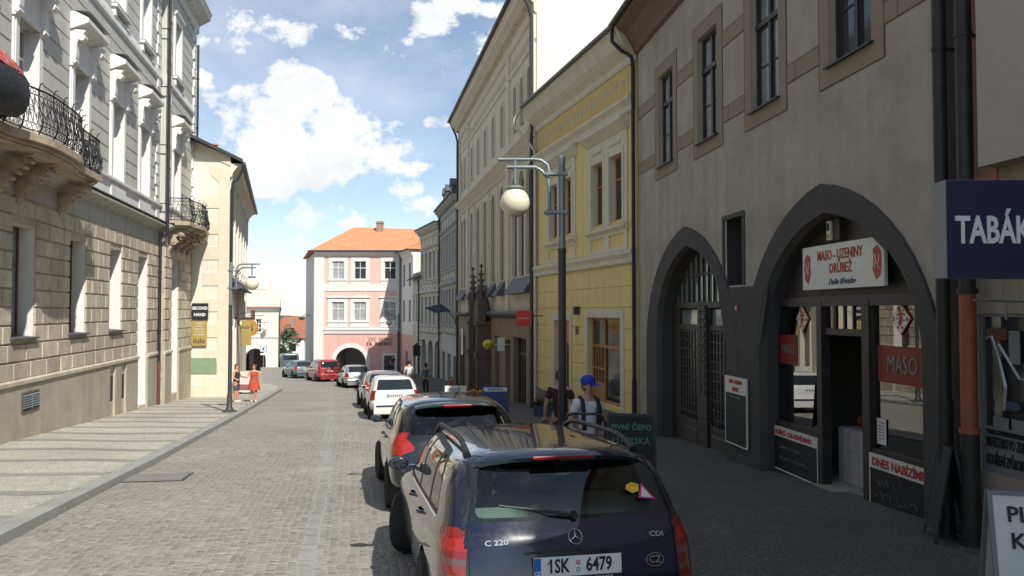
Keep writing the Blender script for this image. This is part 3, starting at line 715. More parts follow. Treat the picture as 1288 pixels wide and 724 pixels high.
def townhouse_window(c, yy, h0, h1, hw, hood, wide=False):
    o = window(B, c - hw, c + hw, h0, h1, yy + .27, 'white_frame', 'pane_light' if wide else 'pane_curtain', (1,), (.7,), .07, name='window')
    s = B.mb()
    fw = .2; a, b_ = c - hw, c + hw
    s.box(a - fw, a, yy - .07, yy + .02, h0 - .02, h1 + fw); s.box(b_, b_ + fw, yy - .07, yy + .02, h0 - .02, h1 + fw)
    s.box(a, b_, yy - .07, yy + .02, h1, h1 + fw)
    s.box(a - fw - .06, a - fw + .0, yy - .05, yy, h0 - .02, h1 + .05); s.box(b_ + fw, b_ + fw + .06, yy - .05, yy, h0 - .02, h1 + .05)
    e = .004
    for x in (a + e, b_ - e): s.quad((x, yy, h0), (x, yy, h1), (x, yy + .27, h1), (x, yy + .27, h0))
    if hood:
        s.box(a - fw, b_ + fw, yy - .05, yy + .02, h1 + fw, h1 + .95)
        cornice(s, a - fw - .16, b_ + fw + .16, [(.08, h1 + .92), (.18, h1 + .98), (.42, h1 + 1.08), (.50, h1 + 1.12), (.50, h1 + 1.24), (.12, h1 + 1.42)], yy)
        for x in (a - fw - .1, b_ + fw - .14):          # scrolled consoles
            P = [(0, h1 - .1)]
            for q in range(9):
                t = q / 8; P.append((-(.09 + .30 * t ** 1.6 + .05 * math.sin(t * PI * 2.2)), h1 - .1 + t * 1.0))
            P.append((0, h1 + .92))
            s.prism_yz([(yy + p, z) for p, z in P], x, x + .24)
            s.lathe([(.10, x - .02), (.10, x + .26)], (0, yy - .30, h1 + .70), 10, 'x')
            s.lathe([(.06, x - .02), (.06, x + .26)], (0, yy - .12, h1 + .02), 10, 'x')
    else:
        cornice(s, a - fw - .05, b_ + fw + .05, [(.07, h1 + fw), (.16, h1 + fw + .1), (.16, h1 + fw + .17)], yy)
        s.box(a - fw - .1, b_ + fw + .1, yy - .20, yy + .1, h0 - .13, h0 - .03)
        s.box(a - fw - .02, a - fw + .16, yy - .13, yy, h0 - .40, h0 - .13); s.box(b_ + fw - .16, b_ + fw + .02, yy - .13, yy, h0 - .40, h0 - .13)
    s.build('window_surround', 'white_trim', o)
    if not hood:
        s = B.mb(); s.box(a - fw - .11, b_ + fw + .11, yy - .21, yy + .1, h0 - .03, h0 - .012); s.build('sill', 'ledge_metal', o)
    else:
        s = B.mb(); s.box(a - fw - .18, b_ + fw + .18, yy - .52, yy, h1 + 1.425, h1 + 1.44); s.build('hood_flashing', 'ledge_metal', o)
for i, c in enumerate(cs):
    yy = -.22 if i == 0 else 0
    townhouse_window(c, yy, 4.45, 7.0, .62, True, i > 2); townhouse_window(c, yy, 10.15, 12.6, .6, False)
    if i >= 2:
        o = window(B, c - .72, c + .72, -.62, 2.1, .36, 'brown_frame', 'pane_light' if i != 3 else 'pane', (1,), (.66,), .08)
        s = B.mb(); s.prism_yz([(.36, -.62), (.36, -.575), (-.13, -.62), (-.13, -.655)], c - .80, c + .80); s.build('sill', 'slate', o)
    else:
        o = B.mb(); y = yy + .40; o.box(c - .72, c + .72, y, y + .08, -3.6, 2.1)
        for xx in (-.66, .04):
            for za, zb_ in ((-3.2, -2.2), (-2.05, -.9), (-.75, .35)): o.block(c + xx, c + xx + .62, y, za, zb_, .04, .04)
        o.box(c - .72, c + .72, y - .05, y, .55, .68); o.box(c - .03, c + .03, y - .05, y, -3.5, .5)
        d = o.build('door', 'wood_door', B.root)
        o = B.mb(); o.box(c - .62, c + .62, y - .02, y - .005, .78, 2.0); o.build('pane', 'pane', d)
        o = B.mb(); o.lathe([(.03, -.12), (.03, 0)], (c - .1, y - .05, -2.1), 8, 'y'); o.build('handle', 'iron', d)
# curtained look behind two near windows, cellar vent, cellar openings
v = vents[0]; o = B.mb(); o.box(v[0] - .05, v[1] + .05, -.105, -.06, v[2] - .05, v[3] + .05); vg = o.build('vent_grille', 'pipe_grey', B.root)
o = B.mb(); o.box(v[0], v[1], -.108, -.10, v[2], v[3]); o.build('vent_backing', 'shop_dark', vg)
o = B.mb()
for i in range(6):
    z = v[2] + .03 + i * (v[3] - v[2] - .03) / 6; o.prism_yz([(-.112, z), (-.135, z + .01), (-.112, z + .045)], v[0], v[1])
o.box((v[0] + v[1]) / 2 - .012, (v[0] + v[1]) / 2 + .012, -.139, -.11, v[2], v[3]); o.build('louvre', 'lamp_grey', vg)
o = B.mb()
for a, b_, c, d in cell: o.box(a, b_, .0, .03, c, d)
o.build('cellar_shutter', 'shop_dark', B.root)
drainpipe(B, sy(32.3), -2.0, 3.0, .06, -.14, 'pipe_black'); drainpipe(B, sy(32.3), 3.2, 14.2, .06, -.40, 'pipe_black'); drainpipe(B, sy(32.3), -3.95, -2.0, .068, -.14, 'iron_rust')
o = B.mb(); o.tube([(sy(32.3), -.14, 3.0), (sy(32.3), -.40, 3.2)], .06, 10); o.build('drainpipe_elbow', 'pipe_black', B.root)
drainpipe(B, rs1 - .08, -4.3, 13.0, .055, -.40, 'pipe_black')

def balcony(s0, s1, bulge, nm='balcony', base_y=0, seg=26):
    """bowed stone slab on scrolled consoles with wrought iron railing"""
    hf = 3.78
    def off(t):      # projection along the balcony
        e = min(t, 1 - t) * (s1 - s0)
        b_ = math.exp(-((t - .5) / .23) ** 4) * bulge
        return .92 + b_
    T = [i / seg for i in range(seg + 1)]
    outl = [(s0 + (s1 - s0) * t, base_y - off(t)) for t in T]
    m = B.mb()
    for a, k in ((0, .16), (.09, .10), (.17, .06)):
        P = [(s0 + a, base_y)] + [(x + (a if x < (s0 + s1) / 2 else -a) * (1 if i in (0, seg) else .6), y + a) for i, (x, y) in enumerate(outl)] + [(s1 - a, base_y)]
        z1 = hf - {0: 0, .09: .13, .17: .21}[a]
        m.prism_xy(P[::-1], z1 - k, z1)
    root = m.build(nm, 'balcony_stone', B.root)
    for x in ([s0 + .35, (s0 + s1) / 2 - .75, (s0 + s1) / 2 + .5, s1 - .65] if s1 - s0 > 4.5 else [s0 + .4, s1 - .7]):
        m = B.mb(); P = [(base_y, 2.55)]
        for q in range(15):
            t = q / 14; P.append((base_y - (.06 + .80 * t ** 1.7 + .05 * math.sin(t * 9)), 2.55 + .97 * t ** .8))
        P.append((base_y, 3.50)); m.prism_yz(P, x, x + .3)
        for (cy, cz, r) in ((.20, 2.98, .17), (.52, 3.30, .13)):
            m.lathe([(r, x - .05), (r, x + .0)], (0, base_y - cy, cz), 12, 'x'); m.lathe([(r * .5, x - .09), (r * .5, x - .05)], (0, base_y - cy, cz), 10, 'x')
        for q in range(6): m.lathe([(.05, x + .03), (.05, x + .27)], (0, base_y - .1 - q * .13, 2.72 + q * .125), 7, 'x')
        m.build('console', 'balcony_stone', root)
    # railing
    m = B.mb()
    path = [(s0 + .06, base_y - .02)] + [(s0 + .06, base_y - .5)] + [(min(max(x, s0 + .06), s1 - .06), y + .06) for x, y in outl] + [(s1 - .06, base_y - .5), (s1 - .06, base_y - .02)]
    # resample
    D = [0]
    for p, q in zip(path, path[1:]): D.append(D[-1] + math.dist(p, q))
    def at(d):
        for k in range(len(path) - 1):
            if d <= D[k + 1] + 1e-9:
                f = (d - D[k]) / max(1e-9, D[k + 1] - D[k]); return (path[k][0] + (path[k + 1][0] - path[k][0]) * f, path[k][1] + (path[k + 1][1] - path[k][1]) * f)
        return path[-1]
    def nrm(d):
        a, b_ = at(max(0, d - .02)), at(min(D[-1], d + .02)); v = Vector((b_[0] - a[0], b_[1] - a[1])).normalized(); return Vector((v.y, -v.x))
    def bell(z): return .11 * math.sin(PI * min(1, max(0, (.62 - z) / .62))) if z < .62 else 0
    def P3(d, z):
        p = at(d); n = nrm(d); b_ = bell(z); return (p[0] + n.x * b_, p[1] + n.y * b_, hf + z)
    n = int(D[-1] / .12)
    for z, r in ((.06, .014), (.20, .010), (.84, .010), (.98, .020)):
        m.tube([P3(D[-1] * i / n, z) for i in range(n + 1)], r, 5)
    npan = max(4, round(D[-1] / .55))
    for i in range(npan + 1):
        d = D[-1] * i / npan
        m.tube([P3(d, z) for z in (0, .1, .25, .4, .55, .7, .85, 1.0)], .016, 5)
        p = P3(d, 1.0); nn = nrm(d)
        m.tube([p, (p[0] + nn.x * .03, p[1] + nn.y * .03, p[2] + .10), (p[0] + nn.x * .09, p[1] + nn.y * .09, p[2] + .12)], .013, 5)
        if i == npan: break
        d1 = D[-1] * (i + 1) / npan; w_ = d1 - d
        for k in range(4):                                 # lattice
            a = d + w_ * k / 4
            m.tube([P3(a + w_ * q / 4 * .5, .20 + .32 * q) for q in (0, 1, 2)], .008, 4)
            m.tube([P3(d1 - (a - d) - w_ * q / 4 * .5, .20 + .32 * q) for q in (0, 1, 2)], .008, 4)
        for k in range(4):                                 # rings below and above
            cc = d + w_ * (k + .5) / 4
            for zc, rr in ((.13, .055), (.91, .055)):
                m.tube([P3(cc + rr * math.cos(2 * PI * q / 8), zc + rr * math.sin(2 * PI * q / 8)) for q in range(8)], .008, 4, True)
        for cc, zc, rr in ((d + w_ * .25, .38, .08), (d + w_ * .75, .38, .08), (d + w_ * .5, .52, .10), (d + w_ * .25, .68, .08), (d + w_ * .75, .68, .08)):
            m.tube([P3(cc + rr * (1 - q / 13) * math.cos(q * .9), zc + rr * (1 - q / 13) * math.sin(q * .9)) for q in range(11)], .009, 4)
    m.build('railing', 'iron', root)
    return root
balcony(sy(14.2), sy(21.9), .42)
balcony(rs0 + .35, rs1 - .9, .2, base_y=-.22)

# cloth bundle hanging over the balcony's corner
b0 = (sy(17.0), -1.47)
ur = empty('balcony_cloth', (0, 0, 0), 0, 'red and white printed cloth over a dark bulging cover on the near balcony', 'cloth')
q = B.root.matrix_basis
ang = math.atan2(B.d.y, B.d.x); ur.rotation_euler[2] = ang
ctr = B.A + B.d * sy(14.75); n_ = Vector((-B.d.y, B.d.x)); ctr = ctr + n_ * (-.98); ur.scale = (1.15, 1, 1.08)
ur.location = (ctr.x, ctr.y, EYE + 3.80)
m = MB()
prof = [(.02, 1.18), (.45, 1.10), (.80, .96), (1.02, .80), (1.08, .74)]
def fold(mb, pr, n=40, sq=.45, amp=.04, seed=0):
    o = len(mb.v)
    for i, (r, z) in enumerate(pr):
        for k in range(n):
            a = 2 * PI * k / n; rr = r * (1 + amp * math.sin(a * 9 + i * .4 + seed) * (i / len(pr)))
            mb.v.append((rr * math.cos(a) * 1.1, rr * math.sin(a) * sq, z + .02 * math.sin(a * 5 + seed)))
    for i in range(len(pr) - 1):
        for k in range(n): mb.f.append((o + i * n + k, o + i * n + (k + 1) % n, o + (i + 1) * n + (k + 1) % n, o + (i + 1) * n + k))
fold(m, prof); m.build('printed_cloth', 'red_cloth', ur, 60)
m = MB(); fold(m, [(1.06, .76), (1.12, .60), (1.08, .40), (.98, .22), (.80, .10), (.3, .05)], seed=2, amp=.06); m.build('dark_cover', 'black_cloth', ur, 60)

# ================================================================ SECOND HAND HOUSE
C2 = Bld('corner_house', (-15.75, 38.15), (-13.55, 38.0), 'cream plastered corner house with tan quoins and a rusty drainpipe, beyond the left townhouse')
B = C2; LL = B.len
w = B.mb()
w.quad((-1.5, 0, -4.6), (LL, 0, -4.6), (LL, 0, 7.45), (-1.5, 0, 9.15))
w.quad((-1.5, 0, 9.15), (-1.5, 6, 9.15), (-1.5, 6, -4.6), (-1.5, 0, -4.6))
w.build('gable_wall', 'cream_light', B.root)
w = B.mb(); w.prism_xz([(-1.5, 9.2), (LL + .05, 7.5), (LL + .05, 7.0), (-1.5, 8.7)], -.04, 0); w.prism_xz([(LL - .95, 7.0), (LL + .02, 6.8), (LL + .02, -4.6), (LL - .5, -4.6), (LL - .5, 6.2), (LL - .95, 6.6)], -.025, 0)
w.build('verge_band', 'cream_wall', B.root)
qn = B.mb(); k = 0; h = -3.7
while h < 5.5:
    if k % 2 == 0: qn.box(LL - 1.28, LL - .5, -.03, 0, h, h + .62)
    h += .62; k += 1
qn.box(LL - .5, LL - .02, -.045, -.026, -4.6, 6.7)
qn.build('quoins', 'quoin', B.root)
gp = B.mb(); gp.box(LL - 2.15, LL - .55, -.04, 0, -2.95, -2.2); gp.build('green_panel', 'green_panel', B.root)
gp = B.mb(); gp.box(LL - 2.2, LL + .02, -.06, 0, -4.4, -3.5); gp.build('plinth', 'cream_wall', B.root)
# street front of the same house
ang2 = math.atan2(-(-.27), 1)
C3 = Bld('corner_front', (-13.55, 38.0), (-19.1, 57.2), 'x')
F_ = C3
C3.root.name = 'street_front'; C3.root.parent = C2.root
C3.root.matrix_parent_inverse = (Matrix.Translation(C2.root.location) @ Matrix.Rotation(C2.root.rotation_euler[2], 4, 'Z')).inverted()
del C3.root['label']; del C3.root['category']
B = C3; L3 = B.len
class NegMB(MB):                      # this front is written with +y pointing out to the street
    def build(s, *a, **k):
        s.v = [(x, -y, z) for x, y, z in s.v]; return MB.build(s, *a, **k)
C3.mb = lambda: NegMB(C3.zo)
ops = []
for i in range(6):
    c = 1.9 + i * 3.1; ops += [(c - .5, c + .5, 2.4, 4.4), (c - .5, c + .5, -.6, 1.2) if i > 1 else (c - .8, c + .8, -3.4, -.6)]
w = B.mb(); wall(w, 0, L3, -5.6, 7.1, ops, 0, -.25); w.quad((L3, 0, -5.6), (L3, 0, 7.1), (L3, -8, 7.1), (L3, -8, -5.6))
w.build('wall', 'cream_wall', B.root)
w = B.mb()
for a, b_, c, d in ops:
    w.box(a - .18, a, -.0, .07, c - .1, d + .2); w.box(b_, b_ + .18, 0, .07, c - .1, d + .2); w.box(a, b_, 0, .07, d, d + .2); w.box(a - .2, b_ + .2, 0, .12, c - .2, c - .08)
for i in range(7):
    w.box(.2 + i * 3.1, .6 + i * 3.1, 0, .10, 1.9, 6.6)
cw = [(0, 1.5), (.12, 1.55), (.16, 1.7), (.1, 1.78), (0, 1.8)]
w.prism_yz(cw, 0, L3)
w.build('trim', 'cream_light', B.root)
w = B.mb(); w.prism_yz([(0, 6.5), (.10, 6.5), (.14, 6.7), (.34, 6.98), (.52, 7.02), (.56, 7.14), (0, 7.14)], 0, L3 + .1); w.build('eave_cove', 'quoin', B.root)
w = B.mb()
for a, b_, c, d in ops: w.box(a, b_, -.22, -.2, c, d)
w.build('panes', 'pane', B.root)
w = B.mb()
n = 16; P = [(.62 + .09 * math.cos(PI + PI * i / n), 7.14 + .09 * math.sin(PI + PI * i / n)) for i in range(n + 1)]
w.prism_yz(P + [(.53, 7.2), (.71, 7.2)][::-1], -.15, L3 + .2); w.build('gutter', 'post_dark', B.root)
w = B.mb(); w.prism_yz([(.60, 7.16), (.58, 7.34), (-6, 10.35), (-6, 10.22), (.60, 7.17)], -.25, L3 + .3); w.build('roof', 'roof_dark', B.root)
w = B.mb()
for i in range(9): w.sphere((-.2 + i * .2, -.6 - .1 * i, 7.95 + .046 * i), .10, 8, 5, (1.2, 1, .6))
w.build('ridge_tiles', 'roof_tile', B.root)
w = B.mb(); s_ = .35
w.tube([(-.1, .64, 7.1), (-.1, .58, 6.85), (-.12, .35, 6.35), (-.12, .14, 6.2), (-.12, .12, 5.9), (-.12, .12, -.9)], .065, 10); w.build('drainpipe', 'pipe_black', B.root, 40)
w = B.mb(); w.tube([(-.12, .12, -.9), (-.12, .12, -4.5)], .08, 10); w.build('drainpipe', 'iron_rust', B.root, 40)
w = B.mb(); w.box(6.2, 8.6, 0, .95, -.45, -.3); w.box(6.2, 8.6, .8, .95, -.3, .1); w.build('shop_awning', 'iron_rust', B.root)
w = B.mb(); w.prism_yz([(0, 1.3), (.5, 1.2), (.5, 1.3), (0, 1.6)], 3, 16); w.build('ledge_roof', 'slate', B.root)

def flat_sign(name, c, w_, h_, m, label, cat='sign', rz=0., d=.03, frame=None, group=None, fm='iron'):
    """thin board facing local -y, centre at c"""
    e = empty(name, c, rz, label, cat, group)
    b_ = MB(); b_.box(-w_ / 2, w_ / 2, -d, 0, -h_ / 2, h_ / 2); b_.build('board', m, e)
    if frame:
        f = MB(); t = frame
        f.box(-w_ / 2 - t, w_ / 2 + t, -d - .008, .0, h_ / 2, h_ / 2 + t); f.box(-w_ / 2 - t, w_ / 2 + t, -d - .008, .0, -h_ / 2 - t, -h_ / 2)
        f.box(-w_ / 2 - t, -w_ / 2, -d - .008, .0, -h_ / 2, h_ / 2); f.box(w_ / 2, w_ / 2 + t, -d - .008, .0, -h_ / 2, h_ / 2)
        f.build('frame', fm, e)
    return e
def fpos(B, s, h, y): n = Vector((-B.d.y, B.d.x)); p = B.A + B.d * s + n * y; return (p.x, p.y, EYE + h)
def frz(B): return math.atan2(B.d.y, B.d.x)
B = C2
e = flat_sign('shop_sign', (-14.9, 38.0, EYE + .02), .80, .78, 'text_black', 'dark square second hand shop sign with white letters on the cream wall', rz=frz(B))
lettering('SECOND', .20, 'text_white', e, (0, -.034, .15), bold=.008, sx=.95); lettering('HAND', .20, 'text_white', e, (0, -.034, -.16), bold=.008)
e = flat_sign('shop_sign', (-14.92, 38.0, EYE - 1.02), .74, 1.18, 'ochre', 'tall ochre notice board under the dark second hand sign', rz=frz(B))
for i in range(5): scribble((.42, .34, .5, .4, .52)[i], .06, 'text_white', e, (0, -.034, .47 - i * .135), i)
b_ = MB()
for i in range(7): b_.box(-.29 + i * .085, -.24 + i * .085, -.036, -.03, -.48, -.30 + .06 * math.sin(i * 2.1))
b_.build('picture', 'brown_frame', e)
e = flat_sign('shop_banner', (-14.40, 43.2, EYE - 1.15), .52, 1.32, 'ochre', 'tall ochre banner sign standing out from the shop front beyond the left lamp', rz=0, d=.05)
scribble(.45, .12, 'brown_frame', e, (0, -.054, .3), 5)
b_ = MB(); b_.tube([(-1.0, 0, .78), (.38, 0, .78)], .02, 6); b_.build('bracket', 'iron', e)
e = empty('round_sign', (-16.15, 49.0, EYE - .98), 0, 'round amber hanging sign with a figure, in front of the gabled house', 'sign')
b_ = MB(); b_.lathe([(.49, -.06), (.52, 0), (.49, .06)], (0, 0, 0), 28, 'y'); b_.build('disc', 'amber', e, 40)
b_ = MB(); b_.lathe([(.36, -.07), (.36, -.061)], (0, 0, 0), 24, 'y'); b_.build('inner_disc', 'ochre', e)
b_ = MB(); b_.lathe([(.15, -.085), (.15, -.071)], (.05, 0, .13), 14, 'y'); b_.lathe([(.22, -.08), (.22, -.0705)], (.02, 0, -.07), 14, 'y'); b_.build('figure', 'brown_frame', e)
b_ = MB(); b_.tube([(-1.0, 0, .9), (.1, 0, .9)], .025, 6); b_.tube([(0, 0, .9), (0, 0, .7)], .015, 6); b_.build('bracket', 'iron', e)
e = empty('goods_rack', (-13.9, 38.2 + 3.4, g(41.6) + .12), -.2, 'pale goods rack with pink things standing at the corner shop behind the women', 'rack')
b_ = MB(); b_.box(-.35, .35, -.2, .2, .1, 1.15); b_.build('panel', 'sign_white', e); b_ = MB(); b_.box(-.3, .3, -.24, -.2, .25, .5); b_.build('goods', 'tee_pink', e)
b_ = MB()
for x in (-.33, .33): b_.box(x - .02, x + .02, -.22, .22, 0, .1)
b_.build('feet', 'iron', e)

# ================================================================ GABLED HOUSE AT THE CORNER
B = Bld('gabled_house', (-30.5, 84.0), (-24.55, 84.0), 'small cream house with curved gable and arched passage at the end of the street')
L = B.len; s1, s2 = B.s(308), B.s(335)
ap = arch_pts(s1, s2, -5.0, -3.85, 12)
gw = [(B.s(311), B.s(317.5), -2.15, -.75), (B.s(322), B.s(328.5), -2.15, -.75)]
w = B.mb(); wall(w, 0, L, -7, .35, [(s1, s2, -7, -3.6, ap)] + gw, 0, .5); w.quad((L, 0, -7), (L, 0, .35), (L - 2.6, 7, .35), (L - 2.6, 7, -7)); w.quad((0, 7, -7), (0, 7, .35), (L - 2.6, 7, .35), (L - 2.6, 7, -7)); w.quad((0, 0, -7), (0, 0, .35), (0, 7, .35), (0, 7, -7))
w.quad((s1 - .5, 3, -7), (s2 + .5, 3, -7), (s2 + .5, 3, -3), (s1 - .5, 3, -3)); w.build('wall', 'cream_light', B.root)
w = B.mb(); w.box(s1 + .3, s1 + 1.1, 2.2, 2.3, -6.6, -4.2); w.build('door', 'wood_door', B.root)
w = B.mb(); cornice(w, 0, L + .02, [(.05, -2.75), (.1, -2.7), (.1, -2.6)]); cornice(w, 0, L + .2, [(.1, .1), (.35, .35), (.35, .44)])
for a, b_, c, d in gw: w.box(a - .1, b_ + .1, -.06, 0, d, d + .15); w.box(a - .1, b_ + .1, -.06, 0, c - .12, c)
w.box(gw[0][0] - .3, gw[1][1] + .3, -.08, 0, -.35, -.27)
w.build('trim', 'white_wall', B.root)
for a, b_, c, d in gw: window(B, a, b_, c, d, .12, 'white_frame', 'pane', (1,), (.33, .66), .05)
w = B.mb(); w.add([(-.3, -.45, .45), (L + .40, -.45, .45), (L - 2.2, 7.4, .45), (-.3, 7.4, .45), (0, 3.5, 1.9), (L - 3.4, 3.5, 1.9)], [(0, 1, 5, 4), (1, 2, 5), (2, 3, 4, 5), (3, 0, 4), (3, 2, 1, 0)]); w.build('roof', 'roof_old', B.root)
w = B.mb(); cx = (s1 + s2) / 2 + .5
P = []
for t in range(13):
    a = PI * t / 12; P.append((cx - 1.0 * math.cos(a), 3.0 + .95 * math.sin(a)))
P = [(cx - 2.1, .5), (cx - 2.1, 1.2), (cx - 1.9, 1.7), (cx - 1.3, 1.9), (cx - 1.15, 2.4)] + P + [(cx + 1.15, 2.4), (cx + 1.3, 1.9), (cx + 1.9, 1.7), (cx + 2.1, 1.2), (cx + 2.1, .5)]
w.prism_xz(P, -.15, .35); w.box(cx - .75, cx + .75, -.2, .3, 2.35, 2.5); w.build('curved_gable', 'cream_light', B.root)
w = B.mb(); w.tube([(L + .25, -.35, .4), (L + .05, -.12, -.2), (L + .02, -.1, -6.5)], .07, 8); w.build('drainpipe', 'post_dark', B.root)
e = flat_sign('direction_sign', (-25.15, 80.6, EYE - 3.75), .62, .55, 'sign_white', 'small white and blue direction sign on a post by the gabled house', frame=.03)
b_ = MB(); b_.box(-.1, .1, -.036, -.03, -.15, .15); b_.build('symbol', 'plate_blue', e)
b_ = MB(); b_.box(-.03, .03, .0, .05, -2.0, .3); b_.build('post', 'lamp_grey', e)
b_ = MB(); b_.box(-.3, .3, -.03, 0, -.62, -.42); b_.build('plate', 'sign_white', e)
# low wall beside it
e = MB(); e.box(0, 2.2, 0, .5, 0, .55); o = e.build('low_wall', 'concrete'); o.location = (-25.3, 80.2, g(81) + .02); tag(o, 'low rough grey wall beside the direction sign', 'wall')

# ================================================================ FAR HOUSES DOWN THE SIDE STREET
def far_house(name, A, w_, d_, hw, hr, wall_m, roof_m, label, rz=0., wins=3, group='houses far down the side street'):
    zb = g(A[1]); e = empty(name, (A[0], A[1], zb), rz, label, 'house', group)
    b_ = MB(); ops = [(w_ * (i + .5) / wins - .5, w_ * (i + .5) / wins + .5, hw * .5, hw * .8) for i in range(wins)]
    wall(b_, 0, w_, -2, hw, ops, 0, .2); shell(b_, 0, w_, -2, hw, d_); b_.build('wall', wall_m, e)
    b_ = MB(); b_.add([(-.4, -.4, hw), (w_ + .4, -.4, hw), (w_ + .4, d_ + .4, hw), (-.4, d_ + .4, hw), (w_ * .3, d_ / 2, hw + hr), (w_ * .7, d_ / 2, hw + hr)],
        [(0, 1, 5, 4), (2, 3, 4, 5), (1, 2, 5), (3, 0, 4), (3, 2, 1, 0)]); b_.build('roof', roof_m, e)
    for a, b2, c, d in ops:
        b_ = MB(); b_.box(a, b2, .08, .12, c, d); b_.build('window', 'pane', e)
    b_ = MB(); b_.box(w_ * .6, w_ * .6 + .7, d_ * .45, d_ * .45 + .7, hw + hr * .5, hw + hr + .9); b_.build('chimney', 'chimney', e)
    return e
far_house('red_roof_house', (-49.5, 150), 15, 12, 3.5, 5.2, 'white_wall', 'roof_old', 'white house with steep red tiled roof seen beyond the tree', -.1, 4)
far_house('red_roof_house', (-39.0, 122), 7, 9, 4.2, 2.0, 'white_wall', 'roof_old', 'narrow white house with low red roof right of the tree', .12, 2)
far_house('red_roof_house', (-58, 185), 16, 12, 3.5, 4.2, 'cream_wall', 'roof_old', 'cream house with red roof, farthest down the valley', .2, 4)

def tree(name, x, y, h, cw, seed, label, mleaf='leaf', group=None, zb=None, nl=2600, trunk_h=.3, ls=.22):
    r = random.Random(seed); zb = g(y) if zb is None else zb
    e = empty(name, (x, y, zb), 0, label, 'tree', group)
    t = MB(); t.tube([(0, 0, -.3), (.05, .02, h * .2), (-.05, .05, h * .45), (0, 0, h * .75)], [h * .03, h * .024, h * .017, h * .006], 8)
    cl = []
    for i in range(15):
        a = r.uniform(0, 2 * PI); z = r.uniform(trunk_h, .92); rr = cw * .5 * math.sin(PI * min(1, (z - trunk_h * .6) / (1.08 - trunk_h * .6))) * r.uniform(.35, .95)
        p = (rr * math.cos(a), rr * math.sin(a), h * z); cl.append((p, cw * r.uniform(.14, .26)))
        t.tube([(0, 0, h * z * .55), (p[0] * .5, p[1] * .5, h * z * .8), p], [h * .011, h * .007, h * .002], 5)
    t.build('trunk', 'bark', e, 60)
    c = MB()
    for i in range(nl):
        p, rr = r.choice(cl); d = Vector((r.gauss(0, 1), r.gauss(0, 1), r.gauss(0, .8))).normalized() * rr * r.uniform(.55, 1.1) ** .6
        q = Vector(p) + d; n = Vector((r.gauss(0, 1), r.gauss(0, 1), r.gauss(.6, 1))).normalized(); a = n.orthogonal().normalized(); b_ = n.cross(a); s = ls * r.uniform(.6, 1.3)
        c.quad(q - a * s, q - b_ * s * .6, q + a * s, q + b_ * s * .6)
    c.build('crown', mleaf, e)
    return e
tree('leafy_tree', -35.6, 124, 6.0, 5.0, 4, 'round green tree between the gabled house and a white house', 'leaf', nl=3200)
tree('leafy_tree', -33.2, 116, 2.6, 2.0, 6, 'low bush-like tree in front of the narrow white house', 'leaf_dark', nl=900)
for i, (x, y, h, cw) in enumerate(((-95, 330, 12, 12), (-84, 300, 11, 11), (-72, 280, 10, 12), (-110, 350, 12, 13), (-62, 262, 9, 10), (-90, 420, 13, 16), (-120, 470, 13, 18))):
    tree('far_tree', x, y, h, cw, 20 + i, 'one of the dark green trees merging on the valley slope', 'leaf_dark', 'trees on the valley slope', nl=900, ls=.6)

# ================================================================ PINK HOUSE
PK = Bld('pink_house', (-20.9, 84.0), (-11.7, 84.0), 'three storey pink and white house with orange tiled roof and arched passage')
B = PK; L = B.len; ht = 6.25; gb = -6.9
cx = [B.s(425), B.s(452.7), B.s(490.5)]
up = [(c - .62, c + .62, 3.45, 5.35) for c in cx]; lo = [(c - .64, c + .64, -.95, 1.05) for c in cx]
a0, a1 = B.s(422), B.s(460.5); ap = arch_pts(a0, a1, -5.3, -3.75, 16)
dw = (B.s(483.5), B.s(496.5), -6.2, -4.6)
w = B.mb(); wall(w, 0, L, gb, -2.35, [(a0, a1, gb, -3.5, ap), dw], 0, .5); w.build('ground_floor_wall', 'pink_dark', B.root)
w = B.mb(); wall(w, 0, L, -2.35, ht, up + lo, 0, .25); w.build('wall', 'pink_wall', B.root)
dl = Vector((-24.9, 96)) - Vector((-20.9, 84)); 
def pl_(X, Y): v = Vector((X, Y)) - B.A; return (v.x, v.y)
q1, q2 = (0, 0), (-4.0, 12.0)
w = B.mb(); w.quad((0, 0, gb), (0, 0, ht), (q2[0], q2[1], ht), (q2[0], q2[1], gb)); w.quad((q2[0], q2[1], ht), (L, 12, ht), (L, 12, gb), (q2[0], q2[1], gb)); w.quad((L, 0, gb), (L, 0, ht), (L, 12, ht), (L, 12, gb)); 
w.quad((a0 - 1, 5, gb), (a1 + 1, 5, gb), (a1 + 1, 5, -3), (a0 - 1, 5, -3)); w.quad((a0 - .01, .5, gb), (a0 - .01, 5, gb), (a0 - .01, 5, -3), (a0 - .01, .5, -3)); w.quad((a0, .5, -3.4), (a1, .5, -3.4), (a1, 5, -3.4), (a0, 5, -3.4))
w.build('side_wall', 'white_wall', B.root)
w = B.mb()
# pilasters, bands, eave
w.box(0, 1.05, -.08, .0, gb, ht); w.box(L - .5, L, -.08, 0, -2.3, ht)
cornice(w, 1.05, L, [(.06, -2.35), (.1, -2.3), (.14, -2.0), (.22, -1.9), (.22, -1.8), (.06, -1.72)])
w.box(1.05, L - .5, -.06, 0, 2.2, 2.95); cornice(w, 0, L, [(.06, 5.85), (.1, 5.95), (.3, 6.2), (.42, 6.3), (.42, 6.4)])
P = arch_pts(a0, a1, -5.3, -3.75, 16); Q = arch_pts(a0 - .45, a1 + .45, -5.3, -3.3, 16)
for i in range(16):
    (x0, z0), (x1, z1), (X0, Z0), (X1, Z1) = P[i], P[i + 1], Q[i], Q[i + 1]
    w.add([(x0, -.05, z0), (x1, -.05, z1), (X1, -.05, Z1), (X0, -.05, Z0), (x0, 0, z0), (x1, 0, z1), (X1, 0, Z1), (X0, 0, Z0)], [(0, 1, 2, 3), (3, 2, 6, 7), (0, 4, 5, 1)])
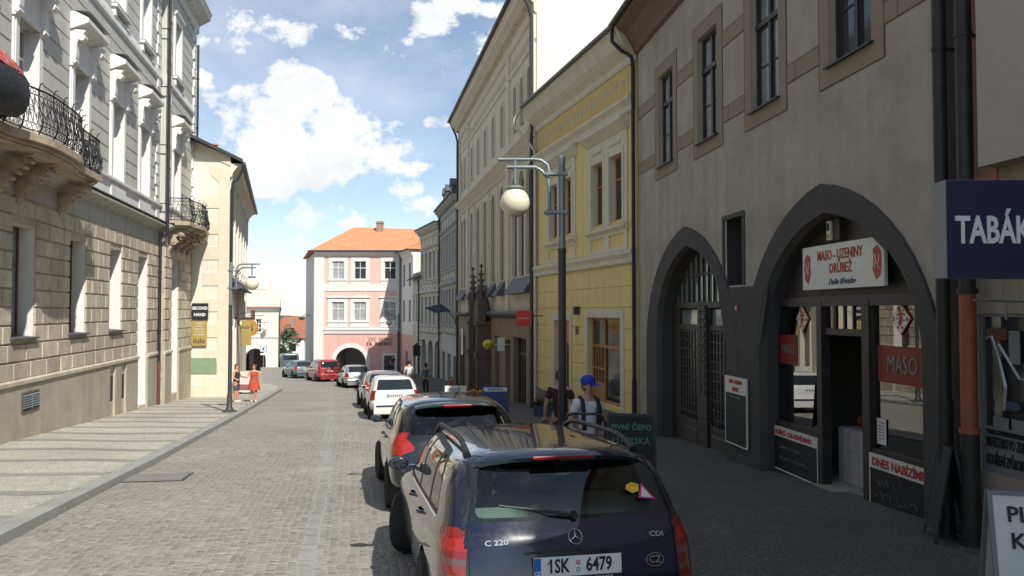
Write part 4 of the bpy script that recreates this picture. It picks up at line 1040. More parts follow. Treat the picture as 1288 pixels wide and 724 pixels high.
w.box(a0 - .45, a0, -.05, 0, gb, -5.3); w.box(a1, a1 + .45, -.05, 0, gb, -5.3)
w.box(dw[0] - .25, dw[0], -.05, 0, dw[2] - .2, dw[3] + .25); w.box(dw[1], dw[1] + .25, -.05, 0, dw[2] - .2, dw[3] + .25); w.box(dw[0], dw[1], -.05, 0, dw[3], dw[3] + .25)
for a, b_, c, d in up + lo:
    lowr = d < 2; t = .38
    w.box(a - t, a, -.05, 0, c - (.65 if lowr else .5), d + t); w.box(b_, b_ + t, -.05, 0, c - (.65 if lowr else .5), d + t); w.box(a, b_, -.05, 0, d, d + t); w.box(a, b_, -.05, 0, c - (.65 if lowr else .5), c)
    w.box(a - t - .03, b_ + t + .03, -.12, 0, c - .16, c - .06)
    if lowr:
        Pn = [(a - t - .1, d + t + .05)] + [(a - t - .1 + (b_ - a + 2 * t + .2) * i / 12, d + t + .16 + .16 * math.sin(PI * i / 12) ** 2) for i in range(13)] + [(b_ + t + .1, d + t + .05)]
        w.prism_xz(Pn, -.16, 0)
w.build('white_trim', 'white_wall', B.root)
for i, (a, b_, c, d) in enumerate(up + lo):
    o = window(B, a, b_, c, d, .08, 'white_frame', 'pane_curtain' if i not in (1, 2) else 'pane', (1,), (.63,), .07, bw=.06)
o = window(B, *dw, .15, 'post_dark', 'pane', (2,), (.7,), .06, name='shop_window')
for k in range(4):       # side windows seen edge-on
    pass
w = B.mb()
e_ = .55
w.add([(-e_, -e_, 6.4), (L + 6.5, -e_ - .0, 6.4), (L + 6.5, 12.5, 6.4), (-4.6, 12.6, 6.4), (3.0, 5.6, 9.55), (L + 6.5, 5.6, 9.2), (.9, 1.3, 7.2), (-1.2, 9.9, 7.2)],
      [(0, 1, 5, 4), (0, 4, 3), (3, 4, 5, 2), (3, 2, 1, 0)])
w.build('roof', 'roof_tile', B.root)
w = B.mb(); c = B.s(467.5); w.box(c - .35, c + .35, 4.6, 5.3, 8.4, 10.15); w.box(c - .42, c + .42, 4.53, 5.37, 9.9, 10.02); w.build('chimney', 'chimney', B.root)
w = B.mb(); w.tube([(-e_, -e_, 6.42), (L + .3, -e_, 6.42)], .08, 8); w.build('gutter', 'post_dark', B.root)
w = B.mb(); w.tube([(L - .12, -.5, 6.35), (L - .12, -.2, 5.6), (L - .12, -.15, gb)], .06, 8); w.build('drainpipe', 'post_dark', B.root)
w = B.mb(); lx = B.s(479)
e = empty('facade_lettering', fpos(B, lx, -3.15, -.04), 0, 'dark brown two-line lettering on the pink wall above the small shop window', 'sign')
scribble(2.5, .34, 'tan_dark', e, (0, 0, .26), 4, 9, th=.14); scribble(2.7, .34, 'iron_rust', e, (-.12, 0, -.22), 6, 9, th=.24)
for i, (a_, zz) in enumerate(((B.s(385.5) if False else -1.2, 0),)):
    w = B.mb(); w.tube([(-1.0, 2.6, -.4), (-1.7, 2.4, -.3), (-1.9, 2.3, -.6)], .04, 6); w.sphere((-1.9, 2.3, -.7), .35, 10, 6, (1, 1, .5)); w.build('wall_lamp', 'post_dark', B.root)
# ================================================================ RIGHT SIDE, FAR TO NEAR
def R_bld(name, X0, Y0, X1, Y1, label):      # far end first: local x runs towards the camera
    return Bld(name, (X0, Y0), (X1, Y1), label)
def openings(B, n, h0, h1, hw, s0=None, s1=None):
    s0 = 0 if s0 is None else s0; s1 = B.len if s1 is None else s1
    return [(s0 + (s1 - s0) * (i + .5) / n - hw, s0 + (s1 - s0) * (i + .5) / n + hw, h0, h1) for i in range(n)]
# ---- house beside the pink one
B = R_bld('pale_corner_house', -11.7, 84.0, -9.8, 78.5, 'narrow cream and pink house with hipped roof in the corner beside the pink house')
u = openings(B, 2, 2.6, 4.9, .42); l = openings(B, 2, -1.0, 1.2, .42); d_ = openings(B, 1, -6.5, -4.0, .5)
w = B.mb(); wall(w, 0, B.len, -2.3, 6.2, u + l, 0, .2); w.quad((B.len, 0, -7), (B.len, 0, 6.2), (B.len, 7, 6.2), (B.len, 7, -7)); w.build('wall', 'white_wall', B.root)
w = B.mb(); wall(w, 0, B.len, -7, -2.3, d_, 0, .2); w.build('ground_floor_wall', 'pink_dark', B.root)
for o in u + l: window(B, *o, .1, 'brown_frame', 'pane', (1,), (.6,), .06)
window(B, *d_[0], .15, 'wood_door', 'pane', (1,), (.7,), .08, name='door')
w = B.mb(); cornice(w, 0, B.len, [(.05, 5.6), (.3, 6.1), (.4, 6.2)]); w.build('eave_cornice', 'white_wall', B.root)
w = B.mb(); w.add([(-.5, -.6, 6.22), (B.len + .3, -.6, 6.22), (B.len + .3, 8, 6.22), (-.5, 8, 6.22), (1.5, 4, 8.6), (B.len - .5, 4, 7.6)], [(0, 1, 5, 4), (1, 2, 5), (2, 3, 4, 5), (3, 0, 4)]); w.build('roof', 'roof_tile', B.root)
w = B.mb(); w.tube([(-.5, -.65, 6.2), (B.len + .3, -.65, 6.2)], .07, 8); w.build('gutter', 'post_dark', B.root)
# ---- lower house with dark roof
B = R_bld('low_dark_roof_house', -9.8, 78.5, -8.5, 74.2, 'lower beige house with dark slate roof and tall windows, right of the pale corner house')
u = openings(B, 3, -.9, 1.7, .33); d_ = openings(B, 2, -6.3, -3.6, .6)
w = B.mb(); wall(w, 0, B.len, -6.9, 3.1, u + d_, 0, .2); w.quad((B.len, 0, -7), (B.len, 0, 3.1), (B.len, 7, 3.1), (B.len, 7, -7)); w.build('wall', 'ornate_a', B.root)
for o in u: window(B, *o, .1, 'white_frame', 'pane', (1,), (.6,), .05)
for o in d_: window(B, *o, .15, 'dark_frame', 'pane', (1,), (.7,), .06, name='shop_window')
w = B.mb(); w.add([(-.2, -.6, 3.15), (B.len + .4, -.6, 3.15), (B.len + .4, 5, 6.0), (-.2, 5, 6.0), (-.2, -.6, 3.05), (B.len + .4, -.6, 3.05)], [(0, 1, 2, 3), (0, 4, 5, 1), (1, 5, 2), (0, 3, 4)]); w.build('roof', 'roof_dark', B.root)
drainpipe(B, B.len - .1, -6.8, 3.0, .07, -.2)
# ---- two ornate houses
def ornate(name, X0, Y0, X1, Y1, ht, mw, label, n1, arcade=None, gb=-6.4, base=-2.0):
    B = R_bld(name, X0, Y0, X1, Y1, label)
    L = B.len; f1 = (ht - .9 - base) / 2
    lo = openings(B, n1, base + .7, base + .7 + f1 * .58, .42); up = openings(B, n1, base + f1 + .6, base + f1 + .6 + f1 * .55, .42)
    if arcade:
        ops = []
        for i in range(arcade):
            a, b_ = L * (i + .14) / arcade, L * (i + .86) / arcade; ops.append((a, b_, gb - 1, -2.2, arch_pts(a, b_, -3.6, -2.45, 10)))
        rev = .9
    else: ops = openings(B, 3, gb - 1, -3.2, 1.0); rev = .3
    w = B.mb(); wall(w, 0, L, gb - 1, base, ops, 0, rev); wall(w, 0, L, base, ht, lo + up, 0, .25); shell(w, 0, L, gb - 1, ht, 9)
    if arcade: w.quad((0, 3, gb - 1), (L, 3, gb - 1), (L, 3, -2), (0, 3, -2)); w.quad((0, .9, -2.3), (L, .9, -2.3), (L, 3, -2.3), (0, 3, -2.3))
    w.build('wall', mw, B.root)
    t = B.mb()
    for o in lo + up:
        a, b_, c, d = o; t.box(a - .16, a, -.06, 0, c - .1, d + .16); t.box(b_, b_ + .16, -.06, 0, c - .1, d + .16); t.box(a, b_, -.06, 0, d, d + .16)
        cornice(t, a - .3, b_ + .3, [(.06, d + .30), (.22, d + .42), (.22, d + .5)]); cornice(t, a - .25, b_ + .25, [(.05, c - .26), (.15, c - .18), (.15, c - .1)])
        if d < base + f1: t.prism_xz([(a - .3, d + .5), (b_ + .3, d + .5), ((a + b_) / 2, d + .85)], -.16, 0)
    cornice(t, 0, L, [(.05, base - .1), (.18, base + .02), (.18, base + .1)]); cornice(t, 0, L, [(.05, base + f1 + .1), (.15, base + f1 + .2), (.15, base + f1 + .28)])
    cornice(t, -.1, L + .1, [(.05, ht - .9), (.12, ht - .8), (.12, ht - .5), (.4, ht - .25), (.55, ht - .15), (.55, ht)])
    x = .15
    while x < L - .2: t.box(x, x + .12, -.36, 0, ht - .5, ht - .24); x += .42
    for i in range(n1 + 1):
        s = L * i / n1; t.box(max(0, s - .14), min(L, s + .14), -.05, 0, base + .1, ht - .9)
    t.build('stucco_trim', 'frieze' if mw == 'ornate_b' else mw, B.root)
    for o in lo + up: window(B, *o, .12, 'white_frame', 'pane', (1,), (.62,), .05)
    if not arcade:
        for o in ops: window(B, o[0], o[1], o[2], o[3], .2, 'dark_frame', 'pane', (1,), (.75,), .08, name='shop_window')
    else:
        for i in range(arcade):
            c = L * (i + .5) / arcade; window(B, c - .9, c + .9, gb - .4, -3.2, 2.9, 'dark_frame', 'pane', (1,), (.7,), .08, name='shop_window')
    w = B.mb(); w.prism_yz([(-.65, ht + .003), (9.2, ht + .003), (4.5, ht + 2.0)], -.1, L + .1); w.build('roof', 'slate', B.root)
    w = B.mb(); w.tube([(-.1, -.62, ht + .05), (L + .1, -.62, ht + .05)], .07, 8); w.build('gutter', 'post_dark', B.root)
    return B
Bf = ornate('arcaded_house', -8.5, 74.2, -5.9, 66.2, 7.5, 'ornate_a', 'ornate stuccoed house standing on three tall arches', 5, 3, -6.0, -1.8)
Be = ornate('stucco_house', -5.9, 66.2, -3.75, 55.6, 8.3, 'ornate_b', 'grey stuccoed house with pedimented windows between arcade and tan school-like building', 6, None, -5.6, -1.6)
drainpipe(Be, .1, -6, 7.9, .07, -.2)
for x in (1.2, 3.0, 6.0):
    w = Be.mb(); w.box(x, x + 1.1, 0, 1.2, 8.3, 9.5); w.prism_xz([(x - .1, 9.5), (x + 1.2, 9.5), (x + .55, 10.1)], -.1, 1.3); w.build('dormer', 'slate', Be.root)
# blue-white awning-like umbrella on the arcade
e = empty('blue_awning', (-4.1, 55.0, EYE + .30), 0, 'small blue slanting canopy on a bent iron arm over the arcade', 'canopy')
w = MB(); w.add([(-2.6, 0, 0), (-1.1, .6, .35), (-.2, 0, -.3), (-1.5, -.6, -.45)], [(0, 1, 2, 3)]); w.add([(-2.6, 0, -.05), (-1.1, .6, .3), (-.2, 0, -.35), (-1.5, -.6, -.5)], [(3, 2, 1, 0)]); w.build('canopy', 'denim', e); e.scale = (.75, .75, .75)
w = MB(); w.tube([(-1.1, 0, -.1), (-.3, 0, -.45), (.15, 0, -1.0), (.3, 0, -1.6)], .05, 6); w.build('arm', 'post_dark', e)

# ---- tall tan building
B = R_bld('tan_institute', -3.62, 55.0, .98, 31.6, 'tall tan building with rows of arched windows and a bright white end wall')
TI = B; L = B.len; gbT = -6.2; sX = lambda px: B.s(px)
def tan_ops(h0, hs, ha, hw, cs): return [(c - hw, c + hw, h0, ha + .02, arch_pts(c - hw, c + hw, hs, ha, 8)) for c in cs]
# bay rhythm: end bays with paired windows
cs1 = [1.5, 2.95, 6.0, 8.6, 11.2, 13.8, 16.4, 19.6, 21.1, 22.6]
main = tan_ops(1.55, 5.6, 6.15, .54, cs1)
top = tan_ops(8.1, 9.75, 10.2, .36, cs1)
w = B.mb(); wall(w, 0, L, -.2, 7.3, main, 0, .16); wall(w, 0, L, 7.3, 13.2, top, 0, .14)
w.build('wall', 'tan_wall', B.root)
w = B.mb(); w.quad((0, 0, -7), (0, 0, 13.2), (0, 12, 13.2), (0, 12, -7)); w.quad((0, 12, -7), (0, 12, 13.2), (L, 12, 13.2), (L, 12, -7)); w.build('back_wall', 'tan_wall', B.root)
w = B.mb(); w.add([(L, 0.02, -6), (L, 0.02, 13.2), (L, 6.0, 19), (L, 12, 13.2), (L, 12, -6)], [(0, 1, 2, 3, 4)]); w.box(L - .02, L + .03, .5, 11.9, 8.0, 8.1)
w.build('end_wall', 'white_wall', B.root)
t = B.mb()
for o in main + top:
    a, b_, c, d = o[:4]; P = o[4]; tt = .14
    Q = arch_pts(a - tt, b_ + tt, P[0][1], d + tt, 8)
    for i in range(8):
        t.add([(P[i][0], -.06, P[i][1]), (P[i + 1][0], -.06, P[i + 1][1]), (Q[i + 1][0], -.06, Q[i + 1][1]), (Q[i][0], -.06, Q[i][1]), (P[i][0], 0, P[i][1]), (P[i + 1][0], 0, P[i + 1][1]), (Q[i + 1][0], 0, Q[i + 1][1]), (Q[i][0], 0, Q[i][1])], [(0, 1, 2, 3), (3, 2, 6, 7), (0, 4, 5, 1)])
    t.box(a - tt, a, -.06, 0, c, P[0][1]); t.box(b_, b_ + tt, -.06, 0, c, P[0][1]); 
cornice(t, 0, L, [(.05, 6.95), (.1, 7.0), (.3, 7.2), (.36, 7.25), (.36, 7.4), (.08, 7.5)])
cornice(t, 0, L, [(.05, 10.8), (.1, 10.9), (.1, 11.0)])
cornice(t, -.1, L + .06, [(.05, 12.0), (.12, 12.1), (.12, 12.4), (.5, 12.7), (.62, 12.8), (.62, 13.0), (.7, 13.1), (.7, 13.2)])
x = .1
while x < L - .15:
    t.box(x, x + .14, -.42, 0, 12.42, 12.68); t.box(x, x + .10, -.12, 0, 6.50, 6.85); t.box(x, x + .10, -.10, 0, 11.05, 11.4); x += .36
for s in (.0, 4.2, 17.9, L - .5): t.box(s, s + .5, -.14, 0, -.2, 6.95); t.box(s, s + .5, -.12, 0, 7.5, 12.0)
for s in (7.3, 9.9, 12.5, 15.1): t.box(s - .12, s + .12, -.07, 0, 1.2, 6.4)
for s in (7.3, 12.5):        # round ornaments
    t.lathe([(.22, -.12), (.22, 0)], (s, 0, 3.6), 12, 'y')
t.build('stucco_trim', 'tan_trim', B.root)
for o in main: window(B, o[0], o[1], o[2], o[3], .09, 'brown_frame', 'pane', (1,), (.5, .75), .06, arch=True)
for o in top: window(B, o[0], o[1], o[2], o[3], .07, 'brown_frame', 'pane', (1,), (.6,), .05, arch=True)
# slate pents below windows
for a, b_ in ((.7, 4.0), (5.4, 6.7), (8.0, 9.2), (10.6, 11.8), (13.1, 14.5), (15.8, 17.0), (18.9, 23.4)):
    w = B.mb(); w.prism_yz([(0, 1.5), (-.42, .86), (-.42, .78), (0, .78)], a, b_); w.build('pent_roof', 'slate', B.root)
# brown stone ground floor with shops
gops = [(.9, 4.0, gbT, -1.5), (6.2, 8.9, gbT, -1.3), (14.9, 16.2, gbT, -1.2), (17.7, 18.9, gbT, -1.3), (19.7, 22.4, -4.4, -1.1)]
w = B.mb(); wall(w, 0, L, gbT - .5, -.2, gops, -.12, .5)
w.quad((L, -.12, -7), (L, -.12, -.2), (L, 0, -.2), (L, 0, -7)); w.build('ground_floor_wall', 'tan_dark', B.root)
w = B.mb()
for i in range(20):
    pass
cornice(w, 9.5, L, [(.05, -.3), (.25, -.15), (.3, -.05), (.3, .02)], -.12); cornice(w, 0, 5.5, [(.05, -.3), (.2, -.15), (.2, -.05)], -.12)
w.build('shop_cornice', 'slate', B.root)
for k, o in enumerate(gops):
    window(B, *o, .12, 'dark_frame', 'pane_light' if k == 0 else 'pane', (1,), (.78,), .09, name='shop_window')
# gothic portal
P0, P1 = 10.2, 13.6; m = B.mb()
for x in (P0, P1 - .45):
    m.box(x, x + .45, -.85, -.1, gbT, -.7); m.box(x - .06, x + .51, -.92, -.1, -2.4, -2.1); m.box(x - .06, x + .51, -.92, -.1, -.7, -.5)
    z = .5; r = .24
    m.box(x + .02, x + .43, -.8, -.38, -.5, .4); m.prism_xz([(x - .02, .4), (x + .47, .4), (x + .225, 1.0)], -.84, -.34)
    m.lathe([(.20, .4), (.13, 1.2), (.06, 2.1), (.02, 2.4)], (x + .225, -.59, 0), 6)
    for q in range(5):
        zz = .7 + q * .32; rr = .24 - q * .035
        for a in range(4): m.sphere((x + .225 + rr * math.cos(a * PI / 2), -.59 + rr * math.sin(a * PI / 2), zz), .065, 6, 4)
    m.sphere((x + .225, -.59, 2.42), .10, 8, 6)
wall(m, P0 + .45, P1 - .45, gbT, -.2, [(P0 + .7, P1 - .7, gbT, -.5, arch_pts(P0 + .7, P1 - .7, -2.0, -.6, 10, True))], -.6, .4)
m.prism_xz([(P0 + .3, -.2), (P1 - .3, -.2), ((P0 + P1) / 2, 1.0)], -.62, -.1); m.box(P0 + .7, P1 - .7, -.2, -.12, gbT, -.5)
Qp = arch_pts(P0 + .6, P1 - .6, -2.0, -.45, 10, True)
m.tube([(x, -.64, z) for x, z in Qp], .06, 6)
m.build('gothic_portal', 'gothic', B.root)
w = B.mb(); w.tube([(L - .05, -.75, 13.2), (L - .0, -.3, 12.2), (L - .05, -.2, 11.8), (L - .05, -.2, gbT + .2)], .075, 8); w.build('drainpipe', 'post_dark', B.root)
w = B.mb(); w.tube([(.1, -.75, 13.25), (.15, -.3, 12.2), (.15, -.2, 11.8), (.15, -.2, gbT + .2)], .075, 8); w.build('drainpipe', 'post_dark', B.root)
w = B.mb(); w.prism_yz([(-.75, 13.21), (12.5, 13.21), (6, 19.2)], -.2, L - .02); w.build('roof', 'slate', B.root)
w = B.mb(); w.tube([(-.2, -.80, 13.22), (L, -.80, 13.22)], .09, 8); w.build('gutter', 'post_dark', B.root)
# white and pink poster lit in the far shop
e = flat_sign('shop_poster', fpos(B, 2.6, -1.95, -.16), 1.1, 1.7, 'sign_white', 'white and pink lit poster beside the gothic portal', rz=frz(B)); w = MB(); w.box(-.3, .3, -.036, -.03, -.6, .7); w.build('picture', 'pink_wall', e)

# ---- yellow house
B = R_bld('yellow_house', 1.0, 31.55, 3.52, 22.42, 'yellow plastered house with cream window frames and moulded cornice, behind the right street lamp')
YH = B; L = B.len; s = B.s
gY = lambda t: B.gh(t)
wA = (s(786), s(773), 2.75, 4.7); 
def sY(Y): return B.sY(Y)
cc = [sY(23.75), sY(25.2), sY(28.0), sY(29.45)]
fo = [(c - .5, c + .5, 2.75, 4.72) for c in cc]
so = (s(740), s(781.5), -2.85, -.18); do = (s(698), s(717), -3.75, -.3)
w = B.mb(); wall(w, 0, L, -4.6, 7.2, fo + [so, do], 0, .24); shell(w, 0, L, -4.6, 8.0, 10); w.build('wall', 'yellow_wall', B.root)
t = B.mb()
cornice(t, 0, L, [(.05, 1.38), (.12, 1.42), (.12, 1.55), (.2, 1.68), (.2, 1.76), (.04, 1.82)])
cornice(t, 0, L, [(.05, 5.75), (.10, 5.8), (.10, 5.95), (.25, 6.08), (.25, 6.16), (.04, 6.25)])
for pr in ((cc[0], cc[1]), (cc[2], cc[3])):
    a, b_ = min(pr) - .82, max(pr) + .82
    # white panel around each pair, made of strips that leave windows free
    xs = [a, min(pr) - .5, min(pr) + .5, max(pr) - .5, max(pr) + .5, b_]
    t.box(a, xs[1], -.05, 0, 2.55, 5.5); t.box(xs[2], xs[3], -.05, 0, 2.55, 5.5); t.box(xs[4], b_, -.05, 0, 2.55, 5.5)
    t.box(xs[1], xs[2], -.05, 0, 4.72, 5.5); t.box(xs[3], xs[4], -.05, 0, 4.72, 5.5)
    cornice(t, a - .08, b_ + .08, [(.06, 2.42), (.18, 2.5), (.18, 2.58), (.05, 2.62)])
    cornice(t, a - .12, b_ + .12, [(.08, 5.35), (.18, 5.45), (.32, 5.58), (.32, 5.68), (.1, 5.74)])
    for x in pr:
        cornice(t, x - .42, x + .42, [(.06, 5.0), (.11, 5.04), (.11, 5.1)])
        for q in (-.62, .5): t.block(x + q, x + q + .12, -.05, 2.62, 4.9, .03, .01)
    # framed yellow panels below
    t.box(a, b_, -.05, 0, 1.82, 1.93); t.box(a, b_, -.05, 0, 2.32, 2.42)
    for x0, x1 in ((a, a + .22), ((a + b_) / 2 - .2, (a + b_) / 2 + .2), (b_ - .22, b_)): t.box(x0, x1, -.05, 0, 1.93, 2.32)
for (a, b_, c, d) in (so, do):
    f = .26; lowz = c - (.05 if c > -3 else 0)
    t.box(a - f, a, -.05, 0, lowz - (1.0 if c > -3 else 0), d + f); t.box(b_, b_ + f, -.05, 0, lowz - (1.0 if c > -3 else 0), d + f); t.box(a, b_, -.05, 0, d, d + f)
cornice(t, 0, L + .05, [(.05, 7.15), (.1, 7.22), (.1, 7.35), (.3, 7.5), (.42, 7.62), (.55, 7.9), (.62, 8.0), (.62, 8.1)])
t.build('moulded_trim', 'yellow_trim', B.root)
z = B.mb(); z.box(0, L, -.03, 0, 6.3, 7.12); z.build('frieze_panel', 'yellow_frieze', B.root)
z = B.mb(); x = .2
while x < L - .3: z.tube([(x + .14 + .1 * math.cos(q * .9) * (1 - q / 9), -.04, 6.7 + .14 * math.sin(q * .9) * (1 - q / 9)) for q in range(7)], .022, 4); z.box(x - .05, x - .02, -.05, -.03, 6.45, 6.95); x += .38
z.build('frieze_scrolls', 'yellow_trim', B.root)
gr_ = B.mb(); gops = [(so[0] - .27, so[1] + .27, -4, .1), (do[0] - .27, do[1] + .27, -5, .0)]
courses(gr_, 0, L, -3.6, 1.36, .62, gops, 0, .03, .035, None, 2, .012); gr_.build('banded_plaster', 'yellow_wall', B.root)
z = B.mb(); courses(z, 0, L, -4.7, -3.0, 3, [(do[0] - .26, do[1] + .26, -5, 0)], 0, .07, 0, None, 1, .01); z.build('plinth', 'base_grey', B.root)
for o in fo:
    wn = window(B, *o, .16, 'orange_wood', 'pane', (1,), (.64,), .07); z = B.mb(); e_ = .004; a, b_, c, d = o
    for x in (a + e_, b_ - e_): z.quad((x, -.04, c), (x, -.04, d), (x, .16, d), (x, .16, c))
    z.quad((a, -.04, c + e_), (b_, -.04, c + e_), (b_, .16, c + e_), (a, .16, c + e_)); z.quad((a, -.04, d - e_), (b_, -.04, d - e_), (b_, .16, d - e_), (a, .16, d - e_)); z.build('window_reveal', 'yellow_trim', wn)
o = window(B, *so, .14, 'orange_wood', 'pane', (0,), (.66,), .09, name='shop_window', bw=.07)
z = B.mb(); a, b_ = so[0] + .09, so[0] + 1.05                     # glazed side panel of the shop window
z.box(b_, b_ + .09, .12, .20, so[2], so[3]); h1_ = so[2] + (so[3] - so[2]) * .66
for x in (a + .22, a + .44, a + .66): z.box(x, x + .05, .125, .16, so[2] + .6, h1_)
z.box(a, b_, .125, .16, so[2] + .1, so[2] + .62); z.box(a, b_, .13, .165, h1_ - .75, h1_ - .68); z.build('glazing_bars', 'orange_wood', o)
d = window(B, *do, .16, 'orange_wood', 'pane', (1,), (.76,), .09, name='door')
z = B.mb(); z.box(do[0] + .05, do[1] - .05, .15, .162, -1.15, -.38); z.build('red_fanlight', 'red_box', d, label if False else None)
z = B.mb(); z.box(do[0] + .1, do[1] - .1, .14, .17, do[2], do[2] + .9); z.build('lower_panel', 'orange_wood', d)
z = B.mb(); z.box(do[1] - .42, do[1] - .14, .135, .145, -2.35, -1.95); z.build('notice', 'sign_white', d)
z = B.mb(); sp = .0
z.tube([(sp, -.66, 8.1), (sp - .25, -.86, 7.7), (sp - .2, -.9, 7.4), (sp + .03, -.5, 6.9), (sp + .12, -.15, 6.4), (sp + .12, -.12, 5.6), (sp + .12, -.12, -4.3)], .06, 10); z.build('drainpipe', 'pipe_white', B.root, 40)
z = B.mb(); z.tube([(0, -.68, 8.12), (L + .0, -.68, 8.12)], .07, 8); z.build('gutter', 'pipe_grey', B.root)
z = B.mb(); z.prism_yz([(-.7, 8.13), (10.2, 8.13), (5, 10.4)], .0, L - .03); z.build('roof', 'roof_dark', B.root)
z = B.mb(); hx = s(727); z.box(hx - .13, hx + .13, -.05, -.03, -.78, -.5); hn = z.build('number_plate', 'brown_frame', B.root)
z = B.mb(); hx = s(729); z.box(hx - .05, hx + .1, -.22, -.03, -.1, .18); z.build('wall_lamp', 'post_dark', B.root)
# red hanging sign
p = fpos(B, s(683) , 0, -.9)
e = empty('red_sign', (p[0] + .1, p[1] - .6, EYE - .25), 0, 'square red sign box hung at the corner of the yellow house', 'sign')
z = MB(); z.box(-.28, .30, -.07, .07, -.29, .30); z.build('box', 'red_box', e, bevel=.015)
scribble(.44, .05, 'text_white', e, (0.01, -.074, .0), 3, 10)
z = MB(); z.tube([(.3, 0, .1), (.75, .5, .1)], .02, 6); z.build('bracket', 'iron', e)
# yellow ball sign
e = empty('yellow_ball_sign', (TI.A.x + TI.d.x * 18.3 - 1.0, TI.A.y + TI.d.y * 18.3, EYE - 1.52), 0, 'bright yellow ball sign sticking out above a shop door', 'sign')
z = MB(); z.sphere((0, 0, 0), .27, 20, 12, (1.0, 1.0, .88)); z.build('ball', 'yellow_ball', e, 80)
scribble(.3, .06, 'text_black', e, (0, -.27, 0), 3, 5)
z = MB(); z.tube([(.2, 0, 0), (.95, .1, 0)], .025, 6); z.box(.4, .75, -.03, .03, -.3, .32); z.build('bracket', 'sign_white', e)

# ---- house with the two pointed arches
B = R_bld('arched_house', RF(22.3), 22.3, RF(9.45), 9.45, 'brown roughcast house with two dark pointed stone arches, in shade on the right')
AH = B; L = B.len
def sy(Y): return B.sY(Y)
wc = [sy(19.85), sy(17.0), sy(14.2), sy(11.4)]
fo = [(c - .56, c + .56, 3.72, 6.05) for c in wc]
HS, HA = -.55, 1.52
A1 = (sy(20.6), sy(16.0)); A2 = (sy(14.45), sy(9.8))
def aop(A): return (A[0], A[1], -3.6, 2.0, arch_pts(A[0], A[1], HS, HA, 20, True))
nich = (sy(16.1), sy(15.2), .52, 1.85)
# wall above; wall openings follow the stone arch
w = B.mb(); wall(w, 0, L, -4.2, 8.0, fo + [aop(A1), aop(A2), nich], 0, .28, skip_rev=True)
# reveals of upper windows
for a, b_, c, d in fo:
    for x in (a, b_): w.quad((x, 0, c), (x, 0, d), (x, .28, d), (x, .28, c))
    w.quad((a, 0, c), (b_, 0, c), (b_, .28, c), (a, .28, c)); w.quad((a, 0, d), (b_, 0, d), (b_, .28, d), (a, .28, d))
for A in (A1, A2):
    P = arch_pts(A[0], A[1], HS, HA, 20, True)
    for p, q in zip(P, P[1:]): w.quad((p[0], 0, p[1]), (q[0], 0, q[1]), (q[0], 0, 2.0), (p[0], 0, 2.0))
w.quad((0, 0, -4.2), (0, 0, 8), (0, 10, 8), (0, 10, -4.2)); w.quad((L, 0, -4.2), (L, 0, 8), (L, 10, 8), (L, 10, -4.2)); w.quad((0, 10, -4.2), (0, 10, 8), (L, 10, 8), (L, 10, -4.2))
w.build('wall', 'rough_cast', B.root)
# dark stone arches
def stone_arch(A, outer, rev, parent, full_l=.62, full_r=.62):
    m = B.mb(); n = 24
    P = arch_pts(A[0], A[1], HS, HA, n, True); Q = arch_pts(A[0] - full_l, A[1] + full_r, HS - .35, HA + .46, n, True)
    y0 = -.045
    for i in range(n):
        p, q, P_, Q_ = P[i], P[i + 1], Q[i], Q[i + 1]
        m.add([(p[0], y0, p[1]), (q[0], y0, q[1]), (Q_[0], y0, Q_[1]), (P_[0], y0, P_[1]), (P_[0], .01, P_[1]), (Q_[0], .01, Q_[1])], [(0, 1, 2, 3), (3, 2, 5, 4)])
        ch = .12      # chamfer then deep soffit
        ci = (A[0] + A[1]) / 2
        def inn(v): return (v[0] + (ci - v[0]) * .035, v[1] - .05)
        pi, qi = inn(p), inn(q)
        m.add([(p[0], y0, p[1]), (q[0], y0, q[1]), (qi[0], y0 + ch, qi[1]), (pi[0], y0 + ch, pi[1])], [(0, 3, 2, 1)])
        m.add([(pi[0], y0 + ch, pi[1]), (qi[0], y0 + ch, qi[1]), (qi[0], rev, qi[1]), (pi[0], rev, pi[1])], [(0, 1, 2, 3)])
    for (x, xo, s_) in ((A[0], A[0] - full_l, 1), (A[1], A[1] + full_r, -1)):
        zb = -4.2
        m.quad((xo, y0, zb), (x, y0, zb), (x, y0, HS), (xo, y0, HS - .35)); m.quad((xo, y0, zb), (xo, .01, zb), (xo, .01, HS - .35), (xo, y0, HS - .35))
        xi = x + s_ * .08
        m.quad((x, y0, zb), (xi, y0 + .12, zb), (xi, y0 + .12, HS - .05), (x, y0, HS)); m.quad((xi, y0 + .12, zb), (xi, rev, zb), (xi, rev, HS - .05), (xi, y0 + .12, HS - .05))
    return m.build('stone_arch', 'dark_stone', parent)
stone_arch(A1, 0, .48, B.root, .9, .55); stone_arch(A2, 0, .40, B.root, .62, .40)
m = B.mb(); m.box(A1[1] + .5, A2[0] - .55, -.04, 0, -4.2, .48)      # pier between arches, full dark stone
m.prism_xz([(A1[1] + .02, HS - .2), (A1[1] + .5, HS - .9), (A1[1] + .5, .48), (A1[1] - .42, .48)], -.038, 0)
m.prism_xz([(A2[0] - .02, HS - .2), (A2[0] - .55, HS - .9), (A2[0] - .55, .48), (A2[0] + .40, .48)], -.038, 0)
m.build('pier', 'dark_stone', B.root)
m = B.mb(); a, b_, c, d = nich
m.box(a, b_, .32, .34, c, d); m.quad((a, 0, c), (a, 0, d), (a, .32, d), (a, .32, c)); m.quad((b_, 0, c), (b_, 0, d), (b_, .32, d), (b_, .32, c)); m.quad((a, 0, c), (b_, 0, c), (b_, .32, c), (a, .32, c)); m.quad((a, 0, d), (b_, 0, d), (b_, .32, d), (a, .32, d))
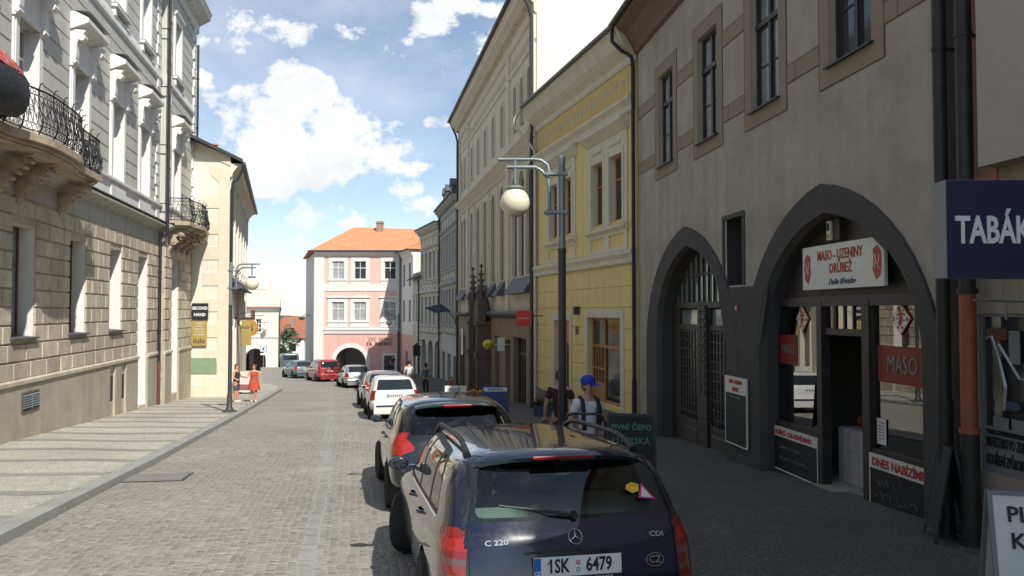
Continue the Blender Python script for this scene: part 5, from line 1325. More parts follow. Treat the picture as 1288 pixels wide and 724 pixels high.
m.box(a - .09, a, -.03, .02, c, d + .09); m.box(b_, b_ + .09, -.03, .02, c, d + .09); m.box(a, b_, -.03, .02, d, d + .09)
m.build('niche', 'dark_stone', B.root)
# painted surrounds and bands with incised lines
m = B.mb()
for a, b_, c, d in fo:
    f = .30; m.box(a - f, a, -.012, 0, c - f, d + f); m.box(b_, b_ + f, -.012, 0, c - f, d + f); m.box(a, b_, -.012, 0, d, d + f); m.box(a, b_, -.012, 0, c - f, c)
ed = [0] + [v for o in fo for v in (o[0] - .30, o[1] + .30)] + [L]
for i in range(0, len(ed), 2):
    if ed[i + 1] - ed[i] > .05:
        m.box(ed[i], ed[i + 1], -.010, 0, 3.85, 4.15); m.box(ed[i], ed[i + 1], -.010, 0, 5.40, 5.72)
m.build('painted_bands', 'brown_band', B.root)
m = B.mb()
for i in range(0, len(ed), 2):
    if ed[i + 1] - ed[i] > .05:
        for h in (3.85, 4.15, 5.40, 5.72): m.box(ed[i], ed[i + 1], -.013, 0, h - .008, h + .008)
        m.box(ed[i] + .3, ed[i] + .312, -.013, 0, 3.86, 4.14)
for a, b_, c, d in fo:
    f = .3
    for x in (a - f, b_ + f): m.box(x - .007, x + .007, -.015, 0, c - f, d + f)
    for h in (c - f, d + f): m.box(a - f, b_ + f, -.016, 0, h - .007, h + .007)
m.build('incised_lines', 'iron_rust', B.root)
def casement(o, i):
    a, b_, c, d = o; y = .10; tr_ = c + (d - c) * .68
    f = B.mb(); w_ = .065; col = 'dark_frame'
    f.box(a, a + w_, y, y + .1, c, d); f.box(b_ - w_, b_, y, y + .1, c, d); f.box(a, b_, y + .001, y + .099, c, c + w_); f.box(a, b_, y + .001, y + .099, d - w_, d); f.box(a, b_, y - .02, y + .1, tr_ - .05, tr_ + .05)
    mid = (a + b_) / 2; f.box(mid - .045, mid + .045, y - .005, y + .095, c, d)
    win = f.build('window', col, B.root)
    def sash(x0, x1, z0, z1, bars, angle=0., side=0):
        e = B.mb(); t = .045
        P = [(0, t, z0, z1), (x1 - x0 - t, x1 - x0, z0, z1), (t, x1 - x0 - t, z0, z0 + t), (t, x1 - x0 - t, z1 - t, z1)] + [(t, x1 - x0 - t, z0 + (z1 - z0) * q - .014, z0 + (z1 - z0) * q + .014) for q in bars]
        for (xa, xb, za, zb_) in P: e.box(xa, xb, 0, .04, za, zb_)
        g_ = B.mb(); g_.box(t, x1 - x0 - t, .018, .022, z0 + t, z1 - t)
        ca, sa = math.cos(angle), math.sin(angle)
        for q in (e, g_):
            nv = []
            for x, yy, zz in q.v:
                if side: x = x - (x1 - x0)
                X, Y_ = x * ca - yy * sa, x * sa + yy * ca
                nv.append(((x1 if side else x0) + X, y + .03 + Y_, zz))
            q.v = nv
        so_ = e.build('sash', col, win); g_.build('pane', 'pane_curtain' if i in (0, 1) else 'pane_light' if i == 2 else 'pane', so_)
    op = {0: R(25), 2: R(62)}.get(i, 0)
    sash(a + w_, mid - .045, c + w_, tr_ - .05, (.5,), 0); sash(mid + .045, b_ - w_, c + w_, tr_ - .05, (.5,), op and -op * .0 or 0, 1)
    sash(a + w_, mid - .045, tr_ + .05, d - w_, ()); sash(mid + .045, b_ - w_, tr_ + .05, d - w_, ())
    s_ = B.mb(); s_.prism_yz([(.1, c), (.1, c + .03), (-.09, c - .01), (-.09, c - .04)], a - .06, b_ + .06); s_.build('sill', 'dark_frame', win)
    k = B.mb(); k.box(a + .02, b_ - .02, .45, .47, c, d); k.build('room_dark', 'shop_dark', win)
for i, o in enumerate(fo): casement(o, i)
m = B.mb(); m.prism_yz([(0, 7.3), (-.10, 7.35), (-.16, 7.5), (-.38, 7.85), (-.62, 8.0), (-.66, 8.12), (0, 8.12)], -.1, L); m.build('eave_cove', 'eave_brown', B.root)
m = B.mb(); m.tube([(-.3, -.72, 8.16), (L, -.72, 8.16)], .085, 10); m.build('gutter', 'pipe_black', B.root)
m = B.mb(); m.prism_yz([(-.78, 8.13), (-.78, 8.22), (5, 13.2), (10.3, 8.13)], -.3, L + .02); m.build('roof', 'roof_old', B.root)
m = B.mb(); m.tube([(-.15, -.72, 8.1), (-.22, -.70, 7.7), (-.2, -.45, 7.45), (-.12, -.16, 7.25), (-.1, -.13, 6.9), (-.1, -.13, -1.9)], .055, 10); m.tube([(-.1, -.13, -1.9), (-.1, -.13, -4.0)], .07, 10); m.build('drainpipe', 'pipe_black', B.root, 40)
# ---- doors of the left arch
y = .36; D0, D1 = A1[0] + .05, A1[1] - .05
m = B.mb()
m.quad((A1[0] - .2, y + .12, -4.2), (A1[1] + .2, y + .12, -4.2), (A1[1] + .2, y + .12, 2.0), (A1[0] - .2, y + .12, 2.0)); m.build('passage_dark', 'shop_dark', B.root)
m = B.mb(); tb = .16
m.box(D0, D1, y - .04, y + .06, tb - .07, tb + .07)
cm = (D0 + D1) / 2 + .05
m.box(D0, D0 + .55, y, y + .06, -3.9, tb)                      # panel left of the doors
m.box(D1 - .25, D1, y, y + .06, -3.9, tb)
leaf = [(D0 + .55, cm - .28), (cm + .28, D1 - .25)]
m.box(cm - .28, cm + .28, y - .06, y + .06, -3.9, tb)
for q in range(11): m.block(cm - .24, cm - .02, y - .06, -1.9 + q * .19, -1.74 + q * .19, .03, .02); m.block(cm + .02, cm + .24, y - .06, -1.9 + q * .19, -1.74 + q * .19, .03, .02)
# fan bars
x = D0 + .25
while x < D1 - .2:
    t_ = abs(x - (D0 + D1) / 2) / ((D1 - D0) / 2); m.box(x - .02, x + .02, y, y + .04, tb, tb + (1.30) * max(.1, 1 - t_ ** 1.6)); x += .33
m.box(D0 + .3, D1 - .3, y, y + .035, .85, .9)
dr = m.build('door_frame', 'door_dark', B.root)
for a, b_ in leaf:
    m = B.mb(); m.box(a, b_, y + .0, y + .05, -3.9, -2.55); m.box(a, a + .12, y, y + .05, -2.55, -.35); m.box(b_ - .12, b_, y, y + .05, -2.55, -.35); m.box(a, b_, y, y + .05, -.42, -.30); m.box(a, a + .08, y, y + .05, -.3, tb - .07); m.box(b_ - .08, b_, y, y + .05, -.3, tb - .07)
    xx = a + .30
    while xx < b_ - .14: m.box(xx - .018, xx + .018, y + .005, y + .045, -2.55, -.4); xx += .20
    for q in range(10): m.box(a + .12, b_ - .12, y + .01, y + .04, -2.42 + q * .215, -2.385 + q * .215)
    m.block(a + .14, b_ - .14, y, -3.6, -2.75, .03, .03)
    dd = m.build('door', 'door_dark', B.root)
    m = B.mb(); m.box(a + .1, b_ - .1, y + .055, y + .06, -2.5, .05); m.build('pane', 'pane_light', dd)
m = B.mb(); m.box(D0 + .05, D1 - .05, y + .045, y + .05, tb + .07, 1.45); m.build('fanlight_pane', 'pane_light', dr)
m = B.mb(); m.lathe([(.035, y - .12), (.02, y - .05)], (cm + .34, 0, -2.35), 8, 'y'); m.build('handle', 'chrome', dr)
# ---- shop in the right arch
y = .24; a0, a1 = A2[0] + .04, A2[1] - .04
sx = lambda px: B.s(px, 450, y)
W1 = (sx(972), sx(1030)); DR = (sx(1036), sx(1087)); W2 = (sx(1096), sx(1172)); tz = .16
m = B.mb()
m.box(a0, a1, y - .03, y + .1, tz - .07, tz + .09)
m.box(a0, W1[0], y, y + .1, -3.2, tz); m.box(W1[1], DR[0], y - .04, y + .12, -3.3, tz); m.box(DR[1], W2[0], y - .04, y + .12, -3.3, tz); m.box(W2[1], a1, y, y + .1, -3.3, tz)
m.box(W1[0], W1[1], y, y + .1, -3.3, -1.98); m.box(W2[0], W2[1], y, y + .1, -3.3, -1.98)
for (p, q) in (W1, W2): m.box(p, q, y - .02, y + .1, -2.0, -1.93); m.box(p, p + .04, y, y + .08, -1.93, tz); m.box(q - .04, q, y, y + .08, -1.93, tz)
m.box(DR[0], DR[1], y, y + .1, -.36, -.26)
for q in (.28, .5, .72): xx = DR[0] + (DR[1] - DR[0]) * q; m.box(xx - .015, xx + .015, y + .02, y + .07, -.26, tz - .07)
P = arch_pts(A2[0] + .05, A2[1] - .05, HS, HA - .02, 20, True)
for p, q in zip(P, P[1:]): m.quad((p[0], y + .05, tz), (q[0], y + .05, tz), (q[0], y + .05, max(tz, q[1])), (p[0], y + .05, max(tz, p[1])))
sf = m.build('shopfront', 'dark_frame', B.root)
for (p, q) in (W1, W2): m = B.mb(); m.box(p + .04, q - .04, y + .045, y + .053, -1.93, tz - .07); m.build('shop_window_pane', 'shop_glass', sf)
m = B.mb(); m.box(DR[0] + .02, DR[1] - .02, y + .045, y + .05, -.26, tz - .07); m.build('door_light_pane', 'shop_glass', sf)
m = B.mb(); m.box(a0 - .2, a1 + .2, y + .1, y + 3.5, -3.6, -2.72)           # raised shop floor
m.box(DR[0] - .05, DR[1] + .05, y - .16, y + .1, -3.4, -2.74); m.build('shop_floor', 'concrete', sf)
m = B.mb(); m.box(a0 - .4, a1 + .3, y + 3.5, y + 3.55, -3.3, 1.6); m.quad((a0 - .3, y + .12, -3), (a0 - .3, y + 3.5, -3), (a0 - .3, y + 3.5, 1.6), (a0 - .3, y + .12, 1.6)); m.quad((a1 + .3, y + .12, -3), (a1 + .3, y + 3.5, -3), (a1 + .3, y + 3.5, 1.6), (a1 + .3, y + .12, 1.6)); m.box(a0 - .4, a1 + .3, y + .12, y + 3.5, .3, .35); m.build('shop_room', 'base_grey', sf)
for r_ in range(4): m = B.mb(); m.box(a0, a1, y + 2.6, y + 3.4, -2.2 + r_ * .55, -2.16 + r_ * .55); m.build('shop_shelf', 'tile_white', sf)
for r_ in range(4):
    for q in range(9): m = B.mb(); m.lathe([(.09, -2.155 + r_ * .55), (.10, -1.97 + r_ * .55), (.06, -1.90 + r_ * .55)], (a0 + .3 + q * .48, y + 2.8, 0), 8); m.build('jar', ('sign_red', 'ochre', 'sign_white')[(q + r_) % 3], sf)
m = B.mb()                                                                   # tiled counter front
x = DR[0] - .25
n = 0
for r_ in range(5):
    for q in range(8): m.block(x + q * .2, x + q * .2 + .192, y + .38, -2.72 + r_ * .172, -2.72 + r_ * .172 + .164, .01, .006)
m.box(x, x + 1.6, y + .38, y + 1.0, -2.72, -1.86); m.build('counter', 'tile_white', sf)
m = B.mb()
for q in range(6): m.sphere((DR[0] + .1 + q * .2, y + .6, -1.74 + .04 * (q % 2)), .10, 8, 6)
for q in range(4): m.sphere((DR[0] + .35 + q * .25, y + 1.3, -1.3), .13, 8, 6)
m.build('shop_goods', 'sign_red', sf)
m = B.mb()                                                                   # curtain and goods behind the panes
for (p, q) in (W1, W2):
    n = 30
    for k in range(n):
        xa, xb = p + (q - p) * k / n, p + (q - p) * (k + 1) / n; m.quad((xa, y + .2 + .02 * math.sin(k * 1.7), -.35 - .04 * math.sin(k * .9) ** 2), (xb, y + .2 + .02 * math.sin((k + 1) * 1.7), -.35 - .04 * math.sin((k + 1) * .9) ** 2), (xb, y + .2, tz), (xa, y + .2, tz))
m.build('net_curtain', 'curtain', sf)
for q0, q1, h0_, h1_ in ((W1[0] + .22, W1[0] + .86, -.92, -.40), (W2[0] + .10, W2[1] - .12, -.98, -.47)): m = B.mb(); m.box(q0, q1, y + .036, y + .042, h0_, h1_); m.build('red_window_poster', 'sign_red', sf)
lettering('MASO', .34, 'sign_grey', B.root, (0, 0, 0)).name = 'window_lettering'
o = [c for c in bpy.data.objects if c.name.startswith('window_lettering')][-1]; o.location = ((W2[0] + W2[1]) / 2, y + .031, -.73 + B.zo); o.scale = (.75, 1, 1)
o = lettering('MASO', .22, 'sign_grey', B.root, (W1[0] + .54, y + .031, -.66 + B.zo), sx=.8); o.name = 'window_lettering'
# lion-like diamonds (plain emblem)
def blob(e, pts, m_, y0): 
    q = MB(); 
    for x, z, r in pts: q.lathe([(r, y0 - .004), (r, y0)], (x, 0, z), 8, 'y')
    return q.build('emblem', m_, e)
LION = [(-.02, .12, .035), (.0, .07, .04), (.01, .0, .045), (-.01, -.06, .04), (-.05, -.12, .022), (.04, -.12, .022), (.06, .06, .02), (-.06, .05, .02), (-.07, .0, .016), (.08, -.02, .016), (.09, .05, .015), (.07, .11, .014), (-.05, .15, .02)]
for (px, py, w_, lab) in ((1007.5, 401, .36, 'white diamond plate with a red lion, in the left pane of the butcher shop'), (1131, 400.5, .36, 'white diamond plate with a red lion, in the right pane of the butcher shop')):
    s_, h_ = B.sh(px, py, y)
    e = empty('diamond_plate', fpos(B, s_, h_, y + .044), frz(B), lab, 'sign')
    q = MB(); k = w_ / 2 * 1.25; q.prism_xz([(-k, 0), (0, -k), (k, 0), (0, k)], -.02, 0); q.build('rim', 'text_red', e)
    q = MB(); k *= .93; q.prism_xz([(-k, 0), (0, -k), (k, 0), (0, k)], -.025, -.018); q.build('plate', 'sign_white', e)
    blob(e, LION, 'text_red', -.026)
    lettering('2', .07, 'text_red', e, (-.15, -.03, -.01), bold=.003); lettering('8', .07, 'text_red', e, (.15, -.03, -.01), bold=.003)
# main sign
s0_, h0_ = B.sh(1010, 318, -.02); s1_, h1_ = B.sh(1113, 303, -.02)
s0_, _ = B.sh(1010.5, 340, y - .12); s1_, _ = B.sh(1113, 330, y - .12)
zc = .70; sw = s1_ - s0_
e = empty('butcher_sign', fpos(B, (s0_ + s1_) / 2, zc, y - .08), frz(B), 'cream butcher shop sign board with red lettering under the right arch', 'sign')
q = MB(); hh = .345; q.prism_xz([(-sw / 2, -hh), (sw / 2, -hh), (sw / 2, hh - .2), (sw / 2 - .28, hh), (-sw / 2, hh)], -.05, 0); q.build('board', 'sign_white', e)
lettering('MASO - UZENINY', .215, 'text_red', e, (-.02, -.054, .17), bold=.003, sx=.76); lettering('DRŮBEŽ', .21, 'text_red', e, (.02, -.054, -.04), bold=.003, sx=.8); lettering('Dušín Břetislav', .125, 'text_navy', e, (.05, -.054, -.24), shear=.4)
for sx_ in (-1, 1):
    q = MB(); P = [(0, .25), (.10, .20), (.085, .05), (.11, -.08), (.03, -.23), (-.07, -.16), (-.10, .0), (-.085, .16)]
    q.prism_xz([(sx_ * (sw / 2 - .16) + p * (1 if sx_ < 0 else -1), z - .02) for p, z in P], -.058, -.05); q.build('emblem', 'text_red', e)
    q = MB()
    for k in range(4): q.tube([(sx_ * (sw / 2 - .16) + .05 * math.cos(k * 1.6), -.06, -.02), (sx_ * (sw / 2 - .16) + .075 * math.cos(k * 1.6 + .7), -.06, .15 * math.sin(k * 1.6 + .7))], .008, 4)
    q.build('emblem_lines', 'sign_white', e)
# lamp box above
s_, h_ = B.sh(1050, 290, .25)
e = empty('lamp_box', fpos(B, s_, h_, .2), frz(B), 'small white emergency lamp box hanging above the butcher sign', 'lamp')
q = MB(); q.box(-.06, .06, -.06, .02, -.15, .15); q.build('case', 'sign_white', e, bevel=.01); q = MB(); q.box(-.035, .035, -.066, -.06, .0, .11); q.build('symbol', 'text_black', e)
q = MB(); q.box(.06, .26, -.02, .28, -.16, .18); q.build('housing', 'dark_frame', e); q = MB(); q.box(-.035, .035, -.066, -.06, -.12, -.05); q.build('lens', 'ochre', e)
# boards under the windows
def board(name, p0, p1, z0, z1, yy, head, label, lines, hh=.17, hsize=.15, seed=1, sxx=1.):
    w_ = p1 - p0; h_ = z1 - z0
    e = flat_sign(name, fpos(B, (p0 + p1) / 2, (z0 + z1) / 2, yy), w_, h_, 'chalk_black', label, 'menu board', rz=frz(B), frame=.022, fm='sign_white', d=.025)
    q = MB(); q.box(-w_ / 2, w_ / 2, -.03, -.024, h_ / 2 - hh, h_ / 2); q.build('header', 'sign_white', e)
    for k, t in enumerate(head): lettering(t, hsize, 'text_red', e, (0, -.033, h_ / 2 - hh * (k + .5) / len(head)), bold=.004, sx=sxx)
    for k, t in enumerate(lines):
        if isinstance(t, str): lettering(t, .085, 'chalk', e, (-.02, -.028, h_ / 2 - hh - .07 - k * .2), shear=.2)
        else: q = MB(); q.scrawl(w_ * t[0], t[1] * 1.3, int(t[0] * 100) + k, .0035); o_ = q.build('chalk_writing', 'chalk', e); o_.location = (t[2], -.025, h_ / 2 - hh - .17 - k * .19)
    return e
board('menu_board', W1[0] + .0, W1[1] - .02, -2.78, -2.06, y - .01, ['KUŘECÍ - CHLAZENÉ MASO'], 'black menu board headed in red about chilled chicken, under the left shop window', [(.5, .05, -.1), (.6, .06, .0)], .15, .105, sxx=1.0)
board('menu_board', W2[0] + .0, W2[1] - .05, -2.80, -2.02, y - .01, ['DNES NABÍZÍME'], 'black chalk menu board headed in red with today\'s offer, under the right shop window', [(.45, .09, -.2), (.75, .10, -.05)], .18, .165)
p0, p1 = B.s(914.5, 520, -.07), B.s(940.5, 520, -.07)
board('menu_board', p0, p1, -2.55, -1.28, -.07, ['MASO - UZENINY', 'DRŮBEŽ'], 'tall narrow black menu board with white header on the dark pier between arches', ['Denní nabídka'], .30, .10, sxx=.80)
s_, h_ = B.sh(926.5, 387, -.05)
e = flat_sign('house_number_plate', fpos(B, s_, h_, -.045), .13, .14, 'sign_red', 'tiny red house number plate on the dark pier', rz=frz(B), d=.012); scribble(.09, .06, 'text_white', e, (0, -.014, 0), 5, 2)
s_, h_ = B.sh(1104, 542, y)
e = flat_sign('window_notice', fpos(B, s_ + .05, h_, y + .03), .22, .36, 'sign_white', 'white paper notice stuck in the lower left of the right shop pane', 'notice', rz=frz(B), d=.004)
q = MB()
for k in range(6): q.box(-.08, .07, -.007, -.004, .12 - k * .045, .128 - k * .045)
q.build('print', 'text_black', e)

# ---- tobacconist's house at the right edge, continuing behind the camera
B = R_bld('tobacconist_house', RF(9.4) , 9.4, RF(-14), -14, 'grey and pink plastered house with the tobacconist shop at the right edge')
TB = B; L = B.len
sy = B.sY
pw = (B.s(1232, 480), B.s(1232, 480) + 2.2, -1.75, -.02)
w = B.mb(); wall(w, .35, L, -4.0, 9.6, [pw], 0, .12); shell(w, .0, L, -4, 9.6, 10); w.build('wall', 'tab_wall', B.root)
w = B.mb(); x0 = B.s(1228, 200); x1 = B.s(1256, 200); w.box(x0, x1, -.03, 0, 1.2, 9.6); w.build('pink_strip', 'tab_pink', B.root)
w = B.mb(); w.box(x1, L, -.24, 0, 1.55, 9.6); w.build('bay', 'tab_grey', B.root)
w = B.mb(); w.box(.35, L, -.03, 0, -4, -2.15); w.build('plinth', 'base_grey', B.root)
w = B.mb(); w.prism_yz([(-.9, 9.61), (-.9, 9.75), (5, 13.5), (10.3, 9.61)], -.0, L); w.build('roof', 'roof_old', B.root)
w = B.mb(); w.prism_yz([(0, 9.1), (-.3, 9.2), (-.7, 9.6), (0, 9.6)], .0, L); w.build('eave_cornice', 'tab_grey', B.root)
# poster window
o = window(B, *pw, .02, 'sign_grey', 'pane', (0,), (.28,), .035, name='display_window', bw=.02)
w = B.mb(); w.box(pw[0] + .04, pw[1] - .04, .03, .05, -1.73, -1.34); w.build('notice_panel', 'sign_grey', o)
t = lettering('MINISTERSTVO ZDRAVOTNICTVÍ', .15, 'text_black', o, (0, 0, 0), bold=.004, align='LEFT', sx=.42); t.location = (pw[0] + .06, .025, -1.42 + B.zo)
t = lettering('KOUŘENÍ ZPŮSOBUJE', .15, 'text_black', o, (0, 0, 0), bold=.004, align='LEFT', sx=.42); t.location = (pw[0] + .06, .025, -1.61 + B.zo)
w = B.mb()
w.tube([(pw[0] + .12, .01, -.30), (pw[0] + .2, .0, -.27), (pw[0] + .3, .0, -.5), (pw[0] + .38, .01, -.8), (pw[0] + .36, .0, -1.05)], .022, 6); w.tube([(pw[0] + .3, .01, -.35), (pw[0] + .6, .0, -.7), (pw[0] + 1.0, .0, -.75)], .02, 6)
w.build('display_curve', 'rim', o)
w = B.mb(); w.box(pw[0] + .12, pw[0] + .42, .0, .02, -.30, -.18); w.build('display_heading', 'brown_frame', o)
w = B.mb(); w.sphere((pw[0] + .45, .01, -1.0), .09, 8, 5, (1.6, .15, .6)); w.build('display_goods', 'denim', o)
for q in ((pw[0] + .2, pw[0] + .42, -1.27, -1.13), (pw[0] + .47, pw[0] + .68, -1.27, -1.13), (pw[0] + .45, pw[0] + .6, -.55, -.2)): w = B.mb(); w.box(q[0], q[1], .0, .012, q[2], q[3]); w.build('display_card', 'sign_grey', o)
# pipes between the two houses
def street_pipe(name, px, Y, zt, segs, label, r=.07):
    u = ray(px, 500)[0]; X = u * Y
    e = empty(name, (X, Y, g(Y) + .03), 0, label, 'drainpipe')
    z0 = 0
    for k, (z1, rr, mm, nm) in enumerate(segs):
        q = MB(); q.tube([(0, 0, z0), (0, 0, z1)], rr, 14); q.lathe([(rr * 1.25, z0), (rr * 1.25, z0 + .06)], (0, 0, 0), 14)
        if z1 > 6: 
            for h in (3.4, 5.6, 7.8): q.box(-.02, .2, -.01, .01, h, h + .04); q.lathe([(rr * 1.12, h), (rr * 1.12, h + .05)], (0, 0, 0), 14)
        q.build(nm, mm, e, 40); z0 = z1
    return e
street_pipe('drainpipe', 1188, 9.15, 0, [(1.5, .085, 'pipe_black', 'foot_pipe'), (11.0, .075, 'pipe_black', 'pipe')], 'straight black drainpipe at the edge of the brown roughcast house')
street_pipe('drainpipe', 1219, 8.75, 0, [(1.22, .095, 'pipe_black', 'foot_pipe'), (2.75, .085, 'pipe_orange', 'orange_pipe'), (11.0, .085, 'pipe_black', 'pipe')], 'black drainpipe with an orange middle length beside the tobacconist window')
# TABAK box
e = empty('tobacconist_sign', (3.56, 6.5, EYE + .68), 0, 'dark blue projecting sign box with pale capital letters at the right edge', 'sign')
q = MB(); q.box(0, 1.9, -.0, .22, -.405, .405); q.build('case', 'sign_grey', e, bevel=.006)
q = MB(); q.box(.0, 1.86, -.008, -.001, -.40, .40); q.build('face', 'navy', e)
lettering('TABÁK', .31, 'text_white', e, (.07, -.012, -.02), bold=.0075, align='LEFT', sx=.63)
q = MB(); q.box(1.5, 1.95, .08, .14, -.05, .05); q.build('bracket', 'post_dark', e)
# bracket arm with hanging wires under it
e = empty('wire_bracket', (5.2, 8.3, EYE + .12), 0, 'thin metal bracket with hanging hooks above the display window', 'bracket')
q = MB(); q.tube([(-.55, -.3, 0), (.1, -.2, -.02), (.3, -.1, .08), (.6, 0, .1)], .012, 6)
for x in (-.35, -.22, -.05, .1): q.tube([(x, -.24, .35), (x, -.24, -.02)], .004, 4)
q.tube([(-.2, -.25, 0), (-.2, -.25, -.2)], .012, 6); q.tube([(.45, -.03, .1), (.45, -.03, -.12)], .02, 6); q.build('arm', 'sign_grey', e)
# ================================================================ CARS
def inpoly(p, poly):
    x, y = p; c = False; n = len(poly)
    for i in range(n):
        x0, y0 = poly[i]; x1, y1 = poly[i - 1]
        if (y0 > y) != (y1 > y) and x < (x1 - x0) * (y - y0) / (y1 - y0) + x0: c = not c
    return c
def grow(poly, d):
    cx = sum(p[0] for p in poly) / len(poly); cy = sum(p[1] for p in poly) / len(poly); out = []
    n = len(poly); ar = sum(poly[i - 1][0] * poly[i][1] - poly[i][0] * poly[i - 1][1] for i in range(n)); s = 1 if ar > 0 else -1
    for i in range(n):
        a, b, c = Vector(poly[i - 1]), Vector(poly[i]), Vector(poly[(i + 1) % n])
        e1 = (b - a).normalized(); e2 = (c - b).normalized(); n1 = Vector((e1.y, -e1.x)) * s; n2 = Vector((e2.y, -e2.x)) * s
        m = (n1 + n2); m = m.normalized() if m.length > 1e-6 else n1
        out.append(tuple(b + m * d / max(.5, m.dot(n1))))
    return out
def roundp(poly, r=.04, n=3):
    out = []; N_ = len(poly)
    for i in range(N_):
        a, b, c = Vector(poly[i - 1]), Vector(poly[i]), Vector(poly[(i + 1) % N_])
        rr = min(r, (a - b).length * .45, (c - b).length * .45); p = b + (a - b).normalized() * rr; q = b + (c - b).normalized() * rr
        for k in range(n + 1): t = k / n; out.append(tuple(p * (1 - t) ** 2 + b * 2 * t * (1 - t) + q * t * t))
    return out
class Body:
    def __init__(s, stations, rearx, rearz=None, frontx=None, rs=.86, levels=3, bulge=.03):
        """stations: (x, wm, zb, zbelt, wbelt, ztop, wtop), first is the rear row whose x comes from rearx (9 values k1..k9)"""
        bm = bmesh.new(); rings = []
        def ring(st, xs=None, f=1., off=0.):
            x, wm, zb, zbl, wb, zt, wt = st
            zm = min(.60, zbl - .16)
            P = [(0, zb), (wm * .45, zb), (wm * .90, zb), (wm * .985, zb + .12), (wm, zm), (wm * .985, zbl - .08), (wb, zbl), ((wb + wt) / 2 + .03, (zbl + zt) / 2 + .0), (wt, zt - .055), (wt * .6, zt - .010), (0, zt)]
            # indices 0..10
            X = xs or [x] * 11
            L_ = [bm.verts.new((X[i] + off, P[i][0] * f, P[i][1])) for i in range(11)]
            R_ = [L_[0]] + [bm.verts.new((X[i] + off, -P[i][0] * f, P[i][1])) for i in range(1, 10)] + [L_[10]]
            return L_, R_
        rx = list(rearx)
        rings.append(ring(stations[0], rx, rs)); rings.append(ring(stations[0], rx, 1., .13))
        for st in stations[1:-1]: rings.append(ring(st))
        fx = list(frontx); rings.append(ring(stations[-1], fx, 1., -.16)); rings.append(ring(stations[-1], fx, .80))
        for (L0, R0), (L1, R1) in zip(rings, rings[1:]):
            for i in range(10):
                bm.faces.new((L0[i], L0[i + 1], L1[i + 1], L1[i])); bm.faces.new((R0[i + 1], R0[i], R1[i], R1[i + 1]))
        def cap(L_, R_, d, flip):
            rows = {}
            rows[2] = (L_[2], L_[1], L_[0], R_[1], R_[2]); rows[8] = (L_[8], L_[9], L_[10], R_[9], R_[8])
            for k in range(3, 8):
                l, r = L_[k].co, R_[k].co; m_ = lambda t, b_: bm.verts.new((l.x + d * b_, l.y + (r.y - l.y) * t, l.z))
                rows[k] = (L_[k], m_(.25, .8), m_(.5, 1.), m_(.75, .8), R_[k])
            for k in range(2, 8):
                for j in range(4):
                    f = (rows[k][j], rows[k][j + 1], rows[k + 1][j + 1], rows[k + 1][j]); bm.faces.new(f if not flip else f[::-1])
        cap(*rings[0], -bulge, True); cap(*rings[-1], bulge * 2, False)
        bmesh.ops.recalc_face_normals(bm, faces=bm.faces)
        me = bpy.data.meshes.new('tmp'); bm.to_mesh(me); bm.free(); o = bpy.data.objects.new('tmp', me); COL.objects.link(o)
        md = o.modifiers.new('s', 'SUBSURF'); md.levels = levels; md.render_levels = levels
        dg = bpy.context.evaluated_depsgraph_get(); m2 = bpy.data.meshes.new_from_object(o.evaluated_get(dg)); bpy.data.objects.remove(o)
        s.bm = bmesh.new(); s.bm.from_mesh(m2); bpy.data.meshes.remove(m2); s.bm.normal_update()
        from mathutils.bvhtree import BVHTree
        s.bvh = BVHTree.FromBMesh(s.bm)      # the whole skin, kept from before anything is cut out
    def surf(s, axis, sgn, u, v):
        """point on the body hit along an axis"""
        if axis == 'y': o = Vector((u, 3 * sgn, v)); d = Vector((0, -sgn, 0))
        elif axis == 'x': o = Vector((-2 if sgn < 0 else 8, u, v)); d = Vector((-sgn * 1., 0, 0)) if sgn > 0 else Vector((1, 0, 0))
        else: o = Vector((u, v, 4)); d = Vector((0, 0, -1))
        return s.bvh.ray_cast(o, d)[:2]
    def extract(s, poly, axis, sgn, xlim=None, nmin=.12):
        """cut the outline out of the skin and hand the piece back as a bmesh"""
        bm = s.bm; lo = (min(p[0] for p in poly) - .01, min(p[1] for p in poly) - .01); hi = (max(p[0] for p in poly) + .01, max(p[1] for p in poly) + .01)
        def pj(c): return (c.x, c.z) if axis == 'y' else ((c.y, c.z) if axis == 'x' else (c.x, c.y))
        def ok(f):
            n = f.normal
            if axis == 'y' and not (n.y * sgn > nmin and f.calc_center_median().y * sgn > 0): return False
            if axis == 'x' and not (n.x * sgn > nmin): return False
            if axis == 'z' and not (n.z > nmin): return False
            if xlim and not (xlim[0] < f.calc_center_median().x < xlim[1]): return False
            ps = [pj(v.co) for v in f.verts]
            return max(p[0] for p in ps) > lo[0] and min(p[0] for p in ps) < hi[0] and max(p[1] for p in ps) > lo[1] and min(p[1] for p in ps) < hi[1]
        N_ = len(poly); cand = {f for f in bm.faces if ok(f)}
        for i in range(N_):
            a, b = poly[i - 1], poly[i]
            if math.dist(a, b) < 1e-5: continue
            n2 = (b[1] - a[1], -(b[0] - a[0]))
            if axis == 'y': co, no = Vector((a[0], 0, a[1])), Vector((n2[0], 0, n2[1]))
            elif axis == 'x': co, no = Vector((0, a[0], a[1])), Vector((0, n2[0], n2[1]))
            else: co, no = Vector((a[0], a[1], 0)), Vector((n2[0], n2[1], 0))
            mx = (min(a[0], b[0]) - .06, min(a[1], b[1]) - .06, max(a[0], b[0]) + .06, max(a[1], b[1]) + .06)
            fs = []
            for f in cand:
                ps = [pj(v.co) for v in f.verts]
                if max(p[0] for p in ps) > mx[0] and min(p[0] for p in ps) < mx[2] and max(p[1] for p in ps) > mx[1] and min(p[1] for p in ps) < mx[3]: fs.append(f)
            if not fs: continue
            geom = list({v for f in fs for v in f.verts}) + list({e for f in fs for e in f.edges}) + fs
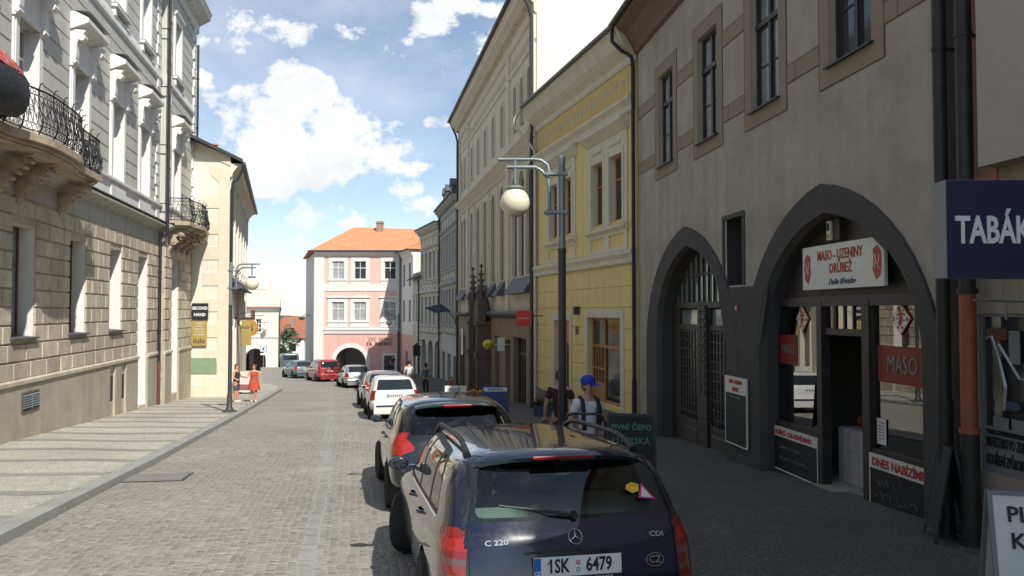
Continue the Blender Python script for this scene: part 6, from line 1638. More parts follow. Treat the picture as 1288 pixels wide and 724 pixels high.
            rs_ = bmesh.ops.bisect_plane(bm, geom=geom, dist=1e-5, plane_co=co, plane_no=no.normalized())
            cand = {f for f in cand if f.is_valid} | {f for f in rs_['geom'] if isinstance(f, bmesh.types.BMFace) and f.is_valid}
        bm.normal_update()
        sel = [f for f in cand if ok(f) and inpoly(pj(f.calc_center_median()), poly)]
        out = bmesh.new(); vm = {}
        for f in sel:
            vs = []
            for v in f.verts:
                if v not in vm: w = out.verts.new(v.co); vm[v] = w; vm[v] = (w, v.normal.copy())
                vs.append(vm[v][0])
            try: out.faces.new(vs)
            except ValueError: pass
        nor = {w: n for w, n in vm.values()}
        bmesh.ops.delete(bm, geom=sel, context='FACES')
        return out, nor
def bm_obj(bm, name, m, parent, nor=None, off=0., smooth=60):
    if nor and off:
        for v, n in nor.items(): v.co += n * off
    if nor:     # turn the rim inward so the piece has an edge
        be = [e for e in bm.edges if e.is_boundary]
        if be:
            r = bmesh.ops.extrude_edge_only(bm, edges=be); nv = [v for v in r['geom'] if isinstance(v, bmesh.types.BMVert)]
            src = {}
            for v in nv:
                best = None
                for e in v.link_edges:
                    o = e.other_vert(v)
                    if o in nor: best = nor[o]
                if best is not None: src[v] = best
            for v, n in src.items(): v.co -= n * (.02 + abs(off))
    bmesh.ops.recalc_face_normals(bm, faces=bm.faces)
    me = bpy.data.meshes.new(name); bm.to_mesh(me); bm.free(); me.materials.append(M[m]); me.shade_smooth(); me.set_sharp_from_angle(angle=R(smooth))
    o = bpy.data.objects.new(name, me); COL.objects.link(o); o.parent = parent; return o

def wheel(parent, x, y, r, wdt=.2, steer=0., spokes=7, name='wheel', sgn=1):
    e = empty(name, (x, y, r)); e.parent = parent; e.rotation_euler[2] = steer
    m = MB(); R0 = r * .66; w = wdt / 2
    m.lathe([(R0, -w * .8), (r * .92, -w), (r * .985, -w * .8), (r, -w * .45), (r, w * .45), (r * .985, w * .8), (r * .92, w), (R0, w * .8)], (0, 0, 0), 32, 'y'); m.build('tyre', 'tyre', e, 40)
    m = MB(); k = sgn * w * .72
    m.lathe([(R0 * 1.01, k * .2), (R0 * 1.01, k * 1.05), (R0 * .93, k * 1.08), (R0 * .88, k * .6), (R0 * .88, k * .2)], (0, 0, 0), 28, 'y')
    m.lathe([(R0 * .24, k * .3), (R0 * .24, k * .95), (R0 * .12, k * 1.0)], (0, 0, 0), 14, 'y')
    for i in range(spokes):
        a = 2 * PI * i / spokes; c, s = math.cos(a), math.sin(a); t = R0 * .12
        P = []
        for rr, hw, yy in ((R0 * .15, t * .9, k * .9), (R0 * .92, t * 1.2, k * .85)):
            for sg in (-1, 1): P.append((rr * c - sg * hw * s, yy, rr * s + sg * hw * c)); P.append((rr * c - sg * hw * s, yy - k * .35, rr * s + sg * hw * c))
        m.add(P, [(0, 4, 6, 2), (1, 3, 7, 5), (0, 1, 5, 4), (2, 6, 7, 3)])
    m.build('rim', 'rim', e, 40)
    m = MB(); m.lathe([(R0 * .9, k * .1), (R0 * .9, k * .2)], (0, 0, 0), 20, 'y'); m.build('brake_disc', 'plastic', e)
    return e

def car(spec, loc, heading, label, group=None, name='parked_car'):
    """x forward from the rear bumper, y to the car's left"""
    Y = loc[1]; slope = (g(Y + .5) - g(Y - .5)); hx, hy = math.cos(heading), math.sin(heading)
    root = empty(name, (loc[0], Y, g(Y)), 0, label, 'car', group)
    root.rotation_euler = (-math.asin(slope * hx) * 0, math.atan(-slope * hy), heading)
    L = spec['L']; B = Body(spec['st'], spec['rear'], None, spec['front'], spec.get('rs', .86), spec.get('lv', 3), spec.get('bulge', .03))
    P = spec['paint']; gl = spec['glass']; hi = spec.get('hi', False)
    if hi:
        # door seams as real narrow grooves
        for sg in (1, -1):
            for (x0, z0, x1, z1) in spec['seams']:
                dx, dz = x1 - x0, z1 - z0; l = math.hypot(dx, dz); nx, nz = -dz / l * .0035, dx / l * .0035
                bm_, nr = B.extract([(x0 + nx, z0 + nz), (x0 - nx, z0 - nz), (x1 - nx, z1 - nz), (x1 + nx, z1 + nz)], 'y', sg)
                bm_obj(bm_, 'door_seam', 'plastic', root, nr, -.006)
        for q in spec.get('rear_seams', ()):
            for (y0, z0, y1, z1) in q:
                dx, dz = y1 - y0, z1 - z0; l = math.hypot(dx, dz); nx, nz = -dz / l * .0035, dx / l * .0035
                bm_, nr = B.extract([(y0 + nx, z0 + nz), (y0 - nx, z0 - nz), (y1 - nx, z1 - nz), (y1 + nx, z1 + nz)], 'x', -1, (-.3, .9))
                bm_obj(bm_, 'tailgate_seam', 'plastic', root, nr, -.006)
    arches = []
    for wx in spec['wheels']:
        for sg in (1, -1):
            r = spec['wr'] + .045; n = 20
            poly = [(wx + r * math.cos(PI * 2 * i / n), spec['wr'] + r * math.sin(PI * 2 * i / n)) for i in range(n)]
            bm_, nr = B.extract(poly, 'y', sg, nmin=.02); bm_.free()
    # windows
    for sg in (1, -1):
        for i, poly in enumerate(spec['side']):
            poly = roundp(poly, .045)
            bm_, nr = B.extract(poly, 'y', sg); bm_obj(bm_, 'side_window', gl, root, nr, -.004)
        if 'side_trim' in spec:
            bm_, nr = B.extract(roundp(spec['side_trim'], .05), 'y', sg); bm_obj(bm_, 'window_trim', 'plastic', root, nr, -.002)
    for nm in ('rearwin',):
        poly = roundp(spec['rearwin'], spec.get('rr', .07), 4)
        if spec.get('rear_mask'):
            inner = roundp(spec['rear_mask'], .06, 4); bm_, nr = B.extract(inner, 'x', -1, (-.2, 1.4)); bm_obj(bm_, 'rear_window', gl, root, nr, -.004)
            bm_, nr = B.extract(poly, 'x', -1, (-.2, 1.4)); bm_obj(bm_, 'rear_window_border', 'car_glass_dark', root, nr, -.003)
        else:
            bm_, nr = B.extract(poly, 'x', -1, (-.2, 1.4)); bm_obj(bm_, 'rear_window', gl, root, nr, -.004)
    if 'windscreen' in spec:
        bm_, nr = B.extract(roundp(spec['windscreen'], .08), 'x', 1, (L * .5, L)); bm_obj(bm_, 'windscreen', gl, root, nr, -.004)
    for (poly, ax, m_, nm) in spec['lamps']:
        for sg in (1, -1):
            if ax == 'x': pp = [(y * sg, z) for y, z in poly]; bm_, nr = B.extract(roundp(pp, spec.get('lr', .03), 4), 'x', -1, (-.3, .9), .10)
            else: bm_, nr = B.extract(roundp(poly, spec.get('lr', .03), 4), 'y', sg, None, .33)
            bm_obj(bm_, nm, m_, root, nr, .006)
    for (poly, m_, nm, off) in spec.get('rear_patches', ()):
        bm_, nr = B.extract(roundp(poly, .02), 'x', -1, (-.3, .9), .05); bm_obj(bm_, nm, m_, root, nr, off)
    bs = B.surf
    ctx = dict(B=B)
    spec['extra'](root, B, spec) if 'extra' in spec else None
    bmesh.ops.recalc_face_normals(B.bm, faces=B.bm.faces)
    me = bpy.data.meshes.new('body'); B.bm.to_mesh(me); me.materials.append(M[P]); me.shade_smooth(); me.set_sharp_from_angle(angle=R(42))
    bo = bpy.data.objects.new('body', me); COL.objects.link(bo); bo.parent = root
    W = spec['st'][3][1]
    # underside and wheel housings
    m = MB(); m.box(.25, L - .3, -W * .80, W * .80, .17, .30)
    for wx in spec['wheels']:
        r = spec['wr'] + .05
        for sg in (1, -1):
            m.lathe([(r, 0), (r, .28)], (wx, W * .97 - .28 if sg > 0 else -W * .97, spec['wr']), 20, 'y')
    # open wheel housings (drop outer disc faces)
    m.f = [f for f in m.f if len(f) != 20]
    m.build('underside', 'plastic', root)
    tr = W - .085
    for i, wx in enumerate(spec['wheels']):
        for sg in (1, -1): wheel(root, wx, sg * tr, spec['wr'], .205, spec.get('steer', 0.) if i == 1 else 0., spec.get('spokes', 7), 'wheel', sg)
    # mirrors
    mx, mz = spec['mirror']
    for sg in (1, -1):
        m = MB(); y0 = spec['st'][3][4]
        s0 = len(m.v)
        m.sphere((mx, sg * (y0 + .115), mz), .095, 18, 12, (.70, 1.05, .66)); m.prism_xy([(mx - .03, sg * (y0 - .10)), (mx + .06, sg * (y0 - .10)), (mx + .03, sg * (y0 + .08)), (mx - .02, sg * (y0 + .08))], mz - .055, mz - .02)
        for i in range(s0, len(m.v)):
            x, yy, z = m.v[i]
            if x < mx - .03: m.v[i] = (mx - .03, yy, z)
        mo = m.build('door_mirror', spec.get('mirror_mat', P), root, 60)
        m = MB(); m.lathe([(.001, -.035), (.001, -.034)], (0, 0, 0), 3, 'x'); m = MB(); m.sphere((mx - .031, sg * (y0 + .115), mz), .08, 16, 8, (.02, 1.0, .62)); m.build('mirror_glass', 'mirror', mo, 60)
    for (hx_, hz_) in spec.get('handles', ()):
        for sg in (1, -1):
            p, n = bs('y', sg, hx_, hz_)
            if p:
                m = MB(); m.tube([(hx_ - .09, p.y - sg * .01, hz_), (hx_ - .06, p.y + sg * .028, hz_ + .002), (hx_ + .06, p.y + sg * .028, hz_ + .004), (hx_ + .09, p.y - sg * .01, hz_ + .004)], .014, 8)
                m.build('door_handle', P, root, 60)
    if 'interior' in spec: spec['interior'](root)
    return root, B

def plate(root, B, z, w=.52, h=.11, big=None, m='plate_white', x=None):
    x = min(B.surf('x', -1, yy, z + dz)[0].x for yy in (-w / 2, 0, w / 2) for dz in (-h / 2, 0, h / 2)) - .004; p, n = B.surf('x', -1, 0, z)
    tilt = math.atan2(n.z, -n.x) if n else 0
    e = empty('number_plate', (x, 0, z)); e.parent = root; e.rotation_euler = (0, 0, -PI / 2); 
    # local x -> car's right (so reads properly from behind), local y -> forward
    q = MB(); q.box(-w / 2, w / 2, -.008, .0, -h / 2, h / 2); q.build('plate_blank', m, e, bevel=.002)
    q = MB(); q.box(-w / 2, -w / 2 + .045, -.010, -.0085, -h / 2 + .004, h / 2 - .004); q.build('blue_band', 'plate_blue', e)
    if big:
        lettering(big[0], .118, 'text_black', e, (-.125, -.0095, .0), bold=.0028, sx=.72, ext=.001); lettering(big[1], .118, 'text_black', e, (.135, -.0095, .0), bold=.0028, sx=.72, ext=.001)
        q = MB(); q.prism_xz([(-.197, .018), (-.192, .013), (-.178, .030), (-.178, .040)], -.0105, -.0085); q.build('figure_flag', 'text_black', e)
        lettering('CZ', .03, 'text_white', e, (-w / 2 + .0225, -.0115, -.035), bold=.001, ext=.001)
        for dz, mm in ((.022, 'lens_bright'), (-.022, 'green_text')):
            q = MB(); q.tube([(-.001 + .011 * math.cos(PI * 2 * k / 12), -.0092, dz + .011 * math.sin(PI * 2 * k / 12)) for k in range(12)], .0032, 4, True); q.build('stamp', mm, e)
        q = MB(); q.box(-w / 2 - .006, w / 2 + .006, -.012, .002, -h / 2 - .030, -h / 2); q.build('plate_holder', 'plastic', e)
        scribble(.46, .013, 'text_white', e, (0, -.0125, -h / 2 - .014), 4, 26)
    else:
        q = MB()
        for k in range(7): q.box(-.19 + k * .062, -.155 + k * .062, -.0095, -.0085, -.035, .035)
        q.build('characters', 'text_black', e)
    return e

def seats(root, xs, zseat=.55, ztop=1.22, w=.5, covers=None):
    for x, ys in xs:
        for y in ys:
            e = empty('seat', (x, y, 0)); e.parent = root
            m = MB(); m.box(-.05, .5, -w / 2, w / 2, .3, zseat); m.build('cushion', 'seat', e, bevel=.04)
            m = MB(); m.prism_xz([(-.02, zseat - .1), (.1, zseat - .1), (-.12, ztop - .22), (-.22, ztop - .22)], -w / 2 + .02, w / 2 - .02); m.build('backrest', 'seat', e, bevel=.04)
            m = MB(); m.box(-.25, -.15, -.13, .13, ztop - .14, ztop + .06)
            for q in (-.06, .06): m.box(-.2, -.185, q - .006, q + .006, ztop - .25, ztop - .13)
            m.build('headrest', 'seat', e, bevel=.03)

# ---- estate car in the foreground
W = .864
ST_E = [(0, .858, .30, .97, .80, 1.44, .655), (.62, .864, .24, .965, .805, 1.452, .665), (1.3, .866, .20, .955, .805, 1.462, .67), (1.95, .868, .18, .945, .805, 1.465, .67),
        (2.4, .868, .18, .94, .80, 1.455, .66), (2.72, .868, .18, .935, .795, 1.40, .62), (3.1, .866, .19, .925, .79, 1.20, .60), (3.42, .864, .19, .91, .77, 1.02, .58),
        (3.85, .86, .20, .87, .74, .95, .55), (4.25, .845, .22, .80, .70, .85, .52), (4.5, .80, .26, .66, .66, .74, .48)]
REAR_E = [.10, .10, .10, .02, .0, .045, .10, .26, .40, .41, .41]
FRONT_E = [4.40, 4.40, 4.40, 4.50, 4.54, 4.53, 4.50, 4.46, 4.42, 4.42, 4.42]
SIDE_E = [[(.66, 1.015), (1.13, 1.0), (1.17, 1.345), (1.02, 1.34), (.82, 1.24)], [(1.20, .998), (1.93, .985), (1.93, 1.375), (1.25, 1.355)], [(2.00, .985), (2.98, .975), (2.86, 1.06), (2.52, 1.30), (2.42, 1.365), (2.00, 1.378)]]
TRIM_E = [(.60, .985), (3.06, .950), (2.88, 1.09), (2.55, 1.33), (2.44, 1.395), (1.95, 1.405), (1.2, 1.385), (.98, 1.375), (.78, 1.27)]
def est_extra(root, B, spec):
    # third brake light, spoiler lip, roof rails, wiper, star, badges, sticker
    xr = .355
    m = MB(); Pp = []
    n = 20
    top = []
    for i in range(n + 1):
        y = -.60 + 1.2 * i / n; p, nn = B.surf('z', 1, .50, y)
        z = p.z if p else 1.43
        top.append((y, z - .004 * 0))
    vs, fs = [], []
    for i, (y, z) in enumerate(top):
        e_ = (abs(y) / .60) ** 6; xo = .275 + .08 * e_ + .05 * (y / .6) ** 2
        vs += [(.56, y, z + .004), (xo + .03, y, z - .012 - .012 * e_), (xo, y, z - .035 - .01 * e_), (xo + .03, y, z - .062), (.50, y, z - .03)]
    for i in range(n):
        o = i * 5
        for k in range(4): fs.append((o + k, o + k + 5, o + k + 6, o + k + 1))
        fs.append((o + 4, o + 9, o + 5, o))
    fs.append((0, 1, 2, 3, 4)); fs.append(tuple(n * 5 + k for k in (4, 3, 2, 1, 0)))
    m.add(vs, fs); sp = m.build('roof_spoiler', spec['paint'], root, 50)
    m = MB(); m.box(.266, .30, -.21, .21, 1.383, 1.405); m.build('brake_light', 'lens_red', sp, bevel=.004)
    for sg in (1, -1):
        m = MB(); pts = []
        for i in range(17):
            t = i / 16; x = .60 + 1.95 * t; p, nn = B.surf('z', 1, x, sg * .60)
            z = p.z if p else 1.42; lift = .075 * min(1, math.sin(PI * min(t, 1 - t) * 2.2) ** .7 if 0 < t < 1 and min(t, 1 - t) < .227 else (1 if 0 < t < 1 else 0))
            pts.append((x, sg * .60, z + lift))
        m.tube(pts, [.030] + [.021] * 15 + [.025], 8); m.build('roof_rail', 'plastic', root, 60)
    # rear wiper
    p, nn = B.surf('x', -1, .0, 1.03); a = Vector((p.x - .02, -.015, 1.045))
    p2, _ = B.surf('x', -1, .30, 1.11); b = Vector((p2.x - .02, .27, 1.085))
    m = MB(); m.tube([a, a.lerp(b, .5) + Vector((-.014, 0, 0)), b], [.013, .010, .007], 6); m.lathe([(.022, a.x - .012), (.026, a.x + .03)], (0, a.y, a.z), 12, 'x'); m.build('wiper_arm', 'plastic', root, 50)
    pts = []
    for i in range(8):
        y = .02 + .44 * i / 7; z = 1.052 + .058 * i / 7 + .004; q, _ = B.surf('x', -1, y, z); pts.append((q.x - .008, y, z))
    m = MB(); m.tube(pts, .007, 5); m.build('wiper_blade', 'plastic', root)
    # star in ring
    p, nn = B.surf('x', -1, 0, .92); c = Vector((p.x - .012, 0, .925)); tl = math.atan2(nn.z, -nn.x)
    def on(y, z): return (c.x + math.tan(tl) * (z) * 1.0 , y, c.z + z)
    m = MB(); m.tube([on(.043 * math.cos(2 * PI * k / 28), .043 * math.sin(2 * PI * k / 28)) for k in range(28)], .0038, 6, True)
    for k in range(3):
        a_ = PI / 2 + k * 2 * PI / 3; m.tube([on(0, 0), on(.042 * math.cos(a_), .042 * math.sin(a_))], [.0065, .0015], 6)
    m.build('star_badge', 'chrome', root, 60)
    for t, y in (('C 220', .50), ('CDI', -.545)):
        p, nn = B.surf('x', -1, y, .905); l = lettering(t, .046, 'chrome', root, (0, 0, 0), bold=.0012, sx=1.3, ext=.002); l.name = 'badge_lettering'; orient(l, p, nn, .006)
    p, nn = B.surf('x', -1, -.515, .755)
    e = empty('country_sticker'); e.parent = root; orient(e, p, nn, .008)
    m = MB(); m.tube([(.060 * math.cos(2 * PI * k / 30), .040 * math.sin(2 * PI * k / 30), 0) for k in range(30)], .0028, 5, True); m.build('oval', 'chrome', e)
    lettering('CZ', .062, 'chrome', e, (0, 0, 0), rot=(0, 0, 0), bold=.0006, ext=.001)
    plate(root, B, .757, .565, .122, ('1SK', '6479'))
    # handle recess bar above the plate
    m = MB(); p, nn = B.surf('x', -1, 0, .845); 
    m.tube([(p.x - .006 + .02 * (abs(y) / .36) ** 3, y, .850 - .02 * (abs(y) / .36) ** 3) for y in [-.36 + .04 * k for k in range(19)]], .009, 6); m.build('tailgate_strip', 'plastic', root, 60)
    m = MB(); m.prism_xz([(-.035, .16), (-.045, .50), (-.03, .60), (.05, .655), (.35, .66), (.35, .16)], -.70, .70)
    m.build('bumper', spec['paint'], root, bevel=.03)
    m = MB(); m.box(-.052, -.03, -.66, .66, .535, .575); m.build('bumper_strip', 'plastic', root, bevel=.004)
    # sticker with a little yellow mouse-free shape: yellow blot and pink triangle sign
    e = empty('window_sticker', (0, 0, 0)); e.parent = root
    def glass_poly(pts, mm, nm, off):
        m = MB(); V = []
        for y, z in pts:
            q, _ = B.surf('x', -1, y, z); V.append(((q.x if q else .2) - off, y, z))
        m.add(V, [tuple(range(len(V)))]); m.add([(x - .002, y, z) for x, y, z in V], [tuple(range(len(V)))]); m.build(nm, mm, e)
    spec['late'] = (e, glass_poly)
    # left window chrome line
    for sg in (1, -1):
        pts = []
        for i in range(20):
            x = .64 + 2.38 * i / 19; q, _ = B.surf('y', sg, x, .972 - .028 * (i / 19)); pts.append((x, q.y + sg * .004, .972 - .028 * (i / 19)))
        m = MB(); m.tube(pts, .006, 5); m.build('chrome_strip', 'chrome', root)
        pts = []
        for i in range(16):
            x = .95 + 2.35 * i / 15; q, _ = B.surf('y', sg, x, .60); 
            if q: pts.append((x, q.y + sg * .004, .60))
        if len(pts) > 3:
            for a_, b_ in ((0, 6), (7, 15)):
                pass
def est_int(root):
    m = MB(); m.box(.5, 3.0, -.74, .74, .28, .34); m.quad((.35, -.73, .4), (.35, .73, .4), (.35, .73, .90), (.35, -.73, .90)); m.box(2.95, 3.3, -.72, .72, .5, .93); m.build('cabin_floor', 'seat', root)
    m = MB(); m.add([(.27, -.66, 1.005), (.27, .66, 1.005), (1.18, .62, 1.0), (1.18, -.62, 1.0)], [(0, 1, 2, 3)]); m.build('load_cover', 'cover_green', root)
    m = MB()
    for sg in (1, -1): m.box(.5, 3.0, sg * .76 - .005, sg * .76 + .005, .35, .93)
    m.build('door_lining', 'seat', root)
    seats(root, [(1.55, (.36, -.36)), (2.35, (.37, -.37))], .58, 1.25)
LAMP_E = [([(.905 if False else .70, .60), (.70, .985), (.79, .985), (.93, .86), (.93, .60)], 'x', 'lens_red', 'tail_light')]
def orient(o, p, n, off):
    n = n.normalized(); X = (Vector((0, -1, 0)) - n * n.dot(Vector((0, -1, 0)))).normalized(); Y_ = n.cross(X)
    mt = Matrix((X, Y_, n)).transposed(); o.rotation_euler = mt.to_euler(); q = p + n * off; o.location = q
BANDS = []
for z0, z1, mm in ((.775, .815, 'lens_smoke'), (.685, .72, 'lens_smoke'), (.60, .635, 'lens_smoke'), (.86, .93, 'lens_bright')):
    BANDS += [([(.695, z0), (.695, z1), (.93, z1), (.93, z0)], 'x', mm, 'lens_band'), ([(-.05, z0), (-.05, z1), (.235, z1), (.25, z0)], 'y', mm, 'lens_band')]
spec_e = dict(L=4.54, st=ST_E, rear=REAR_E, front=FRONT_E, paint='paint_navy', glass='car_glass', hi=True, wheels=(1.07, 3.785), wr=.318, steer=R(-21), mirror=(3.02, 1.03),
    side=SIDE_E, side_trim=TRIM_E, rearwin=[(-.70, 1.02), (.70, 1.02), (.665, 1.20), (.60, 1.395), (-.60, 1.395), (-.665, 1.20)], rear_mask=[(-.56, 1.045), (.62, 1.045), (.55, 1.375), (-.50, 1.375)], rr=.05,
    lamps=BANDS + [([(.69, .58), (.70, .99), (.775, .99), (.90, .88), (.93, .58)], 'x', 'lens_red', 'tail_light'), ([(-.05, .58), (-.05, 1.0), (.10, .99), (.23, .90), (.30, .70), (.31, .58)], 'y', 'lens_red', 'tail_light')],
    seams=[(1.22, .42, 1.18, .975), (1.965, .30, 1.965, .96), (3.02, .30, 3.02, .90), (3.02, .90, 3.3, .96)], rear_seams=[[(-.67, .66, -.67, 1.0), (.67, .66, .67, 1.0), (-.67, .66, .67, .66)]],
    handles=((1.42, .87), (2.22, .87)), extra=est_extra, interior=est_int, mirror_mat='paint_navy')
CARH = lambda d: PI / 2 + math.atan(d)
H1 = CARH(.205)
estate, BE = car(spec_e, (.425, 5.10), H1, 'dark navy estate car with white plate, rear towards the viewer in the foreground')
e, gp = spec_e['late']; estate.scale = (1.02, 1.03, 1.01)
# lens bands on the tail lights
gp([(-.475, 1.12), (-.60, 1.105), (-.52, 1.205)], 'pink_sticker', 'pink_triangle', .016); gp([(-.495, 1.127), (-.575, 1.118), (-.52, 1.185)], 'sign_white', 'white_triangle', .021)
gp([(-.40, 1.175), (-.44, 1.15), (-.49, 1.16), (-.50, 1.20), (-.45, 1.215), (-.41, 1.20)], 'yellow_sticker', 'yellow_figure', .016)

# ---- dark hatchback ahead of it
def scale_st(st, L0, L1, W_, H_): return [(s[0] * L1 / L0, s[1] * W_, s[2], s[3] * H_, s[4] * W_, s[5] * H_, s[6] * W_) for s in st]
ST_H = [(0, .90, .32, 1.00, .80, 1.41, .60), (.55, .907, .26, 1.0, .83, 1.47, .64), (1.15, .908, .22, .985, .84, 1.50, .67), (1.75, .908, .2, .965, .84, 1.51, .68), (2.2, .908, .2, .955, .835, 1.495, .67),
        (2.55, .905, .2, .945, .83, 1.42, .63), (3.0, .90, .2, .93, .82, 1.22, .62), (3.4, .895, .2, .92, .80, 1.03, .62), (3.8, .88, .22, .88, .76, .92, .58), (4.1, .84, .24, .76, .72, .80, .52)]
REAR_H = [.10, .10, .10, .0, .0, .06, .12, .28, .42, .43, .43]
FRONT_H = [4.15, 4.15, 4.15, 4.25, 4.28, 4.26, 4.22, 4.18, 4.14, 4.14, 4.14]
def hatch_extra(bright):
    def f(root, B, spec):
        m = MB(); n = 16; vs, fs = [], []
        for i in range(n + 1):
            y = -.56 + 1.12 * i / n; p, nn = B.surf('z', 1, .56, y); z = p.z if p else 1.44; e_ = (abs(y) / .56) ** 4; xo = .27 + .08 * e_
            vs += [(.64, y, z + .004), (xo + .03, y, z - .02), (xo, y, z - .04), (xo + .04, y, z - .065), (.5, y, z - .04)]
        for i in range(n):
            o = i * 5
            for k in range(4): fs.append((o + k, o + k + 5, o + k + 6, o + k + 1))
        m.add(vs, fs); sp = m.build('roof_spoiler', spec['paint'], root, 50)
        p, _ = B.surf('z', 1, .56, 0)
        m = MB(); m.box(.262, .29, -.19, .19, p.z - .052, p.z - .028); m.build('brake_light', 'lens_bright' if bright else 'lens_red', sp, bevel=.004)
        plate(root, B, .72)
        m = MB(); m.prism_xz([(-.04, .2), (-.05, .5), (-.02, .62), (.08, .66), (.35, .66), (.35, .2)], -.72, .72); m.build('bumper', spec['paint'], root, bevel=.03)
        m = MB(); p, _ = B.surf('x', -1, 0, 1.04); q, _ = B.surf('x', -1, .3, 1.09); m.tube([(p.x - .015, 0, 1.04), (q.x - .02, .34, 1.075)], .009, 6); m.build('rear_wiper', 'plastic', root)
        m = MB(); m.tube([(.9, -.1, spec['st'][2][5]), (.78, -.1, spec['st'][2][5] + .22)], .004, 5); m.build('aerial', 'plastic', root)
    return f
def hatch_int(root):
    m = MB(); m.box(.5, 3.0, -.76, .76, .28, .34); m.box(2.95, 3.3, -.74, .74, .5, .93); m.build('cabin_floor', 'seat', root)
    m = MB(); m.add([(.3, -.66, .97), (.3, .66, .97), (.95, .62, .97), (.95, -.62, .97)], [(0, 1, 2, 3)]); m.build('parcel_shelf', 'seat', root)
    seats(root, [(1.25, (.36, -.36)), (2.1, (.37, -.37))], .58, 1.27)
SIDE_H = [[(.80, 1.10), (1.22, 1.035), (1.27, 1.36), (1.10, 1.35), (.92, 1.25)], [(1.27, 1.03), (1.93, 1.005), (1.95, 1.405), (1.33, 1.39)], [(2.02, 1.00), (2.95, .985), (2.90, 1.04), (2.50, 1.31), (2.38, 1.385), (2.02, 1.405)]]
spec_h = dict(L=4.28, st=ST_H, rear=REAR_H, front=FRONT_H, paint='paint_black', glass='car_glass', hi=True, wheels=(.83, 3.43), wr=.32, steer=R(4), mirror=(2.92, 1.05),
    side=SIDE_H, side_trim=[(.74, 1.10), (1.2, 1.015), (2.02, .98), (3.02, .965), (2.93, 1.07), (2.52, 1.34), (2.40, 1.415), (1.95, 1.43), (1.3, 1.415), (1.05, 1.385), (.88, 1.29)],
    rearwin=[(-.66, 1.03), (.66, 1.03), (.62, 1.2), (.54, 1.37), (-.54, 1.37), (-.62, 1.2)], rr=.10,
    lamps=[([(.56, .86), (.70, 1.0), (.82, 1.06), (.93, 1.07), (.93, .78), (.75, .80)], 'x', 'lens_bright', 'tail_light'), ([(-.1, .78), (-.1, 1.07), (.14, 1.07), (.36, 1.05), (.26, .88), (.12, .78)], 'y', 'lens_bright', 'tail_light')],
    seams=[(1.27, .5, 1.27, 1.0), (1.98, .32, 1.98, .98), (2.98, .32, 2.98, .93)], handles=((1.5, .90), (2.25, .88)), extra=hatch_extra(True), interior=hatch_int, spokes=8, lr=.09)
hb_, _ = car(spec_h, (-.66, 10.5), CARH(.215), 'dark green-black hatchback with bright red tail light, parked in front of the navy estate'); hb_.scale = (1.02,) * 3

def low(spec, **k): d = dict(spec, lr=.03); d.update(k); d['hi'] = False; d.pop('interior', None); d['lv'] = 2; d['glass'] = 'car_glass_dark'; d['seams'] = (); return d
def simple_extra(zp, bump=None, thin=True):
    def f(root, B, spec):
        plate(root, B, zp)
        m = MB(); m.prism_xz([(-.05, .2), (-.06, .5), (-.03, .60), (.08, .64), (.35, .64), (.35, .2)], -.70, .70); m.build('bumper', spec['paint'], root, bevel=.03)
        m = MB(); m.box(-.068, -.05, -.62, .62, .44, .50); m.build('bumper_strip', bump or 'plastic', root)
        m = MB(); p, _ = B.surf('z', 1, .9, 0); m.tube([(.9, 0, p.z), (.75, 0, p.z + .25)], .005, 5); m.build('aerial', 'plastic', root)
    return f
# white hatchback: boxier, vertical lamps
ST_W = scale_st(ST_H, 4.28, 3.96, .91, .965)
REAR_W = [.08, .08, .08, .0, .0, .03, .06, .20, .34, .35, .35]
FRONT_W = [x * 3.96 / 4.28 for x in FRONT_H]
def sc(poly, fx, fz=1.): return [(x * fx, z * fz) for x, z in poly]
spec_w = low(spec_h, L=3.96, st=ST_W, rear=REAR_W, front=FRONT_W, paint='paint_white', wheels=(.72, 3.18), wr=.30, mirror=(2.72, 1.0),
    side=[sc(p, .925, .965) for p in SIDE_H], side_trim=sc(spec_h['side_trim'], .925, .965), rearwin=[(-.60, .98), (.60, .98), (.52, 1.31), (-.52, 1.31)], rr=.05,
    lamps=[([(.66, .66), (.66, .97), (.84, .97), (.86, .66)], 'x', 'lens_red', 'tail_light'), ([(-.1, .66), (-.1, .97), (.12, .97), (.12, .66)], 'y', 'lens_red', 'tail_light')], extra=simple_extra(.80, 'plastic'), handles=((1.4, .84), (2.1, .84)))
car(spec_w, (-3.80, 26.0), CARH(.235), 'white hatchback with vertical red tail lights, parked beyond the dark hatchback')
car(low(spec_h, paint='paint_silver', extra=simple_extra(.75)), (-4.95, 31.4), CARH(.25), 'silver hatchback mostly hidden behind the white hatchback')
# silver estate further on
spec_s = low(spec_e, paint='paint_silver', glass='car_glass_dark', extra=simple_extra(.78), wr=.315, steer=0., rearwin=[(-.62, 1.02), (.62, 1.02), (.54, 1.37), (-.54, 1.37)], lamps=[([(.60, .72), (.62, .95), (.80, .95), (.92, .90), (.92, .72)], 'x', 'lens_red', 'tail_light'), ([(-.1, .72), (-.1, .95), (.25, .92), (.22, .72)], 'y', 'lens_red', 'tail_light')])
spec_s.pop('rear_mask', None); spec_s.pop('late', None); spec_s['rear_seams'] = ()
car(spec_s, (-9.85, 51.2), CARH(.36), 'silver estate car with black rear window, parked before the arched passage')
